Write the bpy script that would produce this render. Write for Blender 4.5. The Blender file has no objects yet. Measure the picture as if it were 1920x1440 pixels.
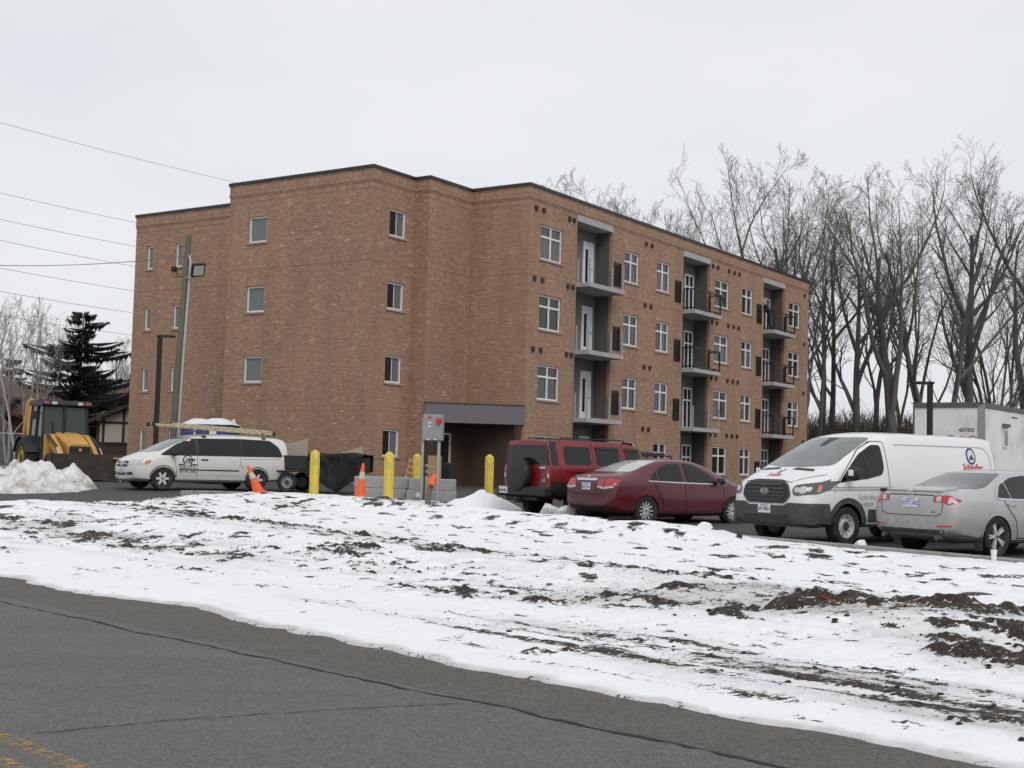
import bpy, bmesh, math, random
import numpy as np
from mathutils import Vector, Matrix
from mathutils.bvhtree import BVHTree
from mathutils.geometry import delaunay_2d_cdt

random.seed(7); rng = np.random.default_rng(7)
S = bpy.context.scene
COL = S.collection
R = math.radians

# ------------------------------------------------------------------ camera
PITCH, ROLL, LENS = 0.0626, 0.0266, 46.14
cam_d = bpy.data.cameras.new('camera'); cam = bpy.data.objects.new('camera', cam_d); COL.objects.link(cam)
cam_d.sensor_width = 36; cam_d.lens = LENS; cam_d.clip_start = 0.1; cam_d.clip_end = 3000
fw = Vector((0, math.cos(PITCH), math.sin(PITCH))); u0 = Vector((0, -math.sin(PITCH), math.cos(PITCH))); x0 = Vector((1, 0, 0))
rt = x0 * math.cos(ROLL) + u0 * math.sin(ROLL); up = -x0 * math.sin(ROLL) + u0 * math.cos(ROLL)
mw = Matrix.Identity(4)
for i in range(3):
    mw[i][0] = rt[i]; mw[i][1] = up[i]; mw[i][2] = -fw[i]
mw[2][3] = 1.5
cam.matrix_world = mw
S.camera = cam
S.render.engine = 'CYCLES'
S.render.resolution_x, S.render.resolution_y = 1024, 768

# ------------------------------------------------------------------ sky, sun, exposure
SUN_EL, SUN_AZ = 42, 160          # overcast: a broad weak sun behind the camera
W = bpy.data.worlds.new('World'); S.world = W; W.use_nodes = True
nt = W.node_tree; nt.nodes.clear()
def wn(t): return nt.nodes.new(t)
out = wn('ShaderNodeOutputWorld'); bg = wn('ShaderNodeBackground'); sky = wn('ShaderNodeTexSky')
sky.sky_type = 'NISHITA'; sky.sun_disc = False; sky.sun_elevation = R(SUN_EL); sky.sun_rotation = R(SUN_AZ)
sky.air_density = 1.0; sky.dust_density = 4.0; sky.ozone_density = 1.0
bw = wn('ShaderNodeRGBToBW'); nt.links.new(sky.outputs[0], bw.inputs[0])
# closed cloud deck: an even pale grey, faintly streaked, over a little of the clear sky's tint
tc = wn('ShaderNodeTexCoord'); mp = wn('ShaderNodeMapping'); mp.inputs['Scale'].default_value = (1.0, 1.0, 2.6)
nz = wn('ShaderNodeTexNoise'); nz.inputs['Scale'].default_value = 2.3; nz.inputs['Detail'].default_value = 5; nz.inputs['Roughness'].default_value = .5
rp = wn('ShaderNodeValToRGB')
rp.color_ramp.elements[0].position = .28; rp.color_ramp.elements[0].color = (6.85, 7.05, 7.5, 1)
rp.color_ramp.elements[1].position = .72; rp.color_ramp.elements[1].color = (8.1, 8.2, 8.4, 1)
nt.links.new(tc.outputs['Generated'], mp.inputs[0]); nt.links.new(mp.outputs[0], nz.inputs['Vector']); nt.links.new(nz.outputs['Fac'], rp.inputs[0])
mx = wn('ShaderNodeMixRGB'); mx.inputs[0].default_value = .93
nt.links.new(sky.outputs[0], mx.inputs[1]); nt.links.new(rp.outputs[0], mx.inputs[2])
nt.links.new(mx.outputs[0], bg.inputs[0]); bg.inputs[1].default_value = 0.1
nt.links.new(bg.outputs[0], out.inputs[0])
sd = bpy.data.lights.new('sun', 'SUN'); sd.energy = 1.0; sd.angle = R(28); sd.color = (1, .97, .93)
sun = bpy.data.objects.new('sun', sd); COL.objects.link(sun)
az = R(SUN_AZ)
sdir = Vector((math.sin(az) * math.cos(R(SUN_EL)), math.cos(az) * math.cos(R(SUN_EL)), math.sin(R(SUN_EL))))
sun.rotation_euler = sdir.to_track_quat('Z', 'Y').to_euler(); sun.location = (0, -20, 40)
vs = S.view_settings; vs.view_transform = 'Standard'; vs.look = 'None'; vs.exposure = 0.14; vs.gamma = 1; vs.use_curve_mapping = False

# ------------------------------------------------------------------ materials
MATS = {}
def newmat(name):
    m = bpy.data.materials.new(name); m.use_nodes = True; MATS[name] = m
    return m, m.node_tree, m.node_tree.nodes['Principled BSDF']
def N(t, ty, **kw):
    n = t.nodes.new(ty)
    for k, v in kw.items():
        if k in n.inputs: n.inputs[k].default_value = v
        else: setattr(n, k, v)
    return n
def ramp(t, fac, stops):
    n = t.nodes.new('ShaderNodeValToRGB'); e = n.color_ramp.elements
    while len(e) < len(stops): e.new(.5)
    for el, (p, c) in zip(e, stops):
        el.position = p; el.color = (c if len(c) == 4 else (*c, 1)) if hasattr(c, '__len__') else (c, c, c, 1)
    t.links.new(fac, n.inputs[0]); return n.outputs[0]
def mix(t, f, a, b, mode='MIX'):
    n = t.nodes.new('ShaderNodeMixRGB'); n.blend_type = mode
    for i, v in enumerate((f, a, b)):
        if isinstance(v, bpy.types.NodeSocket): t.links.new(v, n.inputs[i])
        elif hasattr(v, '__len__'): n.inputs[i].default_value = (*v, 1) if len(v) == 3 else v
        else: n.inputs[i].default_value = v if i == 0 else (v, v, v, 1)
    return n.outputs[0]
def math_(t, op, a, b=None):
    n = t.nodes.new('ShaderNodeMath'); n.operation = op
    for i, v in enumerate((a, b)):
        if v is None: continue
        if isinstance(v, bpy.types.NodeSocket): t.links.new(v, n.inputs[i])
        else: n.inputs[i].default_value = v
    return n.outputs[0]
def noise_(t, scale, detail=4, rough=.55, vec=None, stretch=None):
    n = N(t, 'ShaderNodeTexNoise', Scale=scale, Detail=detail, Roughness=rough)
    if vec is None:
        vec = t.nodes.new('ShaderNodeTexCoord').outputs['Object']
    if stretch:
        m = N(t, 'ShaderNodeMapping', Scale=stretch); t.links.new(vec, m.inputs[0]); vec = m.outputs[0]
    t.links.new(vec, n.inputs['Vector']); return n.outputs['Fac']
def bump_(t, b, h, strength=.3, dist=.02):
    n = N(t, 'ShaderNodeBump', Strength=strength, Distance=dist); t.links.new(h, n.inputs['Height']); t.links.new(n.outputs[0], b.inputs['Normal'])
def pm(name, col, rough=.5, metal=0, var=.12, scale=4, bump=0, bscale=60, coat=0, spec=.5, dirt=None, dscale=3):
    m, t, b = newmat(name)
    b.inputs['Roughness'].default_value = rough; b.inputs['Metallic'].default_value = metal
    b.inputs['Coat Weight'].default_value = coat; b.inputs['Coat Roughness'].default_value = .06; b.inputs['Specular IOR Level'].default_value = spec
    c = mix(t, noise_(t, scale), [max(0, v * (1 - var)) for v in col], [min(1, v * (1 + var)) for v in col])
    if dirt:
        f = ramp(t, noise_(t, dscale, 6, .65), [(.48, 0), (.75, dirt[1])]); c = mix(t, f, c, dirt[0])
    t.links.new(c, b.inputs['Base Color'])
    if bump: bump_(t, b, noise_(t, bscale, 5, .6), bump, .01)
    return m

def brick_mat(name, swap=False):
    m, t, b = newmat(name)
    uv = t.nodes.new('ShaderNodeUVMap').outputs[0]
    vec = uv
    if swap:
        sx = t.nodes.new('ShaderNodeSeparateXYZ'); cx = t.nodes.new('ShaderNodeCombineXYZ')
        t.links.new(uv, sx.inputs[0]); t.links.new(sx.outputs[1], cx.inputs[0]); t.links.new(sx.outputs[0], cx.inputs[1]); vec = cx.outputs[0]
    br = N(t, 'ShaderNodeTexBrick', Scale=1.0); br.offset = 0.0 if swap else .5; br.squash = 1
    br.inputs['Color1'].default_value = (0, 0, 0, 1); br.inputs['Color2'].default_value = (1, 1, 1, 1); br.inputs['Mortar'].default_value = (.5, .5, .5, 1)
    br.inputs['Mortar Size'].default_value = .007; br.inputs['Mortar Smooth'].default_value = .15
    br.inputs['Brick Width'].default_value = .24; br.inputs['Row Height'].default_value = .07; br.inputs['Bias'].default_value = 0
    t.links.new(vec, br.inputs['Vector'])
    cl = noise_(t, 1.0, 5, .62, uv, (.75, 3.2, 1)); cl2 = noise_(t, .16, 3, .5, uv)
    sel = math_(t, 'ADD', br.outputs['Color'], math_(t, 'MULTIPLY', math_(t, 'SUBTRACT', cl, .53), .34))
    col = ramp(t, sel, [(.0, (.285, .176, .113)), (.25, (.352, .221, .146)), (.6, (.40, .257, .173)), (.93, (.445, .29, .197)), (.97, (.50, .37, .25)), (1, (.58, .45, .32))])
    col = mix(t, ramp(t, cl2, [(.3, 0), (.7, .55)]), col, (.475, .29, .198))
    col = mix(t, math_(t, 'MULTIPLY', br.outputs['Fac'], .9), col, (.125, .088, .066))  # mortar toned dark, painting the joints' shadow into the coursing
    # rain wash: a little darker in uneven upright streaks
    wash = noise_(t, 1.0, 4, .6, uv, (.9, .09, 1)); col = mix(t, ramp(t, wash, [(.40, 0), (.70, .42)]), col, (.2, .135, .1))
    t.links.new(col, b.inputs['Base Color']); b.inputs['Roughness'].default_value = .88; b.inputs['Specular IOR Level'].default_value = .25
    h = math_(t, 'SUBTRACT', math_(t, 'MULTIPLY', br.outputs['Color'], .25), br.outputs['Fac'])
    bump_(t, b, h, .55, .008)
    return m
brick_mat('brick'); brick_mat('brick_soldier', True)

def glass_mat(name, col, rough=.04, wav=.0, spec=.5, var=.3):
    m, t, b = newmat(name)
    c = mix(t, noise_(t, 1.3, 3, .6, None, (3, 3, .5)), [v * (1 - var) for v in col], [v * (1 + var) for v in col])
    t.links.new(c, b.inputs['Base Color']); b.inputs['Roughness'].default_value = rough; b.inputs['Specular IOR Level'].default_value = spec
    if wav: bump_(t, b, noise_(t, 2.2, 2, .5), wav, .02)
    return m
glass_mat('window_glass', (.020, .023, .024), .03, .04, .5, .45)
def curtain_mat(name, lo, hi):
    m, t, b = newmat(name); f = noise_(t, 1.0, 4, .6, None, (9, 9, .5)); c = ramp(t, f, [(.38, lo), (.5, [v * .6 + w * .4 for v, w in zip(lo, hi)]), (.66, hi)])
    t.links.new(c, b.inputs['Base Color']); b.inputs['Roughness'].default_value = .05; b.inputs['Specular IOR Level'].default_value = .5; bump_(t, b, noise_(t, 2.2, 2, .5), .04, .02)
curtain_mat('window_curtain', (.018, .02, .021), (.12, .125, .125)); curtain_mat('window_sky_pale', (.05, .056, .058), (.16, .17, .172))  # curtain-like folds, lightened to stand in for pale reflections in the glass
glass_mat('window_glass_pale', (.13, .15, .145), .05, .03, .5, .2)
glass_mat('car_glass', (.008, .0095, .010), .02, 0, .42)
glass_mat('screen_glass', (.12, .138, .135), .03, 0, .9, .55)  # strong mottling painted in for broken reflections on the windscreens
glass_mat('rear_glass', (.07, .078, .08), .05, 0, .9, .2)
glass_mat('rear_glass_sky', (.42, .45, .455), .06, 0, .9, .12)  # pale base colour stands in for the sky reflected in the glass
glass_mat('cab_glass', (.03, .042, .042), .04, .05, .5, .5)
pm('white_frame', (.72, .73, .74), .45, var=.04)
pm('white_door', (.62, .65, .68), .45, var=.05)
pm('sill_stone', (.34, .27, .215), .85, bump=.2)
pm('coping', (.035, .031, .032), .45, metal=.3, var=.15)
pm('concrete', (.36, .355, .345), .9, var=.14, scale=3, bump=.3, bscale=30, dirt=((.2, .19, .175), .6), dscale=2)
pm('concrete_kerb', (.3, .29, .27), .92, var=.18, scale=6, bump=.35, bscale=40, dirt=((.12, .11, .1), .7), dscale=4)
pm('concrete_pale', (.38, .385, .38), .9, var=.1, scale=3, bump=.2, bscale=30, dirt=((.25, .24, .22), .7), dscale=5)
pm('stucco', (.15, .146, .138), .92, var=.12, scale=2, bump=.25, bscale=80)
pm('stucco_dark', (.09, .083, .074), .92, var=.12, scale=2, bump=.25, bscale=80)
pm('black_metal', (.014, .0135, .014), .42, metal=.2, var=.2)
pm('louvre', (.014, .012, .013), .5, metal=.2, var=.2)
pm('vent_hood', (.03, .019, .016), .6, var=.2)
pm('wrapped_post', (.33, .34, .355), .5, var=.25, scale=20)
pm('purple_grey', (.135, .125, .14), .55, var=.06)
pm('maroon_brick', (.07, .035, .03), .85, var=.25, scale=8)
pm('porch_shade_ply', (.07, .043, .026), .8, var=.25, scale=5)  # ply tone lowered, putting the porch's shade into the colour
pm('roofing', (.12, .12, .125), .9)

# ------------------------------------------------------------------ mesh helpers
def link(o, parent=None):
    COL.objects.link(o)
    if parent is not None: o.parent = parent
    return o
def tag(o, label=None, cat=None, group=None, kind=None):
    if label: o['label'] = label
    if cat: o['category'] = cat
    if group: o['group'] = group
    if kind: o['kind'] = kind
    return o
def empty(name, loc=(0, 0, 0), rz=0, label=None, cat=None, group=None, rot=None):
    o = bpy.data.objects.new(name, None); COL.objects.link(o); o.location = loc; o.rotation_euler = rot or (0, 0, rz); o.empty_display_size = .2
    return tag(o, label, cat, group)
def copy_tree(o, parent=None):
    c = o.copy(); COL.objects.link(c); c.parent = parent
    for ch in list(o.children): copy_tree(ch, c)
    return c

class MB:
    def __init__(s): s.v = []; s.f = []; s.mi = []; s.cur = 0
    def add(s, vs, fs):
        n = len(s.v); s.v += [tuple(p) for p in vs]
        for f in fs: s.f.append(tuple(i + n for i in f)); s.mi.append(s.cur)
        return s
    def box(s, x0, x1, y0, y1, z0, z1, M=None):
        vs = [(x, y, z) for z in (z0, z1) for y in (y0, y1) for x in (x0, x1)]
        if M is not None: vs = [M @ Vector(p) for p in vs]
        return s.add(vs, [(0, 2, 3, 1), (4, 5, 7, 6), (0, 1, 5, 4), (2, 6, 7, 3), (0, 4, 6, 2), (1, 3, 7, 5)])
    def cbox(s, x0, x1, y0, y1, z0, z1, b=.01, M=None):
        # chamfered box
        vs = []; idx = {}
        for ix, X in enumerate((x0, x1)):
            for iy, Y in enumerate((y0, y1)):
                for iz, Z in enumerate((z0, z1)):
                    sx, sy, sz = (1 if ix == 0 else -1), (1 if iy == 0 else -1), (1 if iz == 0 else -1)
                    for a, p in enumerate(((X, Y + sy * b, Z + sz * b), (X + sx * b, Y, Z + sz * b), (X + sx * b, Y + sy * b, Z))):
                        idx[ix, iy, iz, a] = len(vs); vs.append(p)
        fs = []
        for i in (0, 1):
            q = [(i, 0, 0), (i, 1, 0), (i, 1, 1), (i, 0, 1)]; f = [idx[(*k, 0)] for k in q]; fs.append(f[::-1] if i == 0 else f)
            q = [(0, i, 0), (1, i, 0), (1, i, 1), (0, i, 1)]; f = [idx[(*k, 1)] for k in q]; fs.append(f if i == 0 else f[::-1])
            q = [(0, 0, i), (1, 0, i), (1, 1, i), (0, 1, i)]; f = [idx[(*k, 2)] for k in q]; fs.append(f[::-1] if i == 0 else f)
        for i in (0, 1):
            for j in (0, 1):
                a = [idx[0, i, j, 1], idx[1, i, j, 1], idx[1, i, j, 2], idx[0, i, j, 2]]; fs.append(a)
                a = [idx[i, 0, j, 0], idx[i, 1, j, 0], idx[i, 1, j, 2], idx[i, 0, j, 2]]; fs.append(a)
                a = [idx[i, j, 0, 0], idx[i, j, 1, 0], idx[i, j, 1, 1], idx[i, j, 0, 1]]; fs.append(a)
                for k in (0, 1): fs.append([idx[i, j, k, 0], idx[i, j, k, 1], idx[i, j, k, 2]])
        if M is not None: vs = [M @ Vector(p) for p in vs]
        return s.add(vs, fs)
    def tube(s, pts, rad, n=8, cap=True, twist=0):
        pts = [Vector(p) for p in pts]
        if not hasattr(rad, '__len__'): rad = [rad] * len(pts)
        vs = []; fs = []; prev = None
        for i, p in enumerate(pts):
            d = (pts[min(i + 1, len(pts) - 1)] - pts[max(i - 1, 0)]).normalized()
            if prev is None:
                a = Vector((0, 0, 1)) if abs(d.z) < .9 else Vector((1, 0, 0))
                e = d.cross(a).normalized()
            else:
                e = (prev - d * prev.dot(d)); e = e.normalized() if e.length > 1e-6 else d.orthogonal().normalized()
            prev = e; g = d.cross(e)
            for k in range(n):
                t = 2 * math.pi * k / n + twist
                vs.append(p + (e * math.cos(t) + g * math.sin(t)) * rad[i])
        for i in range(len(pts) - 1):
            for k in range(n):
                a = i * n + k; b = i * n + (k + 1) % n
                fs.append((a, b, b + n, a + n))
        if cap:
            fs.append(tuple(range(n))[::-1]); fs.append(tuple((len(pts) - 1) * n + k for k in range(n)))
        return s.add(vs, fs)
    def lathe(s, prof, n=16, M=None, closed=False):
        vs = []; fs = []
        for (r, z) in prof:
            for k in range(n):
                t = 2 * math.pi * k / n; vs.append(Vector((r * math.cos(t), r * math.sin(t), z)))
        m = len(prof)
        for i in range(m - 1 if not closed else m):
            for k in range(n):
                a = i * n + k; b = i * n + (k + 1) % n; c = ((i + 1) % m) * n + (k + 1) % n; d = ((i + 1) % m) * n + k
                fs.append((a, b, c, d))
        if not closed:
            if prof[0][0] > 1e-6: fs.append(tuple(range(n))[::-1])
            if prof[-1][0] > 1e-6: fs.append(tuple((m - 1) * n + k for k in range(n)))
        if M is not None: vs = [M @ v for v in vs]
        return s.add(vs, fs)
    def prism(s, poly, ax, d0, d1, M=None):
        # poly in the plane normal to axis ax ('x': (y,z), 'y': (x,z), 'z': (x,y))
        def p3(q, d): return (d, q[0], q[1]) if ax == 'x' else ((q[0], d, q[1]) if ax == 'y' else (q[0], q[1], d))
        n = len(poly); vs = [p3(q, d0) for q in poly] + [p3(q, d1) for q in poly]
        if M is not None: vs = [M @ Vector(v) for v in vs]
        fs = [tuple(range(n))[::-1], tuple(range(n, 2 * n))] + [(i, (i + 1) % n, (i + 1) % n + n, i + n) for i in range(n)]
        return s.add(vs, fs)
    def build(s, name, mat, parent=None, smooth=False, loc=None, rot=None, uvbox=False, label=None, cat=None, group=None, kind=None, fix=True):
        me = bpy.data.meshes.new(name); me.from_pydata(s.v, [], s.f)
        for mm in (mat if isinstance(mat, (list, tuple)) else [mat]): me.materials.append(MATS[mm])
        if any(s.mi): me.polygons.foreach_set('material_index', s.mi)
        if fix and len(s.f) < 60000:
            bm = bmesh.new(); bm.from_mesh(me); bmesh.ops.recalc_face_normals(bm, faces=bm.faces); bm.to_mesh(me); bm.free()
        if smooth is True: me.polygons.foreach_set('use_smooth', [True] * len(me.polygons))
        elif smooth:
            me.polygons.foreach_set('use_smooth', [True] * len(me.polygons)); me.set_sharp_from_angle(angle=R(smooth))
        if uvbox:
            ul = me.uv_layers.new(name='UVMap')
            for p in me.polygons:
                nx, ny, nzz = map(abs, p.normal)
                for li in p.loop_indices:
                    c = me.vertices[me.loops[li].vertex_index].co
                    ul.data[li].uv = (c.y, c.z) if nx >= ny and nx >= nzz else ((c.x, c.z) if ny >= nzz else (c.x, c.y))
        me.update()
        o = bpy.data.objects.new(name, me); link(o, parent)
        if loc is not None: o.location = loc
        if rot is not None: o.rotation_euler = rot
        return tag(o, label, cat, group, kind)
def T(x, y, z, rz=0, rx=0, ry=0): return Matrix.Translation((x, y, z)) @ Matrix.Rotation(rz, 4, 'Z') @ Matrix.Rotation(ry, 4, 'Y') @ Matrix.Rotation(rx, 4, 'X')

# value noise (numpy) for terrain
def vnoise(x, y, seed=0):
    xi = np.floor(x).astype(np.int64); yi = np.floor(y).astype(np.int64); xf = x - xi; yf = y - yi
    def h(a, b):
        v = np.sin(a * 127.1 + b * 311.7 + seed * 74.7) * 43758.5453
        return v - np.floor(v)
    sx = xf * xf * (3 - 2 * xf); sy = yf * yf * (3 - 2 * yf)
    return (h(xi, yi) * (1 - sx) + h(xi + 1, yi) * sx) * (1 - sy) + (h(xi, yi + 1) * (1 - sx) + h(xi + 1, yi + 1) * sx) * sy
def fbm(x, y, oct=4, seed=0, gain=.5):
    a, s, t = 1., 0., 0.
    for o in range(oct):
        s = s + a * vnoise(x * 2 ** o + o * 17.3, y * 2 ** o - o * 9.1, seed + o); t += a; a *= gain
    return s / t
# ground frame: r runs along the road (away to the left), n runs away from the road
RD = np.array([-.690, .724]); ND = np.array([.724, .690])
def rn(x, y): return x * RD[0] + y * RD[1], x * ND[0] + y * ND[1]
def xy(r, n): return r * RD[0] + n * ND[0], r * RD[1] + n * ND[1]
def lot_z(x, y):
    r, n = rn(x, y); return .21 + .0144 * (np.clip(r, -60, 60) - 11.3)
# ================================================================== GROUND
def sstep(a, b, x): t = np.clip((x - a) / (b - a), 0, 1); return t * t * (3 - 2 * t)
def G(r, n):
    lot = .21 + .0144 * (np.clip(r, -60, 60) - 11.3)
    return lot * sstep(6.4, 20.5, n)
def Gxy(x, y): r, n = rn(x, y); return float(G(r, n))
def grid_mesh(name, rs, ns, zf, mat, smooth=True, attr=None, **kw):
    Rr, Nn = np.meshgrid(rs, ns, indexing='ij'); X = Rr * RD[0] + Nn * ND[0]; Y = Rr * RD[1] + Nn * ND[1]
    Z = zf(Rr, Nn)
    v = np.stack([X, Y, Z], -1).reshape(-1, 3); a, b = len(rs), len(ns)
    i = np.arange(a * b).reshape(a, b)
    q = np.stack([i[:-1, :-1], i[:-1, 1:], i[1:, 1:], i[1:, :-1]], -1).reshape(-1, 4)
    if kw.get('drop') is not None:
        keep = kw['drop'](Rr, Nn).reshape(-1)[q].any(1); q = q[keep]
    me = bpy.data.meshes.new(name); me.vertices.add(len(v)); me.vertices.foreach_set('co', v.ravel().astype(np.float32))
    me.loops.add(q.size); me.loops.foreach_set('vertex_index', q.ravel().astype(np.int32)); me.polygons.add(len(q))
    me.polygons.foreach_set('loop_start', np.arange(0, q.size, 4, dtype=np.int32)); me.update(calc_edges=True)
    me.polygons.foreach_set('use_smooth', np.full(len(q), bool(smooth)))
    if attr is not None:
        for k, val in attr(Rr, Nn).items():
            at = me.attributes.new(k, 'FLOAT', 'POINT'); at.data.foreach_set('value', val.ravel().astype(np.float32))
    me.materials.append(MATS[mat]); me.validate()
    if me.polygons[0].normal.z < 0: me.flip_normals()
    o = bpy.data.objects.new(name, me); link(o); return o

# -- materials
m, t, b = newmat('field')
f = noise_(t, .35, 6, .6); c = ramp(t, f, [(.42, (.09, .075, .05)), (.5, (.3, .29, .27)), (.56, (.72, .73, .75))])
t.links.new(c, b.inputs['Base Color']); b.inputs['Roughness'].default_value = .9
def asphalt(name, base, tint, speck=.5):
    m, t, b = newmat(name)
    big = noise_(t, .5, 5, .6); fine = noise_(t, 55, 3, .7); mid = noise_(t, 7, 5, .65, None, (1, 1, 1))
    vo = N(t, 'ShaderNodeTexVoronoi', Scale=70.0); tcn = t.nodes.new('ShaderNodeTexCoord'); t.links.new(tcn.outputs['Object'], vo.inputs['Vector'])
    c = mix(t, big, [v * .86 for v in base], [v * 1.14 for v in base])
    mpr = N(t, 'ShaderNodeMapping', Rotation=(0, 0, R(-133.6)), Scale=(.07, 1.1, 1)); t.links.new(t.nodes.new('ShaderNodeTexCoord').outputs['Object'], mpr.inputs[0]); wt = noise_(t, 1.6, 5, .6, mpr.outputs[0]); c = mix(t, ramp(t, wt, [(.38, .0), (.62, .55)]), c, [v * .78 for v in base]); c = mix(t, ramp(t, noise_(t, 1.1, 6, .7), [(.55, 0), (.75, .4)]), c, [v * 1.45 for v in base])
    c = mix(t, ramp(t, mid, [(.35, 0), (.75, .5)]), c, tint)
    sp = ramp(t, N_sep(t, vo.outputs['Color']), [(.0, .55), (.5, 1.), (.8, 1.15), (1, 1.75)])
    c = mix(t, speck, c, mix(t, 1, c, sp, 'MULTIPLY'))
    t.links.new(c, b.inputs['Base Color']); b.inputs['Roughness'].default_value = .82; b.inputs['Specular IOR Level'].default_value = .3
    h = math_(t, 'ADD', math_(t, 'MULTIPLY', vo.outputs['Distance'], 1.0), math_(t, 'MULTIPLY', fine, .6)); bump_(t, b, h, .5, .006)
    return m
def N_sep(t, sock):
    s = t.nodes.new('ShaderNodeSeparateColor'); t.links.new(sock, s.inputs[0]); return s.outputs[0]
asphalt('asphalt_road', (.12, .116, .109), (.142, .136, .127), .65)
asphalt('asphalt_shoulder', (.102, .094, .083), (.128, .118, .104), .7)
asphalt('asphalt_lot', (.062, .061, .06), (.1, .098, .095), .35)
pm('crack', (.018, .016, .014), .95)
m, t, b = newmat('road_yellow')
c = mix(t, noise_(t, 12), (.5, .28, .05), (.62, .38, .09)); t.links.new(c, b.inputs['Base Color']); b.inputs['Roughness'].default_value = .8
tr = t.nodes.new('ShaderNodeBsdfTransparent'); ms = t.nodes.new('ShaderNodeMixShader')
al = ramp(t, noise_(t, 14, 6, .78), [(.47, 0), (.66, .85)]); t.links.new(al, ms.inputs[0]); t.links.new(tr.outputs[0], ms.inputs[1]); t.links.new(b.outputs[0], ms.inputs[2])
t.links.new(ms.outputs[0], t.nodes['Material Output'].inputs[0])

m, t, b = newmat('snow_soil')
at = t.nodes.new('ShaderNodeAttribute'); at.attribute_name = 'soil'; ag = t.nodes.new('ShaderNodeAttribute'); ag.attribute_name = 'slush'
oc = t.nodes.new('ShaderNodeTexCoord').outputs['Object']
mpn = N(t, 'ShaderNodeMapping', Rotation=(0, 0, R(-133.6)), Scale=(1, 3.6, 1)); t.links.new(oc, mpn.inputs[0]); stk = noise_(t, 9, 6, .68, mpn.outputs[0])
fn = noise_(t, 26, 5, .7, oc); fn2 = noise_(t, 6, 5, .6, oc); fn3 = noise_(t, 70, 3, .6, oc)
sm = math_(t, 'ADD', at.outputs['Fac'], math_(t, 'ADD', math_(t, 'MULTIPLY', math_(t, 'SUBTRACT', fn, .5), 1.3), math_(t, 'MULTIPLY', math_(t, 'SUBTRACT', stk, .5), 1.6)))
sm = ramp(t, sm, [(.46, 0), (.60, 1)])
soilc = mix(t, fn2, (.016, .012, .009), (.052, .037, .026)); soilc = mix(t, ramp(t, fn3, [(.55, 0), (.75, .4)]), soilc, (.12, .09, .06))
sl = math_(t, 'ADD', ag.outputs['Fac'], math_(t, 'MULTIPLY', math_(t, 'SUBTRACT', fn2, .5), .8))
snowc = mix(t, ramp(t, sl, [(.3, 0), (.95, .75)]), (.83, .842, .86), (.46, .45, .435))
t.links.new(mix(t, sm, snowc, soilc), b.inputs['Base Color']); b.inputs['Roughness'].default_value = .7; b.inputs['Specular IOR Level'].default_value = .25
bump_(t, b, math_(t, 'ADD', math_(t, 'MULTIPLY', fn, .6), math_(t, 'ADD', math_(t, 'MULTIPLY', fn3, .2), fn2)), .5, .03)
pm('snow', (.8, .815, .84), .7, var=.05, scale=2, bump=.5, bscale=14)
m, t, b = newmat('dirty_snow')
n1 = noise_(t, 2.6, 7, .68); c = ramp(t, n1, [(.34, (.80, .81, .83)), (.48, (.66, .655, .65)), (.60, (.46, .43, .40)), (.76, (.12, .095, .08))])
t.links.new(c, b.inputs['Base Color']); b.inputs['Roughness'].default_value = .7; bump_(t, b, noise_(t, 12, 6, .65), .7, .05)
pm('soil_clod', (.03, .022, .016), .95, var=.5, scale=12, bump=.8, bscale=40)

# -- the big sheet under everything, out to the horizon
rs = np.concatenate([[-1800, -900, -400, -200, -120], np.linspace(-80, 80, 41), [120, 200, 400, 900, 1800]])
ns = np.concatenate([[-1500, -700, -300, -100, -40], np.linspace(-10, 40, 51), np.linspace(50, 150, 11), [250, 500, 1000, 2000]])
tag(grid_mesh('ground', rs, ns, lambda r, n: G(r, n) - .09, 'field'), kind='structure')
# -- road, shoulder, marking, cracks
tag(grid_mesh('road', np.linspace(-60, 90, 76), np.linspace(-5.2, 5.8, 12), lambda r, n: -.012 * np.abs(n - 2.84) * .5, 'asphalt_road'), kind='structure')
tag(grid_mesh('road_shoulder', np.arange(-60, 90, .5), np.linspace(5.75, 9.0, 20), lambda r, n: -.045 + G(r, n) * .8 + .012 * fbm(r * 1.3, n * 2, 3, 5) - .016 * (n - 5.75), 'asphalt_shoulder'), kind='structure')
def ribbon(name, pts, w, mat, z=.004, jit=0, **kw):
    mb = MB(); L = []; 
    for i, (r_, n_) in enumerate(pts):
        a = pts[max(0, i - 1)]; c_ = pts[min(len(pts) - 1, i + 1)]; d = np.array([c_[0] - a[0], c_[1] - a[1]]); d = d / np.linalg.norm(d); nn = np.array([-d[1], d[0]])
        ww = w * (1 + jit * (rng.random() - .5) * 2) / 2
        for s_ in (-1, 1):
            q = (r_ + nn[0] * ww * s_, n_ + nn[1] * ww * s_); x_, y_ = xy(*q); zz = -.012 * abs(n_ - 2.84) * .5
            L.append((x_, y_, zz + z))
    mb.add(L, [(2 * i, 2 * i + 1, 2 * i + 3, 2 * i + 2) for i in range(len(pts) - 1)])
    return mb.build(name, mat, **kw)
for k, n_ in enumerate((2.72, 2.95)):
    tag(ribbon('centre_line', [(r_, n_) for r_ in np.arange(-30, 60, 1.)], .11, 'road_yellow'), kind='structure')
pts = []; w_ = 0
for r_ in np.arange(-14, 42, .12):
    w_ = w_ * .9 + (rng.random() - .5) * .05; pts.append((r_, 5.68 + w_ + .12 * math.sin(r_ * .35)))
tag(ribbon('edge_crack', pts, .03, 'crack', .004, .8), kind='structure')
pts = []; w_ = 0
for k in range(40):
    w_ = w_ * .9 + (rng.random() - .5) * .05; pts.append((6.9 + k * .03 - .0125 * k * k * .02 + w_ * .6 - .035 * k, 3.1 + k * .065 + w_ * .3))
tag(ribbon('road_crack', pts, .009, 'crack', .004, .7), kind='structure')

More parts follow.
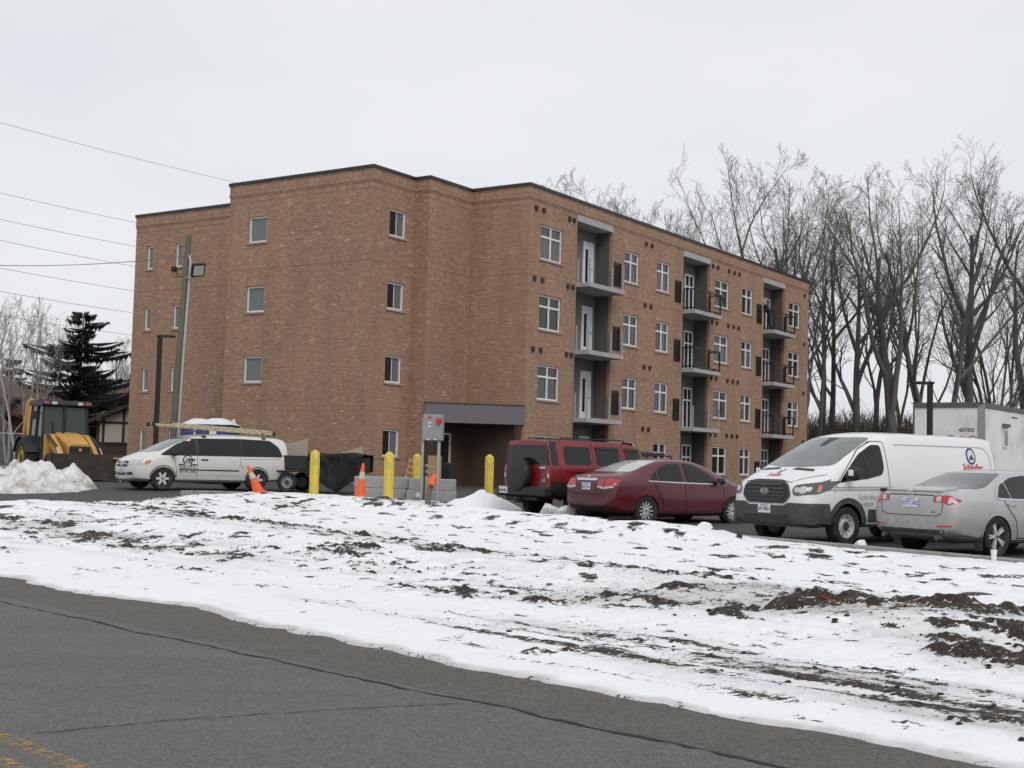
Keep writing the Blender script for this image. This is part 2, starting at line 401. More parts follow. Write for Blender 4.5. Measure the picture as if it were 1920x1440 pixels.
# -- parking lot (with the driveway apron on the left)
ls_r = np.concatenate([np.arange(-40, 20, 2.), np.arange(20, 75, 1.)]); ls_n = np.concatenate([np.arange(6.9, 24, .6), np.arange(24, 75, 3.)])
def lot_keep(r, n): return (n > 19.4) | (r > 27 + np.clip(n - 16, -9, 3) * -.35)
tag(grid_mesh('parking_lot', ls_r, ls_n, lambda r, n: G(r, n) - .004, 'asphalt_lot', drop=lot_keep), kind='structure')

# -- snow verge: the higher of a smooth snow blanket and a rough soil surface
SOIL = [  # (r, n, length along the road, width, strength)
    (20.6, 10.4, 3.2, .75, 1.05), (24.5, 11.0, 4., .9, .8), (17.6, 10.5, 2.0, .7, .8), (15.4, 11.6, 1.3, .6, 1.15), (13.3, 10.8, 3.0, .5, .75), (11.2, 10.2, 1.6, .45, 1.25), (9.6, 10.5, 2.4, .5, 1.0),
    (7.7, 11.3, 1.6, .7, 1.3), (6.4, 11.8, 1.5, .8, 1.15), (5.3, 10.6, 1.4, .55, .9), (4.5, 10.1, 1.0, .55, 1.5), (3.6, 9.6, .9, .4, 1.45), (2.6, 9.3, 1.2, .4, 1.3), (4.9, 11.0, .8, .4, 1.3), (2.0, 10.4, 1.5, .4, .9), (.5, 9.2, 2.5, .6, 1.0),
    (26.5, 14.2, 3.4, .8, .95), (22.6, 13.8, 3.0, .8, .85), (18.2, 13.2, 3.2, .8, .85), (14.4, 12.9, 2.6, .9, .8), (10.5, 12.5, 2.2, .7, .75), (29.5, 16.2, 1.6, .6, 1.0), (27, 17.6, 2.4, .6, .7), (24.5, 19.6, 2.5, .6, .9), (20.8, 8.0, 1.8, .22, 1.15), (24, 9.2, 3, .3, .8), (16, 9.0, 2.0, .3, .6),
    (7.0, 8.9, 3.0, .35, .55), (4.5, 8.5, 3.5, .3, .6), (2.0, 8.2, 3.0, .3, .65), (9.0, 8.2, 2.6, .2, .45), (5.4, 7.9, 2.5, .18, .5), (3.2, 7.6, 2.5, .15, .55)]
MOUND = [(25.5, 18.7, 2.6, .9, .13), (29.2, 17.6, 1.6, 1.2, .16), (21.5, 18.9, 2.2, .8, .08), (16.2, 18.9, .9, .5, .10), (15.2, 18.8, .8, .45, .08), (19, 12.2, 5, 1.2, .07), (9, 11.9, 4, 1.1, .12), (3.5, 10.8, 3, 1.0, .1), (27, 13.0, 4, 1.5, .1), (12.5, 18.6, 4, .6, .03)]
TR = [7.35, 7.62, 8.05, 8.33, 8.62, 8.95, 9.3]
def verge(r, n):
    wob = 1.1 * (fbm(r * .35, n * .5, 3, 3) - .5)
    base = G(r, n) + .02
    for (a, c_, la, lc, h) in MOUND: base = base + h * np.exp(-((r - a) / la) ** 2 - ((n - c_) / lc) ** 2)
    base = base + .10 * sstep(10.2, 11.7, n + .9 * (fbm(r * .3, n * .1, 2, 19) - .5)) * sstep(16, 12.5, n)
    base = base + .10 * (fbm(r * .5, n * .7, 3, 11) - .5) * sstep(7, 10, n) + .045 * (fbm(r * 1.9, n * 2.4, 3, 21) - .5)
    base = base + (.16 + .08 * (fbm(r * .8, n * .3, 3, 14) - .5)) * sstep(18.2, 19.3, n) * sstep(13.6, 15.2, r) * sstep(31.5, 29.5, r) * (1 - .65 * sstep(20, 21.5, n))
    base = base + .05 * sstep(18.0, 19.4, n) * sstep(14.5, 13, r)
    amp = np.zeros_like(r)
    for (a, c_, la, lc, s) in SOIL:
        amp = np.maximum(amp, s * np.exp(-((r - a) / la) ** 2 - ((n - c_ - .8 * wob) / lc) ** 2))
    wide = np.zeros_like(r)
    for (a, c_, la, lc, s) in SOIL: wide = np.maximum(wide, np.minimum(s, 1.1) * np.exp(-((r - a) / (la * 1.35)) ** 2 - ((n - c_ - .8 * wob) / (lc * 1.9)) ** 2))
    wide = wide * sstep(.34, .62, fbm(r * .8 + 4, n * 2.2, 4, 83))
    amp = amp * (.15 + 1.5 * fbm(r * 1.3, n * 1.7, 4, 81, .6))
    clod = .55 * fbm(r * 2.4, n * 3.6, 5, 31, .62) + .45 * fbm(r * 1.3, n * 6.5, 5, 33, .6); fineC = fbm(r * 8, n * 10, 3, 41)
    soil = .34 * (clod - .688 + .20 * np.clip(amp, 0, 1.6)) + .09 * (fineC - .5) * (.4 + amp) - .012
    soil = soil + .03 * np.clip(amp - .6, 0, 1)
    # tyre tracks near the road: narrow ridges of scraped soil along r
    trk = fbm(r * .55, n * 7.0 + .25 * np.sin(r * .7), 3, 51); tm = np.exp(-((n - 8.3) / .9) ** 2) * sstep(14, 5, r)
    soil = np.maximum(soil, .07 * (trk - .68) + .028 * (fineC - .5) - .02 * (1 - tm) - .008 + .018 * tm)
    # scattered peepholes
    pk = fbm(r * 2.1, n * 3.6, 2, 61); soil = np.maximum(soil, .14 * (pk - .87) + .02 * (fineC - .5) + .008 * sstep(11, 17, n) - .003)
    snow = .014 * (fbm(r * 3.5, n * 5, 3, 71) - .5)
    snow = snow - .035 * sstep(.60, .70, fbm(r * 2.6, n * 3.0, 3, 75)) * sstep(9.2, 10.5, n) - .02 * sstep(.62, .70, fbm(r * 5.5, n * 6.5, 2, 76)) * sstep(8, 9.5, n)
    # rut grooves
    for k, tn in enumerate(TR): snow = snow - .012 * np.exp(-((n - tn - .12 * np.sin(r * .45 + k)) / .05) ** 2) * sstep(16, 6, r)
    z = base + np.maximum(snow, soil)
    feather = True
    mask = .5 + (soil - snow) / .055
    mask = np.maximum(mask, .37 * wide + .07 * sstep(.48, .7, fbm(r * .5, n * 1.2, 4, 85)))
    mask = np.maximum(mask, (.20 + .18 * fbm(r * .3, n * 3.0, 3, 86)) * tm * sstep(.4, .62, fbm(r * .35, n * 6.0, 3, 87)))
    # limits: road edge, lot, driveway
    ed = 6.82 + .30 * (fbm(r * .55, r * 0 + 3.3, 3, 91) - .5) + .14 * (fbm(r * 3, n * 2, 2, 92) - .5) + .30 * (fbm(r * 1.3, n * 0 + 2, 4, 94, .65) - .5) + .25 * np.maximum(0, np.sin(r * .62 + .4)) ** 8 
    cut = sstep(ed, ed + .09, n); z = z - .062 * sstep(ed + 1.1, ed, n)
    lotn = 19.45 + .2 * (fbm(r * .6, n * 0 + 1, 3, 95) - .5) + .10 + .28 * sstep(13.8, 15.4, r) * sstep(30.5, 29, r) + 2.0 * sstep(23.0, 24.6, r) * sstep(30.4, 29.0, r)
    cut = cut * sstep(lotn + .1, lotn - .12, n)
    rl = 30.6 + .9 * (fbm(n * .5, r * 0 + 7, 3, 97) - .5); dn = 12.6 + .5 * (fbm(r * .5, n * 0 + 5, 3, 98) - .5) - .12 * np.clip(r - 31, 0, 20) * 0
    corner = np.maximum(sstep(rl + .6, rl - .5, r), sstep(dn + .3, dn - .2, n))
    cut = cut * corner
    z = z * cut + (G(r, n) - .14) * (1 - cut)
    slush = .9 * np.exp(-((n - ed - .08) / .14) ** 2) + .5 * amp + .35 * wide + .30 * sstep(.45, .7, fbm(r * .25, n * 2.2, 4, 89)) + .45 * (tm * fbm(r * .4, n * 4, 2, 99)) + .35 * sstep(18.4, 19.4, n) * fbm(r, n, 2, 12)
    mask = np.where(cut < .6, 0.25, mask); mask = np.maximum(mask, .36 * np.exp(-((n - ed - .06) / .16) ** 2) * sstep(.35, .6, fbm(r * 1.5, n * 3, 3, 88)))
    return z, np.clip(mask, 0, .78), np.clip(slush, 0, 1), cut
rs = [-9.]
while rs[-1] < 50: rs.append(rs[-1] + .034 + .0016 * max(0, rs[-1]))
rs = np.array(rs); ns = np.arange(6.3, 22.3, .042)
_c = {}
def vz(r, n): _c['v'] = verge(r, n); return _c['v'][0]
vg = grid_mesh('snow_verge', rs, ns, vz, 'snow_soil', attr=lambda r, n: {'soil': _c['v'][1], 'slush': _c['v'][2]}, drop=lambda r, n: _c['v'][3] > 0)
tag(vg, kind='structure')
def snow_z(x, y):
    r_, n_ = rn(x, y); return float(verge(np.array([r_]), np.array([n_]))[0][0])
# -- loose soil clods lying on the bare patches
cl = MB(); crng = np.random.default_rng(3); spots = []
for (a, c_, la, lc, s) in SOIL:
    for k in range(int(20 * s * la)):
        r_ = a + crng.normal() * la * .55; n_ = c_ + crng.normal() * lc * .6
        if n_ < 7.1 or n_ > 19.2 or (r_ > 30 and n_ > 12): continue
        spots.append((r_, n_, .005 + .019 * crng.random() ** 4))
spots = np.array(spots); cz = verge(spots[:, 0], spots[:, 1])[0]
for (r_, n_, q), z_ in zip(spots, cz):
    x_, y_ = xy(r_, n_); vs = []
    for ring, (hh, rr) in enumerate(((-.5, .75), (.25, 1.), (.8, .5))):
        for j in range(6):
            an = j * math.pi / 3 + ring * .5; jit = .7 + .6 * crng.random(); vs.append((x_ + math.cos(an) * q * rr * jit * 1.3, y_ + math.sin(an) * q * rr * jit, z_ + hh * q))
    fs = [(i, (i + 1) % 6, (i + 1) % 6 + 6, i + 6) for i in range(6)] + [(i + 6, (i + 1) % 6 + 6, (i + 1) % 6 + 12, i + 12) for i in range(6)] + [tuple(range(12, 18))]
    cl.add(vs, fs)
tag(cl.build('soil_clods', 'soil_clod', fix=False), 'dark clods of soil strewn over the snowy verge', 'soil', kind='stuff')

# -- kerb in cast lengths
def kerb_run(pts):
    kp = None
    for i in range(len(pts) - 1):
        (r0, n0), (r1, n1) = pts[i], pts[i + 1]; x0_, y0_ = xy(r0, n0); x1_, y1_ = xy(r1, n1)
        d = Vector((x1_ - x0_, y1_ - y0_, 0)); L = d.length - .012; a = math.atan2(d.y, d.x); z_ = Gxy((x0_ + x1_) / 2, (y0_ + y1_) / 2)
        slope = math.atan2(Gxy(x1_, y1_) - Gxy(x0_, y0_), L)
        mb = MB().cbox(0, L, -.08, .08, -.25, .115, .022)
        o = mb.build('kerb', 'concrete_kerb', loc=(x0_, y0_, Gxy(x0_, y0_)), rot=(0, -slope, a)); tag(o, kind='structure')
kerb_run([(r_, 19.62) for r_ in np.arange(-20, 30.1, 2.5)] + [(31.2, 19.55), (32.0, 19.1), (32.4, 18.4)])

# -- heaps of cleared snow
def snow_heap(name, x, y, rx, ry, h, rot, seed, mat, lump=.35, label=None, **kw):
    na, nr = 96, 40; vs = [(0, 0, 0)]; fs = []
    rr = (np.arange(nr) + 1) / nr; A = np.arange(na) / na * 2 * np.pi; Rg, Ag = np.meshgrid(rr, A, indexing='ij')
    ed = 1 + .3 * (fbm(np.cos(Ag) * 1.6 + 5, np.sin(Ag) * 1.6 + 5, 3, seed) - .5) * 2 * .8
    X = np.cos(Ag) * Rg * rx * ed; Y = np.sin(Ag) * Rg * ry * ed
    Z = h * (1 - Rg ** 1.35) ** 1.0 * (1 - lump + 2 * lump * fbm(X * 1.7 + 9, Y * 1.7 + 3, 4, seed + 1, .6)) + .09 * (fbm(X * 5, Y * 5, 3, seed + 2) - .5) * (1 - Rg ** 4) + .22 * h * (np.abs(fbm(X * 3 + 2, Y * 3, 2, seed + 3) - .5) * 2) * (1 - Rg ** 3)
    ca, sa = math.cos(rot), math.sin(rot)
    vs = [(0, 0, float(Z[0].mean()))] + [(float(a * ca - b_ * sa), float(a * sa + b_ * ca), float(c_) if i < nr - 1 else -.06) for i in range(nr) for a, b_, c_ in zip(X[i], Y[i], Z[i])]
    fs = [(0, 1 + k, 1 + (k + 1) % na) for k in range(na)] + [(1 + i * na + k, 1 + (i + 1) * na + k, 1 + (i + 1) * na + (k + 1) % na, 1 + i * na + (k + 1) % na) for i in range(nr - 1) for k in range(na)]
    mb = MB(); mb.add(vs, fs); return mb.build(name, mat, smooth=True, loc=(x, y, Gxy(x, y)), label=label, **kw)
snow_heap('snow_pile', -13.8, 37.6, 1.8, 1.4, .86, .2, 5, 'dirty_snow', .5, 'big lumpy heap of dirty snow in front of the yellow loader', cat='snow pile')
snow_heap('snow_pile', -12.75, 38.5, .75, .65, .62, .2, 8, 'dirty_snow', .2, 'rounded lump of grey snow leaning on the big heap\'s right end', cat='snow pile')
snow_heap('snow_pile', -.70, 33.4, 1.15, .7, .42, -.1, 15, 'snow', .2, 'smooth low mound of snow behind the yellow bollard by the red SUV', cat='snow pile')
snow_heap('snow_patch', -14.5, 33.5, 3.0, .55, .05, .1, 25, 'dirty_snow', .3, 'thin flat patch of leftover snow on the driveway', cat='snow patch')
# ================================================================== APARTMENT BUILDING
# local frame: x along the balcony facade, y away from it; z = 0 at the foot (0.6 m above the road)
BZ = .60; ZC = .90            # camera-relative heights + ZC = local heights
AB = empty('apartment_building', (.535, 53.777, BZ), R(56.05), 'four storey brown brick apartment block with recessed concrete balconies', 'apartment building')
H = 2.95
def wall(plane, c, a0, a1, z0, z1, holes, depth=.16, mat='brick', name='wall'):
    mb = MB()
    As = sorted({a0, a1, *[h[0] for h in holes], *[h[1] for h in holes]}); Zs = sorted({z0, z1, *[h[2] for h in holes], *[h[3] for h in holes]})
    P = (lambda a, d, z: (a, c + d, z)) if plane == 'y' else (lambda a, d, z: (c + d, a, z))
    for i in range(len(As) - 1):
        for j in range(len(Zs) - 1):
            am, zm = (As[i] + As[i + 1]) / 2, (Zs[j] + Zs[j + 1]) / 2
            if any(h[0] < am < h[1] and h[2] < zm < h[3] for h in holes): continue
            q = [P(As[i], 0, Zs[j]), P(As[i + 1], 0, Zs[j]), P(As[i + 1], 0, Zs[j + 1]), P(As[i], 0, Zs[j + 1])]
            mb.add(q, [(0, 1, 2, 3)] if plane == 'y' else [(3, 2, 1, 0)])
    for (h0, h1, g0, g1) in holes:
        d = depth
        for q in ([P(h0, 0, g0), P(h0, d, g0), P(h0, d, g1), P(h0, 0, g1)], [P(h1, 0, g0), P(h1, 0, g1), P(h1, d, g1), P(h1, d, g0)],
                  [P(h0, 0, g1), P(h0, d, g1), P(h1, d, g1), P(h1, 0, g1)], [P(h0, 0, g0), P(h1, 0, g0), P(h1, d, g0), P(h0, d, g0)]):
            mb.add(q, [(0, 1, 2, 3)] if plane == 'y' else [(3, 2, 1, 0)])
    return mb.build(name, mat, AB, uvbox=True, fix=False)
def PB(mb, plane, c, a0, a1, d0, d1, z0, z1, bev=0):
    f = mb.cbox if bev else mb.box; kw = {'b': bev} if bev else {}
    return f(a0, a1, c + d0, c + d1, z0, z1, **kw) if plane == 'y' else f(c + d0, c + d1, a0, a1, z0, z1, **kw)
wrng = random.Random(4)
def window(plane, c, a0, a1, z0, z1, style, glass, sill=True, mull=True):
    fw_, d0, d1 = .07, .06, .14
    mb = MB()
    PB(mb, plane, c, a0 + .004, a0 + fw_, d0, d1, z0 + .004, z1 - .004); PB(mb, plane, c, a1 - fw_, a1 - .004, d0, d1, z0 + .004, z1 - .004)
    PB(mb, plane, c, a0 + fw_, a1 - fw_, d0, d1, z0 + .004, z0 + fw_); PB(mb, plane, c, a0 + fw_, a1 - fw_, d0, d1, z1 - fw_, z1 - .004)
    cells = []
    w, h = a1 - a0, z1 - z0
    if style == 'cross':
        am, zt = (a0 + a1) / 2, z0 + h * .67; k = .04
        PB(mb, plane, c, am - k, am + k, d0 + .003, d1, z0 + fw_, z1 - fw_); PB(mb, plane, c, a0 + fw_, am - k, d0 + .006, d1, zt - k, zt + k); PB(mb, plane, c, am + k, a1 - fw_, d0 + .006, d1, zt - k, zt + k)
        cells = [(a0 + fw_, am - k, z0 + fw_, zt - k), (am + k, a1 - fw_, z0 + fw_, zt - k), (a0 + fw_, am - k, zt + k, z1 - fw_), (am + k, a1 - fw_, zt + k, z1 - fw_)]
    elif style == 'sash':
        am = a0 + w * .5
        PB(mb, plane, c, am - .012, am + .012, d0 + .03, d1, z0 + fw_, z1 - fw_)
        cells = [(a0 + fw_, am - .012, z0 + fw_, z1 - fw_), (am + .012, a1 - fw_, z0 + fw_, z1 - fw_)]
    else: cells = [(a0 + fw_, a1 - fw_, z0 + fw_, z1 - fw_)]
    o = mb.build('window', 'white_frame', AB)
    for i, (p0, p1, q0, q1) in enumerate(cells):
        g = glass[i % len(glass)] if isinstance(glass, (list, tuple)) else glass
        PB(MB(), plane, c, p0, p1, .112, .125, q0, q1).build('pane', g, o)
    if sill: PB(MB(), plane, c, a0 - .07, a1 + .07, -.055, .10, z0 - .085, z0 - .002, .008).build('sill', 'sill_stone', o)
    return o
def soldier(plane, c, a0, a1, z0, z1, pr=.004):
    PB(MB(), plane, c, a0, a1, -pr, .03, z0, z1).build('soldier_course', 'brick_soldier', AB, uvbox=True)

TOP = 11.72 + ZC; GZ = -1.5
# ---- balcony facade (y = 0)
REC = [(3.85, 6.98), (14.22, 17.32), (24.35, 27.48)]; RD_ = .86
LINT = (10.80 + ZC, 11.08 + ZC)
cols = [(.92, 2.64), (8.15, 9.56), (11.36, 12.76), (17.95, 19.71), (21.44, 22.85), (28.17, 29.87)]
holes = []; wins = []
for k in range(4):
    for i, (a, b_) in enumerate(cols):
        z0, z1 = -.14 + H * k + ZC, 1.317 + H * k + ZC
        if i == 1 and k == 0: z0, z1 = .2 + ZC, 1.3 + ZC
        holes.append((a, b_, z0, z1)); wins.append((i, k, a, b_, z0, z1))
wall('y', 0, 0, 31.22, GZ, TOP, holes + [(a, b_, GZ, LINT[1]) for a, b_ in REC])
for (i, k, a, b_, z0, z1) in wins:
    if i == 1 and k == 0: window('y', 0, a, b_, z0, z1, 'plain', 'window_glass')
    else: window('y', 0, a, b_, z0, z1, 'cross', wrng.choice([['window_glass'] * 4, ['window_curtain', 'window_curtain', 'window_glass', 'window_glass'], ['window_glass', 'window_curtain', 'window_glass', 'window_curtain'], ['window_curtain'] * 4]) if not (i == 0 and k == 3) else ['window_sky_pale', 'window_sky_pale', 'window_curtain', 'window_curtain'])
    soldier('y', 0, a - .12, b_ + .12, z1 + .002, z1 + .215)
SL = [8.08, 5.13, 2.18, -.77]
for ci, (a, b_) in enumerate(REC):
    # recess lining
    mb = MB(); z1 = LINT[0] - .0
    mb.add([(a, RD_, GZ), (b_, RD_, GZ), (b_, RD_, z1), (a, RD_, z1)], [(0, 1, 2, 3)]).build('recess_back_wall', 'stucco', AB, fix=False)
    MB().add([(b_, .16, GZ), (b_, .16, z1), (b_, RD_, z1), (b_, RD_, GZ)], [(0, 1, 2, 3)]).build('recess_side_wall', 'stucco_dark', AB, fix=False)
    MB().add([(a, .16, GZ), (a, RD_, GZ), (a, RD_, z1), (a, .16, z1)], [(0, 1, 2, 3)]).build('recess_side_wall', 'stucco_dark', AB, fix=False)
    MB().cbox(a - .02, b_ + .02, -.03, RD_ + .05, LINT[0], LINT[1], .008).build('concrete_lintel', 'concrete_pale', AB)
    for k, z in enumerate(SL[:3]):
        zt = z + ZC
        MB().cbox(a - .01, b_ + .01, -.70, RD_ - .003, zt - .20, zt, .012).build('balcony_slab', 'concrete_pale', AB)
    for k, z in enumerate(SL):
        zt = z + ZC; d0 = a + (1.97 if ci == 0 else 1.86); d1 = d0 + (.8 if ci == 0 else .9); zb = zt + .02
        fr = MB(); y0 = RD_
        if ci == 0:
            fr.box(d0 - .06, d0, y0 - .06, y0 - .002, zb, zb + 2.12); fr.box(d1, d1 + .06, y0 - .06, y0 - .002, zb, zb + 2.12); fr.box(d0 - .06, d1 + .06, y0 - .06, y0 - .002, zb + 2.12, zb + 2.19)
            o = fr.build('door', 'white_frame', AB)
            MB().cbox(d0 + .003, d1 - .003, y0 - .045, y0 - .003, zb, zb + 2.117, .006).build('door_leaf', 'white_door', o)
            MB().cbox(d0 + .13, d0 + .36, y0 - .056, y0 - .045, zb + .35, zb + 1.85, .005).build('glass', 'window_glass', o)
            MB().tube([(d1 - .1, y0 - .1, zb + 1.0), (d1 - .1, y0 - .04, zb + 1.0)], .025, 8).build('handle', 'black_metal', o)
        else:
            for xx in (d0 - .05, d0 + .42, d1 - .02): fr.box(xx, xx + .075, y0 - .07, y0 - .002, zb, zb + 2.1)
            for zz in (zb, zb + .0, zb + 1.42, zb + 2.03): fr.box(d0 + .025, d1 - .02, y0 - .066, y0 - .002, zz + .001, zz + .08)
            o = fr.build('door', 'white_frame', AB)
            for (p, q, s0, s1) in ((d0 + .025, d0 + .42, zb + .08, zb + 1.42), (d0 + .495, d1 - .02, zb + .08, zb + 1.42), (d0 + .025, d0 + .42, zb + 1.5, zb + 2.03), (d0 + .495, d1 - .02, zb + 1.5, zb + 2.03)):
                MB().box(p, q, y0 - .03, y0 - .002, s0, s1).build('pane', 'window_glass', o)
    # railings
    for k, z in enumerate(SL[:3]):
        zt = z + ZC
        full = not (ci == 0 or (ci == 1 and k == 2)); f0, f1, yf, yb = a + .06, b_ - .06, -.64, -.04
        posts = [(f0, yf), (f0, yb), (f1, yf), (f1, yb)]
        if full or ci == 1: posts += [(f0 + 1.75, yf)]
        if not full:
            for (px, py) in posts:
                tl = .0; MB().cbox(px - .03, px + .03, py - .03, py + .03, zt, zt + 1.07, .006).build('railing_post', 'wrapped_post', AB)
        else:
            mb = MB()
            for zz in (.1, 1.04):
                mb.box(f0 + .03, f1 - .03, yf - .022, yf + .022, zt + zz - .03, zt + zz + .03)
                for xx in (f0, f1): mb.box(xx - .021, xx + .021, yf + .03, yb - .03, zt + zz - .028, zt + zz + .028)
            o = mb.build('railing', 'black_metal', AB)
            for (px, py) in posts: MB().box(px - .03, px + .03, py - .03, py + .03, zt, zt + 1.085).build('post', 'black_metal', o)
# louvred grilles and vents
for a, b_ in ((7.17, 7.77), (13.31, 13.93), (23.41, 24.03)):
    for k in range(4):
        if k == 3 and a < 20: continue
        z0 = 8.38 - H * k + ZC; mb = MB(); mb.box(a, b_, -.012, .02, z0, z0 + 1.1)
        o = mb.build('louvre_grille', 'louvre', AB); mb = MB()
        for j in range(14):
            zz = z0 + .05 + j * .073; mb.add([(a + .03, -.014, zz), (b_ - .03, -.014, zz), (b_ - .03, -.045, zz - .03), (a + .03, -.045, zz - .03)], [(0, 1, 2, 3)])
        for q in (a, b_ - .03): mb.box(q, q + .03, -.05, -.012, z0, z0 + 1.1)
        mb.build('blade', 'louvre', o, fix=False)
VT = MB(); VT.cbox(-.085, .085, -.09, .02, -.1, .1, .02); vm = None
for k in range(4):
    for j, s_ in enumerate((.48, 1.08, 3.14, 3.53, 10.18, 10.78, 17.62, 18.2, 19.62, 20.3, 20.95, 30.5)):
        if k == 3 and j in (0, 1, 2, 3): continue
        z = 10.78 - H * k + ZC
        if vm is None: o = VT.build('vent', 'vent_hood', AB); vm = o.data
        else: o = bpy.data.objects.new('vent', vm); link(o, AB)
        o.location = (s_, 0, z)
# ---- stair tower, corner returns, wing
LX = -5.605
lw = [(3.72 + 5.71, 3.72 + 6.76, .255 + H * k + ZC, 1.348 + H * k + ZC) for k in (1, 2, 3)]
wall('x', LX, 3.72, 11.64, GZ, TOP, lw)
for w in lw: window('x', LX, *w, 'plain', 'window_glass_pale'); soldier('x', LX, w[0] - .1, w[1] + .1, w[3] + .002, w[3] + .215)
sw = [(LX + 1.09, LX + 2.13, .255 + H * k + ZC, 1.348 + H * k + ZC) for k in range(4)]
wall('y', 3.72, LX, -2.94, GZ, TOP, sw)
for k, w in enumerate(sw): window('y', 3.72, *w, 'sash', ['window_glass', 'window_glass_pale']); soldier('y', 3.72, w[0] - .1, w[1] + .1, w[3] + .002, w[3] + .215)
wall('x', -2.94, 2.95, 3.72, GZ, TOP, [])
ed = (-1.9, -.98, GZ + .3, 1.3 + ZC)
wall('y', 2.95, -2.94, 0, GZ, TOP, [ed])
wall('x', 0, 0, 2.95, GZ, TOP, [])
WX = LX + 3.067; T0 = 3.72
ww = []
for k in range(4):
    ww += [(T0 + 16.28, T0 + 16.70, .18 + H * k + ZC, 1.30 + H * k + ZC), (T0 + 14.24, T0 + 14.69, .18 + H * k + ZC, 1.30 + H * k + ZC)]
wall('x', WX, 11.64, 21.27, GZ, TOP, ww)
for w in ww: window('x', WX, *w, 'plain', 'window_glass_pale'); soldier('x', WX, w[0] - .1, w[1] + .1, w[3] + .002, w[3] + .215)
wall('y', 11.64, WX, LX, GZ, TOP, []) if False else MB().add([(LX, 11.64, GZ), (WX, 11.64, GZ), (WX, 11.64, TOP), (LX, 11.64, TOP)], [(3, 2, 1, 0)]).build('wall', 'brick', AB, uvbox=True, fix=False)
MB().add([(31.22, 0, GZ), (31.22, 21.27, GZ), (31.22, 21.27, TOP), (31.22, 0, TOP)], [(0, 1, 2, 3)]).build('wall', 'brick', AB, uvbox=True, fix=False)
MB().add([(31.22, 21.27, GZ), (WX, 21.27, GZ), (WX, 21.27, TOP), (31.22, 21.27, TOP)], [(0, 1, 2, 3)]).build('wall', 'brick', AB, uvbox=True, fix=False)
# glazed entrance door and the boards that darken the porch
o = MB().box(ed[0] + .004, ed[0] + .07, 2.99, 3.07, ed[2], ed[3] - .07).box(ed[1] - .07, ed[1] - .004, 2.99, 3.07, ed[2], ed[3] - .07).box(ed[0] + .004, ed[1] - .004, 2.99, 3.07, ed[3] - .069, ed[3] - .003).build('entrance_door', 'white_frame', AB)
MB().box(ed[0] + .07, ed[1] - .07, 3.02, 3.04, ed[2], ed[3] - .07).build('glass', 'window_glass', o)
MB().box(-.035, -.004, .40, 2.92, GZ + .5, 1.69 + ZC).build('hoarding_shade_board', 'porch_shade_ply', AB)
MB().box(ed[1] + .02, -.04, 2.915, 2.945, GZ + .5, 1.69 + ZC).build('hoarding_shade_board', 'porch_shade_ply', AB); MB().box(-2.69, ed[0] - .02, 2.915, 2.945, GZ + .5, 1.69 + ZC).build('hoarding_shade_board', 'porch_shade_ply', AB); MB().box(ed[0] - .02, ed[1] + .02, 2.915, 2.945, ed[3] + .01, 1.69 + ZC).build('hoarding_shade_board', 'porch_shade_ply', AB)  # boards added over the brick to make the porch recess read shaded
# ---- parapet trim following the footprint
FP = [(0, 0), (31.22, 0), (31.22, 21.27), (WX, 21.27), (WX, 11.64), (LX, 11.64), (LX, 3.72), (-2.94, 3.72), (-2.94, 2.95), (0, 2.95)]
def offs(d):
    n = len(FP); o = []
    for i in range(n):
        p, q, r_ = FP[i - 1], FP[i], FP[(i + 1) % n]
        def nrm(a, b_): dx, dy = b_[0] - a[0], b_[1] - a[1]; L = math.hypot(dx, dy); return (dy / L, -dx / L)
        n0, n1 = nrm(p, q), nrm(q, r_); o.append((q[0] + (n0[0] + n1[0]) * d, q[1] + (n0[1] + n1[1]) * d))
    return o
def ring(name, mat, d_out, d_in, z0, z1, uvb=True):
    A, B = offs(d_out), offs(d_in); n = len(A); mb = MB()
    vs = [(*p, z0) for p in A] + [(*p, z1) for p in A] + [(*p, z1) for p in B] + [(*p, z0) for p in B]
    fs = []
    for i in range(n):
        j = (i + 1) % n
        for a in range(4): b_ = (a + 1) % 4; fs.append((a * n + i, a * n + j, b_ * n + j, b_ * n + i))
    mb.add(vs, fs); return mb.build(name, mat, AB, uvbox=uvb)
ring('cornice', 'brick', .036, -.02, 11.555 + ZC, 11.63 + ZC); ring('cornice', 'brick_soldier', .028, -.02, 11.235 + ZC, 11.553 + ZC)
ring('cornice', 'brick', .045, -.02, 11.165 + ZC, 11.233 + ZC); ring('cornice', 'brick', .022, -.02, 11.09 + ZC, 11.163 + ZC)
ring('coping', 'coping', .075, -.3, 11.632 + ZC, 11.76 + ZC)
rf = MB(); rf.add([(*p, 11.35 + ZC) for p in offs(-.25)], [tuple(range(len(FP)))]).build('roof', 'roofing', AB, fix=False)
for z0, z1, hi in ((10.85, 11.07, True), (7.97, 8.19, False), (2.05, 2.27, False)):
    z0 += ZC; z1 += ZC
    soldier('x', LX, 3.70, 11.66, z0, z1, .006); soldier('y', 3.72, LX, -2.95, z0, z1, .007); soldier('x', -2.94, 2.945, 3.715, z0, z1, .006); soldier('y', 2.95, -2.94, -.01, z0, z1, .007); soldier('x', 0, -.004, 2.94, z0, z1, .006); soldier('x', WX, 11.64, 21.2, z0, z1, .006)
    if not hi:
        ss = [0] + [v for ab in REC for v in ab] + [31.22]
        for j in range(0, len(ss), 2): soldier('y', 0, ss[j] + .006, ss[j + 1] - .006, z0, z1, .005)
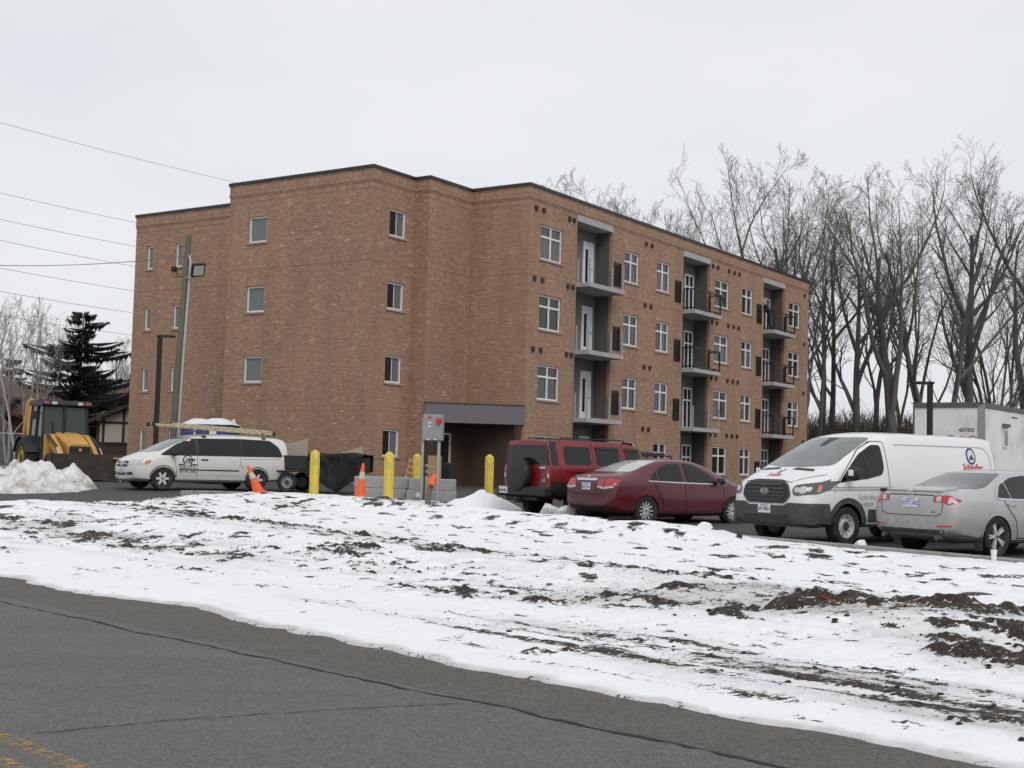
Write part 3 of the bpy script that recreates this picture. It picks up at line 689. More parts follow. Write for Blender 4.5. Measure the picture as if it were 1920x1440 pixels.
# ---- porch canopy cutting across the inner corner
ca, cb = Vector((-2.98, 2.86, 0)), Vector((-.03, -.06, 0)); dirc = (cb - ca).normalized(); nn = Vector((dirc.y, -dirc.x, 0))
if nn.x > 0 or nn.y > 0: nn = -nn
z0, z1 = 1.70 + ZC, 2.46 + ZC
mb = MB(); q = [ca, cb, cb - nn * .3, ca - nn * .3]
mb.add([(*p.xy, z0) for p in q] + [(*p.xy, z1) for p in q], [(0, 1, 2, 3), (7, 6, 5, 4), (0, 4, 5, 1), (1, 5, 6, 2), (2, 6, 7, 3), (3, 7, 4, 0)])
o = mb.build('porch_canopy', 'purple_grey', AB)
mb = MB(); q = [ca - nn * .3, cb - nn * .3, Vector((0, .3, 0)), Vector((-.012, 2.93, 0)), Vector((-2.6, 2.93, 0))]; mb.add([(*p.xy, z0 + .06) for p in q] + [(*p.xy, z1 - .04) for p in q], [(0, 1, 2, 3, 4), (9, 8, 7, 6, 5)]).build('soffit', 'porch_shade_ply', o, fix=False)
mb = MB(); q = [ca + nn * .02, cb + nn * .02, cb - nn * .1, ca - nn * .1]; mb.add([(*p.xy, z1 + .002) for p in q] + [(*p.xy, z1 + .045) for p in q], [(0, 1, 2, 3), (7, 6, 5, 4), (0, 4, 5, 1), (1, 5, 6, 2), (2, 6, 7, 3), (3, 7, 4, 0)]).build('flashing', 'coping', o)
MB().cbox(-.22, -.02, .12, .34, GZ, z0, .01).build('porch_pier', 'maroon_brick', AB)
MB().cbox(-2.93, -2.70, 2.70, 2.94, GZ, z0, .01).build('porch_pier', 'maroon_brick', AB)
# ================================================================== TREES
pm('bark', (.098, .091, .083), .95, var=.3, scale=3, bump=.6, bscale=14)
pm('bark_twig', (.122, .114, .105), .95, var=.25)
pm('birch_bark', (.42, .4, .37), .9, var=.35, scale=4)
pm('birch_twig', (.27, .25, .23), .95, var=.2)
pm('spruce_needles', (.014, .024, .018), .9, var=.4, scale=1.5)
pm('scrub', (.068, .054, .045), .95, var=.3, scale=1)
class TreeGen:
    def __init__(s, seed): s.rg = random.Random(seed); s.tv = []; s.tf = []; s.bv = []; s.bf = []
    def tube(s, pts, rad, n, trunk):
        V, F = (s.tv, s.tf) if trunk else (s.bv, s.bf); base = len(V); prev = None
        for i, p in enumerate(pts):
            d = (pts[min(i + 1, len(pts) - 1)] - pts[max(i - 1, 0)]).normalized()
            if prev is None: e = d.orthogonal().normalized()
            else:
                e = prev - d * prev.dot(d); e = e.normalized() if e.length > 1e-6 else d.orthogonal().normalized()
            prev = e; g = d.cross(e); r_ = rad[i]
            for k in range(n):
                t_ = 6.2832 * k / n; V.append(p + e * (math.cos(t_) * r_) + g * (math.sin(t_) * r_))
        for i in range(len(pts) - 1):
            for k in range(n):
                a = base + i * n + k; b_ = base + i * n + (k + 1) % n; F.append((a, b_, b_ + n, a + n))
    def stem(s, p, d, L, r0, lev, P):
        rg = s.rg; nseg = P['seg'][lev]; pts = [p]; rad = [r0]; dirs = [d]
        for i in range(nseg):
            w = P['wander'][lev]; d = (d + Vector((rg.gauss(0, w), rg.gauss(0, w), rg.gauss(0, w) * .7 + P['up'][lev]))).normalized()
            p = p + d * (L / nseg); pts.append(p); rad.append(max(P['rmin'], r0 * (1 - (i + 1) / nseg * P['taper'][lev]))); dirs.append(d)
        s.tube(pts, rad, P['sides'][lev], lev == 0)
        if lev >= P['levels']: return
        nc = P['n'][lev]; nc = rg.randint(nc[0], nc[1])
        for c in range(nc):
            t_ = P['t0'][lev] + (1 - P['t0'][lev]) * (c + rg.random()) / nc; f = t_ * nseg; i = min(nseg - 1, int(f)); q = pts[i].lerp(pts[i + 1], f - i); dd = dirs[i + 1]
            ang = R(rg.uniform(*P['ang'][lev])); side = dd.orthogonal().normalized(); side.rotate(Matrix.Rotation(rg.uniform(0, 6.283) if lev else c * 2.4 + rg.uniform(-.5, .5), 3, dd))
            nd = (dd * math.cos(ang) + side * math.sin(ang)).normalized()
            s.stem(q, nd, L * rg.uniform(*P['len'][lev]) * (1.15 - .55 * t_), max(P['rmin'], rad[i] * rg.uniform(*P['rr'][lev])), lev + 1, P)
    def meshes(s, m0, m1):
        L = []
        for nm, V, F, mt in (('trunk', s.tv, s.tf, m0), ('branches', s.bv, s.bf, m1)):
            me = bpy.data.meshes.new(nm); me.from_pydata(V, [], F); me.materials.append(MATS[mt]); me.polygons.foreach_set('use_smooth', [True] * len(me.polygons)); L.append((nm, me))
        return L
WOOD = dict(levels=4, seg=[9, 8, 6, 4, 3], wander=[.05, .10, .13, .15, .15], up=[.03, .10, .08, .08, .06], taper=[.72, .8, .8, .7, .5], rmin=.008, sides=[9, 6, 4, 3, 3],
            n=[(6, 8), (6, 8), (6, 7), (4, 5)], t0=[.34, .25, .2, .15], ang=[(22, 42), (25, 50), (28, 55), (30, 60)], len=[(.5, .72), (.34, .5), (.4, .58), (.4, .6)], rr=[(.5, .75), (.4, .6), (.45, .65), (.6, .8)])
LEAN = dict(WOOD, n=[(4, 6), (7, 9), (5, 6), (3, 4)], t0=[.18, .25, .2, .15], ang=[(14, 30), (24, 46), (28, 55), (30, 60)], len=[(.62, .85), (.3, .46), (.4, .58), (.4, .6)])
BIRCH = dict(WOOD, rmin=.006, n=[(6, 8), (5, 6), (4, 5), (3, 3)], t0=[.2, .2, .2, .1], wander=[.05, .09, .12, .14, .14], up=[.05, .12, .08, .04, .0], ang=[(20, 38), (24, 45), (28, 50), (30, 60)])
protos = []
def bare_proto(seed, h, r0, P, stems=1, spread=.18, m0='bark', m1='bark_twig'):
    g = TreeGen(seed); rg = g.rg
    for k in range(stems):
        a = 6.283 * k / max(1, stems) + rg.random(); d = Vector((math.cos(a) * spread * (stems > 1), math.sin(a) * spread * (stems > 1), 1)).normalized()
        g.stem(Vector((math.cos(a) * .25 * (stems > 1), math.sin(a) * .25 * (stems > 1), -.3)), d, h * rg.uniform(.72, .8), r0 * (1 if stems == 1 else .72), 0, P)
    return g.meshes(m0, m1), max(v.z for v in g.bv)
specs = [(11, 22, .38, WOOD, 1, 0), (12, 22, .36, LEAN, 2, .14), (13, 22, .46, LEAN, 1, 0), (14, 22, .34, LEAN, 3, .16), (15, 22, .36, WOOD, 2, .2), (16, 22, .30, WOOD, 1, 0)]
protos = [bare_proto(*a) for a in specs]
def place_tree(k, x, y, h, rz, label, group, lean=(0, 0), wid=1.0, gz=None):
    pr, hz = protos[k]; root = bpy.data.objects.new('bare_tree', None); COL.objects.link(root)
    for nm, me in pr: link(bpy.data.objects.new(nm, me), root)
    s = h / hz; root.scale = (s * wid, s * wid, s); root.location = (x, y, Gxy(x, y) - .1 if gz is None else gz); root.rotation_euler = (lean[0], lean[1], rz)
    tag(root, label, 'tree', group)
def px2x(px, d): return (px - 960) / 2461 * d
RT = [  # pixel column of the trunk foot, distance, height, prototype, turn, label
    (1528, 84, 19.5, 1, .3, 'bare tree rising just past the block\'s far right end'),
    (1563, 88, 20.5, 4, 1.2, 'bare forked tree, second to the right of the block'),
    (1608, 84, 18.5, 0, 2.2, 'upright bare tree, third to the right of the block'),
    (1648, 92, 19.0, 5, .6, 'slender bare tree left of the thick grey trunk'),
    (1682, 82, 22.0, 2, 4.0, 'tallest bare tree with a thick straight grey trunk left of the truck trailer'),
    (1712, 90, 19.5, 1, 5.1, 'bare twin-stemmed tree rising just behind the truck trailer\'s left corner'),
    (1752, 84, 21.5, 4, 3.1, 'bare forked tree right behind the right-hand black lamp post'),
    (1818, 86, 23.0, 0, 1.9, 'tall straight bare tree above the middle of the truck trailer'),
    (1872, 92, 19.5, 3, 2.9, 'bare many-stemmed tree above the right part of the truck trailer'),
    (1915, 86, 24.0, 2, .8, 'bare tree at the photo\'s right edge'),
    (1400, 96, 25.0, 1, 2.0, 'broad bare tree with the biggest crown above the roofline'),
    (1455, 98, 25.3, 4, .4, 'bare forked tree behind the far third of the roofline'),
    (1500, 94, 23, 5, 3.3, 'slim bare tree behind the block\'s far roof corner'),
    (1345, 104, 20.5, 0, 4.4, 'low bare crown showing left of the broadest crown above the roof'),
    (1285, 112, 23.8, 3, 5.4, 'fourth bare crown from the left above the balcony roofline'),
    (1230, 112, 23.8, 5, 1.0, 'third bare crown from the left above the balcony roofline'),
    (1185, 112, 25.2, 0, 2.7, 'second bare crown from the left above the balcony roofline'),
    (1095, 112, 26.4, 4, 3.9, 'leftmost wide bare crown above the balcony roofline'),
    (943, 112, 25.2, 5, 3.0, 'tip of a bare tree just showing over the middle of the roof'),
    (1850, 112, 19, 4, 2.4, 'bare tree far back right of the tall straight tree'),
    (1960, 104, 20, 1, 1.1, 'bare tree whose left limbs enter at the right edge')]
for (px, d, h, k, rz, lb) in RT:
    place_tree(k, px2x(px, d), d, h, rz, lb, 'bare trees behind the building and trailer', wid=.85 if d > 110 else 1.0)
# leaning trunk over the trailer roof
place_tree(5, px2x(1835, 78), 78, 14, 1.0, 'bare trunk leaning far to the right above the trailer roof', 'bare trees behind the building and trailer', (0, R(48)))
# young growth and brush between the trunks: nobody could count it
def brush(name, x0_, x1_, y0_, y1_, n, h, rad, mat, seed, label):
    rg = np.random.default_rng(seed); V = []; F = []
    for i in range(n):
        x = rg.uniform(x0_, x1_); y = rg.uniform(y0_, y1_); z = Gxy(x, y) - .1; hh = h * rg.uniform(.45, 1.1) ; a = rg.normal(0, .3); b_ = rg.normal(0, .3); p = np.array([x, y, z]); d = np.array([a, b_, 1.])
        for j in range(1 + rg.integers(2, 6)):
            if j == 0: q0 = p; q1 = p + d * hh
            else:
                t_ = rg.uniform(.2, .9); q0 = p + d * hh * t_; q1 = q0 + np.array([rg.normal(0, .55), rg.normal(0, .55), rg.uniform(.1, .8)]) * hh * .4
            r_ = rad * (1 if j == 0 else .65); k = len(V); sx = np.array([r_, 0, 0]); sy = np.array([0, r_, 0]); s2 = r_ * .5
            V += [q0 + sx, q0 - sx * .5 + sy, q0 - sx * .5 - sy, q1 + (s2, 0, 0), q1 + (-s2 * .5, s2, 0), q1 + (-s2 * .5, -s2, 0)]; F += [(k, k + 1, k + 4, k + 3), (k + 1, k + 2, k + 5, k + 4), (k + 2, k, k + 3, k + 5)]
    me = bpy.data.meshes.new(name); me.from_pydata([tuple(v) for v in V], [], F); me.materials.append(MATS[mat]); o = bpy.data.objects.new(name, me); link(o); return tag(o, label, 'undergrowth', kind='stuff')
brush('undergrowth', 15, 60, 82, 100, 11000, 4.6, .028, 'scrub', 1, 'dense brown brush along the foot of the trees')
brush('undergrowth', 26, 70, 98, 118, 2500, 5.5, .022, 'bark_twig', 2, 'taller thin brush behind the trailer')
brush('undergrowth', -75, -21, 96, 125, 2600, 5.0, .022, 'bark_twig', 3, 'thin bare brush behind the houses')
# left: pale multi-stemmed trees, a spruce, a smaller conifer
protos.append(bare_proto(31, 10, .13, BIRCH, 3, .2, 'birch_bark', 'birch_twig')); protos.append(bare_proto(32, 10, .12, BIRCH, 2, .22, 'birch_bark', 'birch_twig'))
for (px, d, h, k, rz, lb) in [(48, 66, 8.6, 6, .4, 'pale multi-stemmed bare tree left of the spruce'), (18, 74, 9.8, 7, 1.8, 'pale bare tree at the photo\'s left edge'), (92, 72, 8.8, 7, 4.0, 'pale bare tree with its twigs against the spruce'), (-20, 70, 8.5, 6, 2.5, 'pale bare tree reaching in from the left edge'),
                              (215, 92, 9.3, 5, 2.0, 'small bare tree over the half-timbered house'), (238, 96, 9.0, 0, .9, 'small bare tree beside the block\'s left edge'), (190, 100, 8.4, 3, .1, 'small bare tree right behind the spruce')]:
    place_tree(k, px2x(px, d), d, h, rz, lb, 'bare trees around the houses')
def conifer(x, y, h, rad, seed, label, top_bare=.0, nw=17):
    rg = random.Random(seed); root = empty('spruce_tree', (x, y, Gxy(x, y) - .1), rg.random() * 6, label, 'tree')
    MB().tube([(0, 0, 0), (.05, 0, h * .5), (-.04, .03, h)], [h * .02, h * .013, .015], 7).build('trunk', 'bark', root, smooth=True)
    V = []; F = []
    for i in range(nw):
        t_ = (i + .5) / nw; z = h * (.06 + .93 * t_); L0 = rad * (1 - t_) ** .62 * (.6 + .55 * rg.random()) * min(1, .55 + t_ * 1.6) + .22
        for k in range(rg.randint(8, 11)):
            if rg.random() < .15: continue
            a = rg.uniform(0, 6.283); L = L0 * rg.uniform(.4, 1.3); ca, sa = math.cos(a), math.sin(a); zz = z + rg.uniform(-.25, .25); n = max(7, int(L / .085))
            for j in range(n):
                s_ = (j + 1) / n; px_ = L * s_; dz = L * (-.34 * s_ + .42 * s_ * s_) ; p = Vector((ca * px_, sa * px_, zz + dz)); w = (.16 + .34 * (1 - s_)) * min(1, L) * rg.uniform(.6, 1.1)
                for sd in (-1, 1):
                    q = Vector((-sa * sd, ca * sd, 0)); f = Vector((ca, sa, 0)); tip = p + q * w + f * (.16 + .1 * rg.random()) + Vector((0, 0, -rg.uniform(.03, .2))); e = p + f * .13; m_ = len(V)
                    V += [tuple(p), tuple(e), tuple(tip)]; F.append((m_, m_ + 1, m_ + 2))
                dn = p + Vector((rg.uniform(-.06, .06), rg.uniform(-.06, .06), -rg.uniform(.12, .42))); m_ = len(V); V += [tuple(p), tuple(p + Vector((ca * .2, sa * .2, 0))), tuple(dn)]; F.append((m_, m_ + 1, m_ + 2))
            m_ = len(V); V += [(0, 0, zz), (ca * L, sa * L, zz + L * .08), (ca * L * .5, sa * L * .5, zz - L * .04 - .02)]; F.append((m_, m_ + 1, m_ + 2))
    me = bpy.data.meshes.new('crown'); me.from_pydata(V, [], F); me.materials.append(MATS['spruce_needles']); link(bpy.data.objects.new('crown', me), root)
conifer(-23.7, 72, 8.6, 3.9, 12, 'dark green spruce with ragged layered boughs behind the loader', nw=19)
conifer(-36.2, 95, 7.6, 2.6, 9, 'small dark conifer at the left edge behind the houses', nw=12)

# ================================================================== HOUSES ON THE LEFT
pm('house_brick', (.075, .045, .035), .9, var=.25, scale=6, bump=.3, bscale=30); pm('timber', (.045, .03, .024), .8, var=.2); pm('cream_panel', (.5, .47, .38), .85, var=.06)
pm('shingle', (.1, .06, .048), .9, var=.3, scale=5, bump=.4, bscale=18); pm('siding', (.42, .43, .44), .7, var=.06); pm('house_trim', (.7, .7, .7), .6)
def gable_house(name, loc, rz, w, d, he, hr, low_mat, gable, label):
    root = empty(name, loc, rz, label, 'house')
    MB().box(-w / 2, w / 2, 0, d, -1.5, he).build('wall', low_mat, root)
    mb = MB(); mb.prism([(-w / 2, he + .002), (w / 2, he + .002), (0, hr)], 'y', 0.01, d - .01).build('gable', gable, root)
    ov, th_ = .5, .18; sl = (hr - he) / (w / 2)
    for sd in (-1, 1):
        mb = MB(); x1 = sd * (w / 2 + ov); z1 = he - ov * sl; q = [(0, hr + .03), (x1, z1 + .03), (x1, z1 + .03 + th_), (0, hr + .03 + th_ * 1.15)]
        o = mb.prism(q, 'y', -.55, d + .5).build('roof', 'shingle', root)
        mb = MB(); mb.prism([(0, hr + .0), (x1, z1), (x1, z1 + .2), (0, hr + .22)], 'y', -.60, -.552).build('barge_board', 'timber', o)
    return root
A = gable_house('house', (-17.4, 70, 1.25), R(-4), 9.6, 11, 2.05, 4.05, 'house_brick', 'cream_panel', 'low brick house with cream half-timbered gable beside the apartment block')
MB().box(-4.55, 4.55, -.012, 0.009, 2.06, 2.5).build('cream_board', 'cream_panel', A)
for xx in np.arange(-4.4, 4.41, 1.1): MB().box(xx - .07, xx + .07, -.04, -.013, .95 + 1.0, min(3.9, 2.05 + (4.8 - abs(xx)) / 4.8 * 2.0)).build('timber_post', 'timber', A)
MB().box(-4.6, 4.6, -.02, -.004, .0 + .95, 2.05).build('cream_board', 'cream_panel', A)
for xx in np.arange(-4.4, 4.41, 1.1): MB().box(xx - .07, xx + .07, -.05, -.021, .95, 1.949).build('timber_post', 'timber', A)
MB().box(-4.7, 4.7, -.06, -.03, 1.95, 2.08).build('timber_rail', 'timber', A); MB().box(-4.75, 4.75, -.07, -.03, .86, .97).build('timber_rail', 'timber', A)
B = gable_house('house', (-33.6, 74, .55), R(2), 8.0, 12, 4.3, 6.0, 'siding', 'siding', 'grey sided house at the photo\'s left edge')
for xx in (1.0, 2.6): o = MB().box(xx, xx + .8, -.05, -.004, 2.2, 3.4).build('window', 'house_trim', B); MB().box(xx + .08, xx + .72, -.06, -.051, 2.28, 3.32).build('pane', 'window_glass', o)
C_ = gable_house('house', (-25.4, 86, .55), R(88), 11, 9.0, 3.3, 5.0, 'house_brick', 'house_brick', 'dark brown brick house behind the loader')
D_ = empty('house', (-27.6, 77, .55), R(-3), 'brown brick row house with small white windows left of the loader', 'house')
MB().box(-3.6, 3.6, 0, 8, -.5, 3.1).build('wall', 'house_brick', D_); MB().prism([(-.35, 3.05), (4.2, 5.0), (8.4, 3.05), (8.4, 3.2), (4.2, 5.2), (-.4, 3.2)], 'x', -3.9, 3.9).build('roof', 'shingle', D_)
for xx in (-.6, .75, 2.2): o = MB().box(xx, xx + .85, -.05, -.004, .75, 1.75).build('window', 'house_trim', D_); MB().box(xx + .12, xx + .73, -.06, -.051, .85, 1.65).build('pane', 'window_glass', o)
# ================================================================== VEHICLES: tools
def paint(name, col, metal=.0, rough=.32, coat=.6, grime=(.2, .18, .16), gtop=.75, gamt=.75):
    m, t, b = newmat(name)
    tcn = t.nodes.new('ShaderNodeTexCoord'); sp = t.nodes.new('ShaderNodeSeparateXYZ'); t.links.new(tcn.outputs['Object'], sp.inputs[0])
    n1 = noise_(t, 3.5, 6, .65); h = math_(t, 'ADD', sp.outputs[2], math_(t, 'MULTIPLY', math_(t, 'SUBTRACT', n1, .5), .6))
    f = ramp(t, math_(t, 'DIVIDE', h, gtop * 2), [(.1, gamt), (.5, .08), (.75, .03)])
    f2 = mix(t, 1, f, ramp(t, noise_(t, 9, 5, .7), [(.3, .5), (.7, 1)]), 'MULTIPLY')
    c = mix(t, f2, mix(t, noise_(t, 2), [v * .95 for v in col], [v * 1.05 for v in col]), grime)
    t.links.new(c, b.inputs['Base Color']); b.inputs['Metallic'].default_value = metal; b.inputs['Coat Weight'].default_value = coat; b.inputs['Coat Roughness'].default_value = .08
    t.links.new(ramp(t, f2, [(0, rough), (1, .8)]), b.inputs['Roughness'])
    bump_(t, b, noise_(t, 1.1, 2, .4), .03, .05)
paint('paint_white_van', (.74, .75, .76), grime=(.33, .32, .3), gtop=1.0, gamt=.8); paint('paint_cream_van', (.64, .635, .6), grime=(.3, .27, .23), gtop=.8)
paint('paint_silver', (.46, .46, .455), .35, .35, .5, (.2, .195, .185), 1.0, .85); paint('paint_maroon', (.088, .004, .009), .0, .25, .45, (.08, .04, .036), .6, .5); paint('paint_red', (.19, .006, .011), .0, .3, .4, (.1, .06, .055), .7, .45); paint('paint_black', (.012, .012, .013), .1, .3, .6)
pm('tyre', (.018, .018, .018), .9, var=.35, scale=9, bump=.3, bscale=60, dirt=((.09, .085, .08), .8), dscale=6)
pm('alloy', (.68, .69, .7), .35, metal=.35, var=.1, dirt=((.3, .29, .28), .4), dscale=8); pm('steel_rim', (.1, .1, .105), .6, metal=.4, var=.3, scale=10)
pm('well', (.008, .008, .008), .95); pm('plastic_dark', (.045, .047, .05), .65, var=.15, scale=6, bump=.1, dirt=((.13, .125, .12), .6), dscale=4); pm('plastic_black', (.013, .013, .014), .5)
pm('chrome', (.62, .63, .64), .15, metal=1, var=.05); pm('gap', (.012, .012, .012), .9); pm('print_black', (.02, .022, .026), .6); pm('print_navy', (.05, .055, .16), .6); pm('print_red', (.5, .03, .05), .6); pm('print_grey', (.33, .35, .36), .6); pm('print_blue', (.06, .09, .3), .6)
pm('plate_white', (.66, .68, .72), .5, var=.05); pm('plate_print', (.07, .1, .33), .6)
def lampmat(name, col, rough=.12, coat=1):
    m, t, b = newmat(name); c = mix(t, noise_(t, 28, 2, .5), [v * .6 for v in col], [min(1, v * 1.25) for v in col]); t.links.new(c, b.inputs['Base Color']); b.inputs['Roughness'].default_value = rough; b.inputs['Coat Weight'].default_value = coat; b.inputs['Coat Roughness'].default_value = .04
lampmat('lamp_red', (.42, .012, .018)); lampmat('lamp_clear', (.5, .51, .52)); lampmat('lamp_amber', (.6, .2, .04)); lampmat('lamp_smoke', (.06, .062, .064))

def station(x, zb, wb, ws, zs, wm, zm, wh, zh, y5, z5, y6, z6, zt):
    return (x, [(0, zb), (wb, zb), (ws, zs), (wm, zm), (wh, zh), (y5, z5), (y6, z6), (y6 * .5, zt - (zt - z6) * .12), (0, zt)])
class Body: pass
def make_body(parent, name, mat, sts, wheels, wr, hw, crease=(), endcrease=0, sub=2, well=.26):
    K = 9; V = []; F = []; ring = 2 * K - 2
    for x, p in sts:
        V += [(x, y, z) for y, z in p] + [(x, -y, z) for y, z in p[K - 2:0:-1]]
    for i in range(len(sts) - 1):
        for k in range(ring):
            a = i * ring + k; b_ = i * ring + (k + 1) % ring; F.append((a, b_, b_ + ring, a + ring))
    for e, base in ((0, 0), (1, (len(sts) - 1) * ring)):
        for k in range(K - 1):
            q = [base + k, base + k + 1, base + (ring - k - 1) % ring, base + (ring - k) % ring]
            q = [v for j, v in enumerate(q) if v not in q[:j]]; F.append(tuple(q if e else q[::-1]))
    me = bpy.data.meshes.new(name); me.from_pydata(V, [], F)
    bm = bmesh.new(); bm.from_mesh(me); bmesh.ops.recalc_face_normals(bm, faces=bm.faces); cl = bm.edges.layers.float.new('crease_edge'); bm.verts.ensure_lookup_table()
    last = (len(sts) - 1) * ring
    for e in bm.edges:
        a, b_ = e.verts[0].index, e.verts[1].index; ka, kb = a % ring, b_ % ring
        if ka == kb and a // ring != b_ // ring:
            kk = min(ka, ring - ka)
            for (ki, w) in crease:
                if kk == ki: e[cl] = w
        if endcrease and a // ring == b_ // ring and a // ring in (0, len(sts) - 1) and (abs(ka - kb) in (1, ring - 1)): e[cl] = max(e[cl], endcrease)
    bm.to_mesh(me); bm.free(); me.materials.append(MATS[mat]); me.materials.append(MATS['well'])
    ob = bpy.data.objects.new('tmp', me); COL.objects.link(ob)
    md = ob.modifiers.new('s', 'SUBSURF'); md.levels = sub; md.render_levels = sub
    cut = MB()
    for (wx) in wheels:
        for sd in (-1, 1):
            cut.lathe([(0, 0), (wr, 0), (wr, .8), (0, .8)], 36, Matrix.Translation((wx, sd * (hw - well), wr * .82)) @ Matrix.Rotation(-sd * math.pi / 2, 4, 'X'))
    cme = bpy.data.meshes.new('cut'); cme.from_pydata(cut.v, [], cut.f); bm = bmesh.new(); bm.from_mesh(cme); bmesh.ops.remove_doubles(bm, verts=bm.verts, dist=1e-5); bmesh.ops.recalc_face_normals(bm, faces=bm.faces); bm.to_mesh(cme); bm.free()
    cme.materials.append(MATS['paint_black']); cme.materials.append(MATS['well']); cme.polygons.foreach_set('material_index', [1] * len(cme.polygons))
    co = bpy.data.objects.new('tmpcut', cme); COL.objects.link(co)
    dg = bpy.context.evaluated_depsgraph_get(); full = bpy.data.meshes.new_from_object(ob.evaluated_get(dg))
    bo = ob.modifiers.new('b', 'BOOLEAN'); bo.operation = 'DIFFERENCE'; bo.object = co; bo.solver = 'EXACT'
    try: bo.material_mode = 'INDEX'
    except Exception: pass
    dg = bpy.context.evaluated_depsgraph_get(); dg.update(); fin = bpy.data.meshes.new_from_object(ob.evaluated_get(dg))
    B = Body(); B.bvh = BVHTree.FromPolygons([v.co.copy() for v in full.vertices], [tuple(p.vertices) for p in full.polygons])
    bpy.data.objects.remove(ob); bpy.data.objects.remove(co)
    fin.polygons.foreach_set('use_smooth', [True] * len(fin.polygons)); fin.set_sharp_from_angle(angle=R(38)); fin.name = name
    B.ob = bpy.data.objects.new(name, fin); link(B.ob, parent); B.root = parent
    return B
def _ray(B, view, a, b_):
    if view == 'L': o, d = Vector((a, 4, b_)), Vector((0, -1, 0))
    elif view == 'R': o, d = Vector((a, -4, b_)), Vector((0, 1, 0))
    elif view == 'F': o, d = Vector((9, a, b_)), Vector((-1, 0, 0))
    elif view == 'B': o, d = Vector((-9, a, b_)), Vector((1, 0, 0))
    else: o, d = Vector((a, b_, 6)), Vector((0, 0, -1))
    h, n, i, ds = B.bvh.ray_cast(o, d)
    if h is None: return None
    if n.dot(d) > 0: n = -n
    return h, n
def rpoly(pts, r=.04, k=4):
    out = []; n = len(pts)
    for i in range(n):
        p = Vector(pts[i]); a = Vector(pts[i - 1]) - p; c = Vector(pts[(i + 1) % n]) - p; rr = min(r, a.length * .45, c.length * .45); p0 = p + a.normalized() * rr; p1 = p + c.normalized() * rr
        for j in range(k + 1): t_ = j / k; out.append(tuple(p0 * (1 - t_) ** 2 + p * 2 * t_ * (1 - t_) + p1 * t_ * t_))
    return out
def decal(B, name, poly, view, off, mat, parent=None, step=.07, smooth=True):
    P = []
    n = len(poly)
    for i in range(n):
        a, c = Vector(poly[i]), Vector(poly[(i + 1) % n]); m_ = max(1, int((c - a).length / step))
        for j in range(m_): P.append(a.lerp(c, j / m_))
    nb = len(P); xs = [p.x for p in P]; ys = [p.y for p in P]
    def inside(x, y):
        r_ = False
        for i in range(n):
            (x1, y1), (x2, y2) = poly[i], poly[(i + 1) % n]
            if (y1 > y) != (y2 > y) and x < (x2 - x1) * (y - y1) / (y2 - y1) + x1: r_ = not r_
        return r_
    for gx in np.arange(min(xs) + step / 2, max(xs), step):
        for gy in np.arange(min(ys) + step / 2, max(ys), step):
            if inside(gx, gy) and min((p.x - gx) ** 2 + (p.y - gy) ** 2 for p in P[:nb]) > (step * .35) ** 2: P.append(Vector((gx, gy)))
    vs, es, fs, *_ = delaunay_2d_cdt(P, [], [list(range(nb))], 1, 1e-6)
    hit = [_ray(B, view, v.x, v.y) for v in vs]; mb = MB(); idx = {}
    V = []
    for i, h in enumerate(hit):
        if h: idx[i] = len(V); V.append(h[0] + h[1] * off)
    Fc = [tuple(idx[i] for i in f) for f in fs if all(i in idx for i in f)]
    # skirt down to the body
    cnt = {}
    for f in Fc:
        for k in range(len(f)): e = (f[k], f[(k + 1) % len(f)]); cnt[tuple(sorted(e))] = cnt.get(tuple(sorted(e)), []) + [e]
    low = {}; inv = {v: k for k, v in idx.items()}
    for k, v in list(cnt.items()):
        if len(v) == 1:
            a, c = v[0]
            for q in (a, c):
                if q not in low: low[q] = len(V); h = hit[inv[q]]; V.append(h[0] - h[1] * .004)
            Fc.append((c, a, low[a], low[c]))
    mb.add(V, Fc); return mb.build(name, mat, parent or B.root, smooth=40 if smooth else False)
def both(B, name, poly, off, mat, parent=None, step=.08): return [decal(B, name, poly if s == 'L' else poly, s, off, mat, parent, step) for s in 'LR']
def line(B, name, pts, view, w, mat, parent=None, off=.003, closed=False):
    P = []; pts = [Vector(p) for p in pts] + ([Vector(pts[0])] if closed else [])
    for i in range(len(pts) - 1):
        m_ = max(1, int((pts[i + 1] - pts[i]).length / .05))
        for j in range(m_): P.append(pts[i].lerp(pts[i + 1], j / m_))
    P.append(pts[-1]); V = []; F = []; prev = None
    for i, p in enumerate(P):
        d = (P[min(i + 1, len(P) - 1)] - P[max(0, i - 1)]); d.normalize(); nn = Vector((-d.y, d.x)) * w / 2; a = _ray(B, view, *(p + nn)); c = _ray(B, view, *(p - nn))
        if a and c:
            V += [a[0] + a[1] * off, c[0] + c[1] * off]
            if prev is not None: k = len(V); F.append((k - 4, k - 3, k - 1, k - 2))
            prev = 1
        else: prev = None
    return MB().add(V, F).build(name, mat, parent or B.root) if F else None
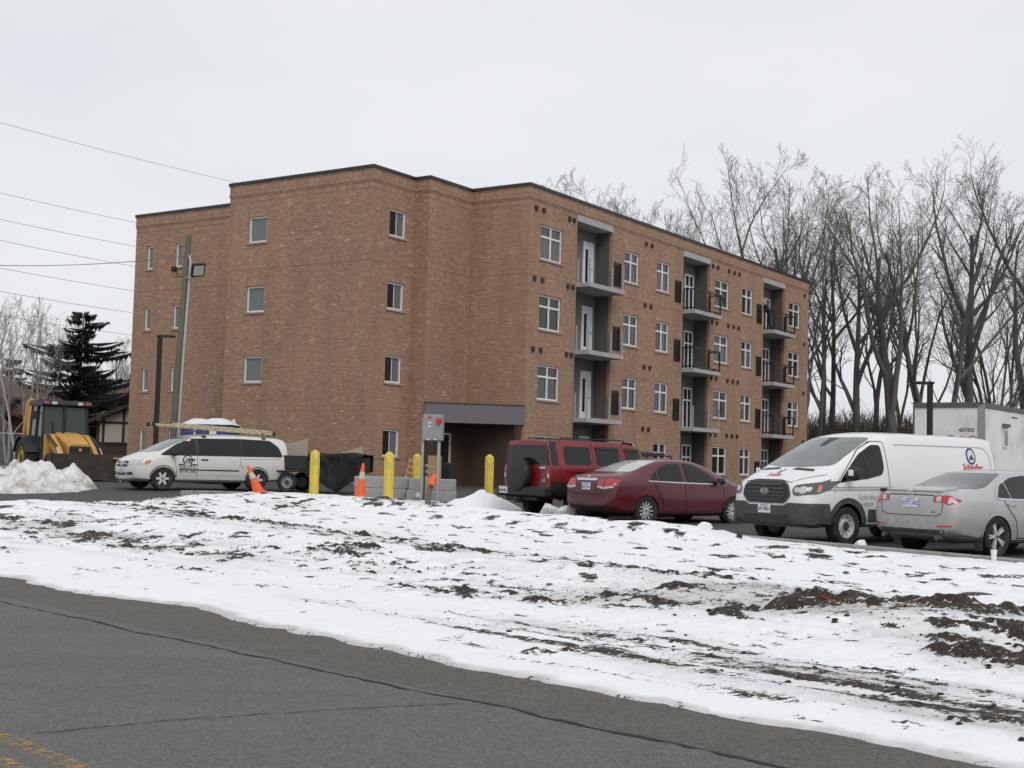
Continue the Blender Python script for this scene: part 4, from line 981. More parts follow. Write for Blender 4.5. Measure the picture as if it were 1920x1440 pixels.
def text_geo(s, size, align='CENTER', bold=0, sx=1):
    if set(s) <= set('| '):        # print too blurred to read in the photograph: broken strokes, one cluster per character
        rg = random.Random(len(s)); V, F, x = [], [], 0.
        for ch in s:
            if ch == '|':
                for k in range(2):
                    a = x + size * (.06 + .24 * k); z0 = size * rg.choice([0, 0, .3]); z1 = size * rg.choice([.7, .7, .45]); n = len(V); V += [(a, z0), (a + size * .15, z0), (a + size * .15, z1), (a, z1)]; F.append((n, n + 1, n + 2, n + 3))
                n = len(V); zz = size * rg.choice([.02, .3, .58]); V += [(x + size * .06, zz), (x + size * .45, zz), (x + size * .45, zz + size * .12), (x + size * .06, zz + size * .12)]; F.append((n, n + 1, n + 2, n + 3))
            x += size * (.58 if ch == '|' else .4)
        off_ = x / 2 if align == 'CENTER' else 0
        return [((v[0] - off_) * sx, v[1]) for v in V], F
    cu = bpy.data.curves.new('t', 'FONT'); cu.body = s; cu.size = size; cu.align_x = align; cu.offset = bold; cu.resolution_u = 2
    ob = bpy.data.objects.new('t', cu); COL.objects.link(ob); dg = bpy.context.evaluated_depsgraph_get(); me = bpy.data.meshes.new_from_object(ob.evaluated_get(dg)); bpy.data.objects.remove(ob)
    return [(v.co.x * sx, v.co.y) for v in me.vertices], [tuple(p.vertices) for p in me.polygons]
def proj_geo(B, name, V2, F2, view, a0, b0, mat, parent=None, off=.006, flip=1, rot=0):
    V = []; ok = []
    c, s_ = math.cos(rot), math.sin(rot)
    for (x, y) in V2:
        h = _ray(B, view, a0 + flip * (x * c - y * s_), b0 + x * s_ + y * c); ok.append(h is not None); V.append(h[0] + h[1] * off if h else Vector((0, 0, 0)))
    F = [f for f in F2 if all(ok[i] for i in f)]
    return MB().add(V, F).build(name, mat, parent or B.root, fix=False) if F else None
def wheel(parent, x, y, r, w, style, rimmat='alloy', rr=.66, spokes=6):
    sd = 1 if y > 0 else -1
    mb = MB(); rw = r * rr
    mb.lathe([(rw, -w / 2), (r * .93, -w / 2), (r * .985, -w / 2 + .025), (r, -w / 2 + .06), (r, w / 2 - .06), (r * .985, w / 2 - .025), (r * .93, w / 2), (rw + .01, w / 2 - .005), (rw, w / 2 - .02)], 40, Matrix.Rotation(-math.pi / 2, 4, 'X'), closed=True)
    for k in range(44):
        a = k / 44 * 6.283; M = Matrix.Rotation(a, 4, 'Y') @ Matrix.Translation((r - .001, 0, 0)); mb.box(-.006, .006, -w / 2 + .02, w / 2 - .02, -.012, .012, M)
    o = mb.build('wheel', 'tyre', parent, smooth=40, loc=(x, y, r), rot=(0, 0, 0 if sd > 0 else math.pi))
    fy = w / 2 - .02; RM = Matrix.Rotation(-math.pi / 2, 4, 'X')
    MB().lathe([(0, fy - .10), (rw * .93, fy - .10), (rw * .97, -w / 2 + .02), (rw, -w / 2 + .02), (rw + .002, fy), (rw * .955, fy + .002), (rw * .93, fy - .03), (rw * .92, fy - .098)], 36, RM).build('rim_barrel', 'steel_rim' if style != 'steel' else rimmat, o, smooth=40)
    if style == 'steel':
        mb = MB(); mb.lathe([(0, fy - .015), (rw * .42, fy - .015), (rw * .5, fy - .05), (rw * .62, fy - .06), (rw * .75, fy - .045), (rw * .93, fy - .055)], 36, RM); d = mb.build('rim', rimmat, o, smooth=35)
        for k in range(10):
            a = k / 10 * 6.283; mb = MB(); mb.lathe([(0, fy - .04), (rw * .075, fy - .042)], 10, Matrix.Rotation(a, 4, 'Y') @ Matrix.Translation((rw * .74, 0, 0)) @ RM); mb.build('rim_hole', 'well', d)
        MB().lathe([(0, fy + .0), (rw * .34, fy - .0), (rw * .4, fy - .014)], 24, RM).build('hub_cap', 'plastic_dark', d, smooth=40)
    else:
        mb = MB(); mb.lathe([(0, fy - .01), (rw * .18, fy - .012), (rw * .24, fy - .05)], 20, RM)
        for k in range(spokes):
            a = k / spokes * 6.283; M = Matrix.Rotation(a, 4, 'Y'); wi, wo = (rw * .05, rw * .065) if spokes > 8 else ((rw * .2, rw * .14) if style == 'star' else (rw * .14, rw * .2))
            if style == 'twin':
                for q in (-.12, .12):
                    M2 = M @ Matrix.Rotation(q, 4, 'Y'); mb.prism([(rw * .12, -rw * .05), (rw * .96, -rw * .055), (rw * .96, rw * .055), (rw * .12, rw * .05)], 'y', fy - .055, fy - .012, M2)
            else: mb.prism([(rw * .12, -wi), (rw * .95, -wo), (rw * .95, wo), (rw * .12, wi)], 'y', fy - .055, fy - .014, M)
        d = mb.build('rim', rimmat, o, smooth=30)
        MB().lathe([(0, fy - .002), (rw * .13, fy - .004), (rw * .14, fy - .011)], 16, RM).build('hub_cap', 'steel_rim', d, smooth=40)
    return o
def plate(B, view, a, b_, txt, w=.30, h=.155, dark='plate_print', extra=0):
    hh = _ray(B, view, a, b_); d = 1 if view == 'F' else -1; x = hh[0].x + d * .012
    for q in (-1, 1):
        for e in (-1, 1):
            g = _ray(B, view, a + q * w / 2, b_ + e * h / 2)
            if g: x = max(x, g[0].x + .012) if d > 0 else min(x, g[0].x - .012)
    x += d * extra
    o = MB().cbox(x - .004, x + .004, a - w / 2, a + w / 2, b_ - h / 2, b_ + h / 2, .003).build('licence_plate', 'plate_white', B.root)
    V, F = text_geo(txt, .1, bold=.002, sx=.72); mb = MB(); mb.add([(x + d * .006, a + d * v[0], b_ - .042 + v[1]) for v in V], F).build('lettering', dark, o, fix=False)
    MB().add([(x + d * .006, a + s_ * w * .3, b_ + h * .36 + e) for s_ in (-1, 1) for e in (-.008, .008)], [(0, 1, 3, 2)]).build('plate_band', dark, o, fix=False)
    return o
def mirror(parent, x, y, z, mat, w=.2, h=.16, d=.14):
    sd = 1 if y > 0 else -1
    mb = MB(); M = T(x, y, z); prof = [(-.5, .75), (-.3, .95), (.1, 1.), (.38, .82), (.5, .45)]; V = []; F = []
    for (t_, s_) in prof:
        for k in range(12): a = k / 12 * 6.283; V.append(M @ Vector((t_ * d, math.copysign(abs(math.cos(a)) ** .6, math.cos(a)) * w / 2 * s_, math.copysign(abs(math.sin(a)) ** .6, math.sin(a)) * h / 2 * s_)))
    for i in range(4):
        for k in range(12): F.append((i * 12 + k, i * 12 + (k + 1) % 12, i * 12 + 12 + (k + 1) % 12, i * 12 + 12 + k))
    F.append(tuple(range(48, 60))); F.append(tuple(range(12))[::-1]); mb.add(V, F); mb.tube([(x, y - sd * w * .4, z - h * .2), (x + .02, y - sd * (w * .4 + .16), z - h * .35)], .03, 6)
    o = mb.build('mirror', mat, parent, smooth=45)
    MB().add([M @ Vector((-d * .5 - .003, a * w * .33, b_ * h * .33)) for a, b_ in ((-1, -1), (1, -1), (1, 1), (-1, 1))], [(0, 1, 2, 3)]).build('mirror_glass', 'chrome', o)
    return o
# ------------------------------------------------------------------ cars
def side_line(B, pts, w=.017):
    for s in 'LR': line(B, 'panel_gap', pts, s, w, 'gap')
def handles(B, spots, mat, w=.2, h=.035, off=.02):
    for (x, z) in spots: both(B, 'door_handle', rpoly([(x - w / 2, z - h / 2), (x + w / 2, z - h / 2), (x + w / 2, z + h / 2), (x - w / 2, z + h / 2)], .015), off, mat, step=.05)
def arc(cx, cz, r, a0, a1, n=14): return [(cx + r * math.cos(R(a0 + (a1 - a0) * i / n)), cz + r * math.sin(R(a0 + (a1 - a0) * i / n))) for i in range(n + 1)]

# ---- maroon sedan (origin under the rear axle)
car = empty('sedan_car', (2.52, 29.74, .28), R(35.8), 'maroon red four-door sedan parked beside the red SUV, tail to the snow', 'car')
st = station
B = make_body(car, 'body', 'paint_maroon', [
    st(-1.00, .38, .45, .60, .44, .68, .60, .66, .78, .58, .86, .45, .90, .91), st(-.95, .30, .60, .74, .40, .80, .60, .77, .86, .69, .98, .52, 1.04, 1.06), st(-.78, .25, .70, .85, .36, .885, .62, .85, .92, .75, 1.04, .56, 1.10, 1.125),
    st(-.42, .20, .74, .88, .31, .91, .62, .87, .94, .77, 1.07, .60, 1.13, 1.16), st(.02, .18, .75, .885, .28, .915, .62, .875, .955, .76, 1.15, .60, 1.28, 1.32), st(.5, .18, .75, .885, .27, .91, .62, .87, .95, .74, 1.24, .60, 1.42, 1.47),
    st(1.05, .18, .75, .885, .27, .905, .62, .865, .945, .735, 1.26, .615, 1.465, 1.505), st(1.65, .18, .75, .885, .27, .905, .62, .865, .93, .745, 1.23, .615, 1.43, 1.48), st(2.1, .18, .75, .885, .27, .905, .62, .865, .91, .77, 1.14, .62, 1.30, 1.36),
    st(2.6, .19, .75, .885, .28, .905, .62, .865, .89, .80, .99, .66, 1.07, 1.11), st(2.95, .2, .73, .88, .29, .90, .60, .85, .85, .77, .93, .6, .98, 1.01), st(3.3, .22, .68, .84, .32, .85, .56, .79, .76, .68, .84, .5, .89, .91), st(3.55, .26, .55, .7, .36, .72, .54, .66, .66, .56, .73, .4, .77, .79), st(3.65, .32, .42, .54, .4, .56, .52, .52, .60, .45, .65, .35, .67, .68)],
    [0, 2.685], .365, .9, crease=((4, .6), (6, .35), (2, .7), (3, .15)))
both(B, 'side_window', rpoly([(.62, .965), (1.02, .955), (1.02, 1.36), (.78, 1.34), (.50, 1.24), (.28, 1.08)], .05), .006, 'car_glass') if False else None
both(B, 'side_window', rpoly([(.12, .985), (.36, .98), (.36, 1.20), (.3, 1.17)], .02), .005, 'car_glass')
both(B, 'side_window', rpoly([(.40, .98), (1.12, .965), (1.12, 1.38), (.80, 1.37), (.50, 1.28), (.40, 1.215)], .04), .005, 'car_glass')
both(B, 'side_window', rpoly([(1.22, .963), (2.28, .95), (2.02, 1.13), (1.70, 1.30), (1.52, 1.36), (1.22, 1.385)], .05), .005, 'car_glass')
for s in 'LR': line(B, 'belt_trim', [(.06, .972), (1.1, .947), (2.4, .925)], s, .022, 'chrome', off=.008)
decal(B, 'rear_window', rpoly([(-.64, 1.165), (.64, 1.165), (.54, 1.425), (-.54, 1.425)], .06), 'B', .005, 'rear_glass_sky'); decal(B, 'windscreen', rpoly([(-.68, 1.08), (.68, 1.08), (.54, 1.42), (-.54, 1.42)], .06), 'F', .005, 'screen_glass')
side_line(B, [(2.38, .92), (2.36, .62), (2.3, .32)]); side_line(B, [(1.17, .95), (1.17, .6), (1.2, .30)]); side_line(B, [(.22, .96), (.3, .8), (.46, .62), (.52, .30)]); side_line(B, [(.5, .3), (2.3, .3)]); handles(B, [(1.42, .865), (.36, .885)], 'paint_maroon', .2, .035, .022)
for s in 'LR': line(B, 'panel_gap', [(-.46, .86), (-.55, .62), (-.50, .42)], s, .01, 'gap')
for sg, nm in ((-1, 'R'), (1, 'L')):
    o = decal(B, 'tail_lamp', rpoly([(sg * .36, .83), (sg * .60, .80), (sg * .80, .85), (sg * .82, .98), (sg * .66, 1.01), (sg * .40, .98)], .03), 'B', .012, 'lamp_red', step=.04)
    decal(B, 'reverse_lamp', rpoly([(sg * .37, .805), (sg * .58, .775), (sg * .80, .81), (sg * .80, .845), (sg * .6, .825), (sg * .38, .85)], .015), 'B', .014, 'lamp_clear', o, step=.04)
    decal(B, 'lamp_divider', [(sg * .575, .79), (sg * .59, .79), (sg * .60, 1.02), (sg * .585, 1.02)], 'B', .016, 'paint_maroon', o, step=.04)
    decal(B, 'headlamp', rpoly([(sg * .42, .66), (sg * .70, .70), (sg * .8, .82), (sg * .48, .74)], .02), 'F', .008, 'lamp_clear')
decal(B, 'boot_trim', rpoly([(-.34, .955), (.34, .955), (.34, 1.005), (-.34, 1.005)], .012), 'B', .018, 'chrome', step=.05)
line(B, 'boot_gap', [(-.63, 1.07), (-.5, .66), (.5, .66), (.63, 1.07)], 'B', .012, 'gap'); line(B, 'bumper_gap', [(-.86, .80), (-.52, .655), (.52, .655), (.86, .80)], 'B', .012, 'gap')
plate(B, 'B', 0, .83, '||| |||'); decal(B, 'lower_valance', rpoly([(-.6, .34), (.6, .34), (.62, .42), (-.62, .42)], .03), 'B', .006, 'plastic_black')
decal(B, 'badge', [(-.055, 1.055), (-.055, 1.03), (-.022, 1.03), (-.016, 1.017), (.016, 1.017), (.022, 1.03), (.055, 1.03), (.055, 1.055), (.022, 1.055), (.016, 1.068), (-.016, 1.068), (-.022, 1.055)], 'B', .012, 'lamp_amber', step=.02)
V, F = text_geo('||||', .05, bold=.001); proj_geo(B, 'lettering', V, F, 'B', .42, 1.02, 'chrome', flip=-1)
mirror(car, 2.18, -.98, 1.0, 'plastic_black'); mirror(car, 2.18, .98, 1.0, 'paint_maroon'); MB().tube([(.42, 0, 1.44), (.25, 0, 1.62)], [.008, .004], 6).build('aerial', 'plastic_black', car)
for x in (0, 2.685):
    for y in (-.80, .80): wheel(car, x, y, .32, .21, 'multi', 'alloy', .68, 12)

# ---- silver sedan
car = empty('sedan_car', (7.67, 22.78, .21), R(33.8), 'silver grey sedan at the right edge with its tail over the kerb', 'car')
B = make_body(car, 'body', 'paint_silver', [
    st(-1.09, .40, .48, .62, .46, .70, .62, .68, .80, .60, .90, .45, .95, .96), st(-1.03, .32, .62, .78, .42, .83, .62, .80, .86, .72, .99, .55, 1.06, 1.075), st(-.85, .26, .70, .87, .37, .91, .62, .87, .92, .78, 1.03, .60, 1.075, 1.095),
    st(-.45, .20, .75, .90, .31, .93, .62, .89, .94, .79, 1.05, .62, 1.095, 1.115), st(.05, .18, .76, .905, .28, .935, .62, .89, .95, .77, 1.13, .60, 1.225, 1.265), st(.55, .18, .76, .905, .27, .93, .62, .885, .945, .745, 1.23, .605, 1.40, 1.45),
    st(1.1, .18, .76, .905, .27, .925, .62, .88, .94, .74, 1.25, .62, 1.435, 1.475), st(1.7, .18, .76, .905, .27, .925, .62, .88, .925, .75, 1.21, .62, 1.40, 1.45), st(2.15, .18, .76, .905, .27, .925, .62, .88, .905, .78, 1.12, .63, 1.27, 1.33),
    st(2.65, .19, .76, .905, .28, .92, .62, .875, .88, .81, .98, .66, 1.05, 1.09), st(3.0, .2, .74, .89, .29, .91, .60, .86, .83, .78, .91, .6, .96, .99), st(3.35, .22, .68, .84, .32, .86, .56, .80, .74, .68, .82, .5, .87, .89), st(3.6, .26, .55, .72, .36, .73, .54, .67, .64, .56, .71, .4, .75, .77), st(3.68, .32, .42, .54, .4, .56, .52, .52, .60, .45, .65, .35, .67, .68)],
    [0, 2.705], .375, .92, crease=((4, .6), (6, .35), (2, .7), (3, .15)))
for s in 'LR': line(B, 'window_surround', rpoly([(.02, 1.0), (.08, .955), (1.2, .935), (2.5, .915), (2.1, 1.14), (1.72, 1.31), (1.45, 1.365), (1.0, 1.375), (.62, 1.33), (.26, 1.2)], .06), s, .03, 'chrome', closed=True, off=.008)
both(B, 'side_window', rpoly([(.06, .985), (.40, .955), (.40, 1.24), (.26, 1.175)], .04), .006, 'car_glass')
both(B, 'side_window', rpoly([(.43, .952), (1.14, .942), (1.14, 1.35), (.95, 1.35), (.62, 1.31), (.43, 1.245)], .03), .006, 'car_glass')
both(B, 'side_window', rpoly([(1.22, .942), (2.4, .925), (2.06, 1.12), (1.7, 1.28), (1.44, 1.34), (1.22, 1.35)], .04), .006, 'car_glass')
decal(B, 'rear_window', rpoly([(-.72, 1.115), (.72, 1.115), (.56, 1.385), (-.56, 1.385)], .06), 'B', .005, 'rear_glass'); decal(B, 'windscreen', rpoly([(-.7, 1.07), (.7, 1.07), (.56, 1.39), (-.56, 1.39)], .06), 'F', .005, 'screen_glass')
side_line(B, [(2.45, .9), (2.42, .62), (2.36, .32)]); side_line(B, [(1.18, .93), (1.18, .6), (1.21, .30)]); side_line(B, [(.2, .94), (.3, .8), (.48, .62), (.55, .30)]); side_line(B, [(.5, .3), (2.3, .3)]); handles(B, [(1.45, .845), (.40, .865)], 'paint_silver', .22, .04, .026)
for sg in (-1, 1):
    o = decal(B, 'tail_lamp', rpoly([(sg * .46, .885), (sg * .66, .885), (sg * .72, .84), (sg * .83, .87), (sg * .85, .92), (sg * .70, .995), (sg * .46, .99)], .02), 'B', .012, 'lamp_red', step=.04)
    decal(B, 'reverse_lamp', rpoly([(sg * .52, .90), (sg * .60, .90), (sg * .60, .975), (sg * .52, .975)], .012), 'B', .016, 'lamp_clear', o, step=.04)
    decal(B, 'indicator', rpoly([(sg * .72, .86), (sg * .79, .875), (sg * .79, .945), (sg * .72, .965)], .02), 'B', .016, 'lamp_clear', o, step=.04)
    decal(B, 'reflector', rpoly([(sg * .52, .475), (sg * .78, .485), (sg * .78, .51), (sg * .52, .50)], .01), 'B', .008, 'lamp_red', step=.04)
    decal(B, 'headlamp', rpoly([(sg * .42, .64), (sg * .70, .68), (sg * .8, .80), (sg * .48, .72)], .02), 'F', .008, 'lamp_clear')
    MB().tube([(-1.0, sg * .55, .30), (-1.12, sg * .55, .30)], [.04, .042], 12).build('exhaust_tip', 'steel_rim', car, smooth=40)
    MB().cbox(-.42, -.41, sg * .83 - .09, sg * .83 + .07, .10, .36, .004, T(0, 0, 0)).build('mud_flap', 'plastic_dark', car)
decal(B, 'lower_valance', rpoly([(-.62, .36), (.62, .36), (.66, .43), (-.66, .43)], .03), 'B', .005, 'plastic_dark')
line(B, 'boot_gap', [(-.64, 1.02), (-.62, .70), (-.5, .655), (.5, .655), (.62, .70), (.64, 1.02)], 'B', .012, 'gap'); line(B, 'boot_shadow_line', [(-.46, .995), (.46, .995)], 'B', .018, 'gap'); None
plate(B, 'B', 0, .865, 'CFTC·403', .31)
decal(B, 'boot_spoiler', rpoly([(-.60, 1.045), (.60, 1.045), (.56, 1.10), (-.56, 1.10)], .02), 'B', .035, 'paint_silver', step=.05)
mb = MB(); mb.lathe([(.040, -.004), (.054, -.004), (.054, .004), (.040, .004)], 24, T(-1.085, 0, 1.03, 0, 0, -math.pi / 2 - .25), closed=True); mb.box(-.006, .006, -.01, .01, -.04, .04, T(-1.085, .018, 1.03, 0, .35)); mb.box(-.006, .006, -.01, .01, -.04, .04, T(-1.085, -.018, 1.03, 0, -.35)); mb.build('badge', 'chrome', car, smooth=40)
V, F = text_geo('||', .05, bold=.001); proj_geo(B, 'lettering', V, F, 'B', -.46, .70, 'steel_rim', flip=-1); V, F = text_geo('|||||', .035, bold=.001); proj_geo(B, 'lettering', V, F, 'B', -.5, 1.02, 'chrome', flip=-1)
mirror(car, 2.22, -1.0, .99, 'paint_silver'); mirror(car, 2.22, 1.0, .99, 'paint_silver')
for x in (0, 2.705):
    for y in (-.815, .815): wheel(car, x, y, .33, .225, 'twin', 'alloy', .72, 5)

# ---- white panel van (origin under the front axle, nose towards the road)
car = empty('panel_van', (5.60, 24.86, .22), R(-145.3), 'white delivery panel van facing the road beside the silver sedan', 'van')
B = make_body(car, 'body', 'paint_white_van', [
    st(-4.60, .55, .7, .93, .6, .97, .85, .95, 1.15, .89, 1.62, .78, 2.02, 2.07), st(-4.52, .45, .78, .99, .52, 1.03, .85, 1.01, 1.15, .94, 1.66, .82, 2.07, 2.125), st(-4.2, .38, .8, 1.01, .46, 1.045, .85, 1.025, 1.15, .95, 1.67, .83, 2.08, 2.14),
    st(-2.8, .34, .82, 1.01, .42, 1.045, .85, 1.025, 1.15, .95, 1.67, .83, 2.08, 2.14), st(-1.5, .32, .82, 1.01, .40, 1.045, .85, 1.025, 1.15, .95, 1.67, .83, 2.07, 2.14), st(-.95, .30, .82, 1.01, .38, 1.045, .85, 1.025, 1.14, .95, 1.63, .81, 2.00, 2.08),
    st(-.5, .3, .82, 1.01, .38, 1.045, .83, 1.02, 1.12, .95, 1.50, .81, 1.78, 1.86), st(-.05, .3, .82, 1.01, .38, 1.045, .82, 1.01, 1.12, .95, 1.40, .82, 1.57, 1.655), st(.28, .3, .8, 1.01, .38, 1.04, .8, 1.0, 1.11, .94, 1.29, .80, 1.40, 1.46),
    st(.55, .3, .78, 1.0, .38, 1.03, .78, .98, 1.09, .88, 1.23, .72, 1.31, 1.36), st(.82, .3, .72, .97, .38, 1.0, .74, .93, 1.05, .82, 1.16, .64, 1.23, 1.27), st(.98, .33, .62, .88, .40, .91, .70, .84, .98, .74, 1.09, .56, 1.14, 1.17), st(1.06, .38, .5, .72, .44, .74, .68, .69, .92, .62, 1.0, .46, 1.05, 1.07)],
    [0, -3.30], .42, 1.02, crease=((6, .4), (4, .35), (2, .5)))
decal(B, 'windscreen', rpoly([(-.82, 1.45), (-.3, 1.41), (.3, 1.41), (.82, 1.45), (.72, 2.0), (-.72, 2.0)], .09), 'F', .006, 'screen_glass')
o = decal(B, 'sensor_housing', rpoly([(-.12, 1.99), (.12, 1.99), (.06, 1.82), (-.06, 1.82)], .03), 'F', .009, 'plastic_dark')
both(B, 'side_window', rpoly([(.20, 1.14), (-.55, 1.22), (-.97, 1.30), (-1.04, 1.42), (-1.04, 1.86), (-.82, 1.86), (-.46, 1.68), (-.10, 1.40)], .07), .006, 'car_glass')
for s in 'LR':
    line(B, 'window_divider', [(-.56, 1.22), (-.56, 1.72)], s, .03, 'plastic_black', off=.011); line(B, 'panel_gap', rpoly([(.36, .95), (.28, 1.1), (-.12, 1.46), (-.48, 1.76), (-.85, 1.93), (-1.14, 1.93), (-1.16, 1.0), (-1.12, .5)], .05)[2:-2], s, .014, 'gap')
    line(B, 'side_stripe', [(.62, 1.045), (-1.3, 1.075)], s, .03, 'print_grey'); line(B, 'side_stripe', [(.60, 1.0), (-1.3, 1.03)], s, .03, 'print_grey')
    line(B, 'pressed_panel_edge', rpoly([(-1.35, 1.88), (-4.15, 1.90), (-4.32, 1.78), (-4.34, 1.25)], .1)[3:], s, .022, 'print_grey'); line(B, 'panel_gap', [(-4.48, 2.0), (-4.52, 1.2), (-4.5, .6)], s, .012, 'gap')
    decal(B, 'lower_cladding', rpoly([(-4.4, .45), (-3.8, .45), (-3.78, .62), (-4.4, .62)], .03), s, .008, 'plastic_dark'); decal(B, 'lower_cladding', rpoly([(-2.8, .45), (-.55, .42), (-.55, .66), (-2.8, .66)], .03), s, .008, 'plastic_dark')
    line(B, 'wheel_arch_trim', arc(0, .345, .475, -12, 192), s, .10, 'plastic_dark', off=.014); line(B, 'wheel_arch_trim', arc(-3.3, .345, .475, -12, 192), s, .10, 'plastic_dark', off=.014)
handles(B, [(-.98, 1.03)], 'plastic_black', .2, .05, .03)
# nose: bumper, grille, lamps, plate
o = decal(B, 'bumper', rpoly([(-.95, .36), (.95, .36), (.99, .55), (.985, .75), (.54, .755), (.44, .70), (-.44, .70), (-.54, .755), (-.985, .75), (-.99, .55)], .03), 'F', .022, 'plastic_dark')
for s in 'LR': decal(B, 'bumper_end', rpoly([(.46, .36), (.86, .36), (.86, .75), (.5, .755), (.46, .62)], .02), s, .02, 'plastic_dark')
decal(B, 'bumper_intake', rpoly([(-.50, .43), (.50, .43), (.58, .53), (-.58, .53)], .03), 'F', .026, 'plastic_black', o)
g = decal(B, 'grille', rpoly([(-.46, .735), (.46, .735), (.60, .88), (.54, 1.08), (.38, 1.15), (-.38, 1.15), (-.54, 1.08), (-.60, .88)], .06), 'F', .012, 'plastic_dark')
decal(B, 'grille_mesh', rpoly([(-.43, .765), (.43, .765), (.55, .885), (.50, 1.06), (.36, 1.12), (-.36, 1.12), (-.50, 1.06), (-.55, .885)], .05), 'F', .016, 'plastic_black', g)
for k in range(5): zz = .81 + k * .066; wv = .49 - abs(k - 1.8) * .035; decal(B, 'grille_bar', rpoly([(-wv, zz - .014), (wv, zz - .014), (wv, zz + .014), (-wv, zz + .014)], .01), 'F', .032, 'plastic_dark', g)
ev = [(.105 * math.cos(a), .955 + .055 * math.sin(a)) for a in np.arange(0, 6.28, .3)]; e = decal(B, 'badge', ev, 'F', .042, 'chrome', g, step=.03); ev = [(.093 * math.cos(a), .955 + .045 * math.sin(a)) for a in np.arange(0, 6.28, .3)]; decal(B, 'badge_face', ev, 'F', .045, 'steel_rim', g, step=.03)
V, F = text_geo('Ford', .07, bold=.001, sx=1.1); proj_geo(B, 'lettering', V, F, 'F', 0, .935, 'chrome', g, .048, 1)
for sg in (-1, 1):
    o = decal(B, 'headlamp', rpoly([(sg * .65, .91), (sg * .72, .88), (sg * .97, .92), (sg * 1.0, 1.0), (sg * .99, 1.17), (sg * .88, 1.12), (sg * .68, 1.07), (sg * .63, 1.0)], .02), 'F', .01, 'lamp_smoke', step=.04)
    for (yy, rr_) in ((.72, .048), (.815, .066)): decal(B, 'reflector_bowl', [(sg * yy + rr_ * math.cos(a), .99 + rr_ * math.sin(a)) for a in np.arange(0, 6.28, .5)], 'F', .016, 'lamp_clear', o, step=.03)
    s = 'L' if sg > 0 else 'R'; decal(B, 'headlamp_wrap', rpoly([(.84, .92), (.70, .95), (.36, 1.20), (.60, 1.14), (.80, 1.07)], .02), s, .01, 'lamp_smoke', step=.05); decal(B, 'indicator', rpoly([(.76, .95), (.68, .96), (.60, 1.08), (.70, 1.07)], .01), s, .014, 'lamp_amber', o, step=.03)
decal(B, 'bonnet_vent', rpoly([(-.66, 1.335), (-.16, 1.36), (-.2, 1.395), (-.6, 1.375)], .015), 'F', .006, 'plastic_black', step=.03); decal(B, 'bonnet_vent', rpoly([(.66, 1.335), (.16, 1.36), (.2, 1.395), (.6, 1.375)], .015), 'F', .006, 'plastic_black', step=.03)
line(B, 'bonnet_gap', [(-.88, 1.28), (-.64, 1.17), (-.56, 1.12), (-.3, 1.165), (.3, 1.165), (.56, 1.12), (.64, 1.17), (.88, 1.28)], 'F', .012, 'gap')
plate(B, 'F', 0, .635, 'AP·70001', .31, .16, 'print_black', .03)
V, F = text_geo('Schindler', .088, bold=.001); proj_geo(B, 'lettering', V, F, 'F', 0, 1.225, 'print_red', off=.007)
def roundel(B, view, a, b_, r, flip):
    sg = 1 if flip > 0 else -1
    o = decal(B, 'emblem', [(a + r * math.cos(t_), b_ + r * 1.12 * math.sin(t_)) for t_ in np.arange(0, 6.28, .25)], view, .006, 'print_navy', step=.04)
    decal(B, 'emblem_field', [(a + r * .72 * math.cos(t_), b_ + r * .84 * math.sin(t_)) for t_ in np.arange(0, 6.28, .25)], view, .009, 'plate_white', o, step=.04)
    decal(B, 'emblem_peak', [(a - r * .5, b_ - r * .5), (a + r * .5, b_ - r * .5), (a + r * .22, b_ + r * .1), (a + r * .1, b_ - r * .1), (a - r * .12, b_ + r * .35)], view, .012, 'print_navy', o, step=.04)
roundel(B, 'F', 0, 1.325, .04, 1)
for s, fl in (('L', -1), ('R', 1)):
    roundel(B, s, -3.72, 1.72, .15, fl); V, F = text_geo('Schindler', .17, bold=.004); proj_geo(B, 'lettering', V, F, s, -3.74, 1.45, 'print_red', flip=fl)
    V, F = text_geo('Schindler Elevator', .14, 'LEFT'); proj_geo(B, 'lettering', V, F, s, -.28 if s == 'L' else -1.5, .84, 'print_grey', flip=fl); V, F = text_geo('||||||', .12, 'LEFT'); proj_geo(B, 'lettering', V, F, s, -.28 if s == 'L' else -1.5, .70, 'print_grey', flip=fl)
for sg in (-1, 1):
    mirror(car, .0, sg * 1.15, 1.31, 'plastic_black', .20, .27, .15)
    MB().cbox(.06, .11, sg * 1.16 - .045, sg * 1.16 + .045, 1.27, 1.38, .01).build('mirror_cap', 'white_frame', car)
MB().tube([(.34, -.1, 1.37), (.20, -.45, 1.44)], .012, 5).build('wiper', 'plastic_black', car); MB().tube([(.36, .3, 1.36), (.28, -.05, 1.42)], .012, 5).build('wiper', 'plastic_black', car)
for x in (0, -3.3):
    for y in (-.90, .90): wheel(car, x, y, .35, .235, 'steel', 'alloy', .62)

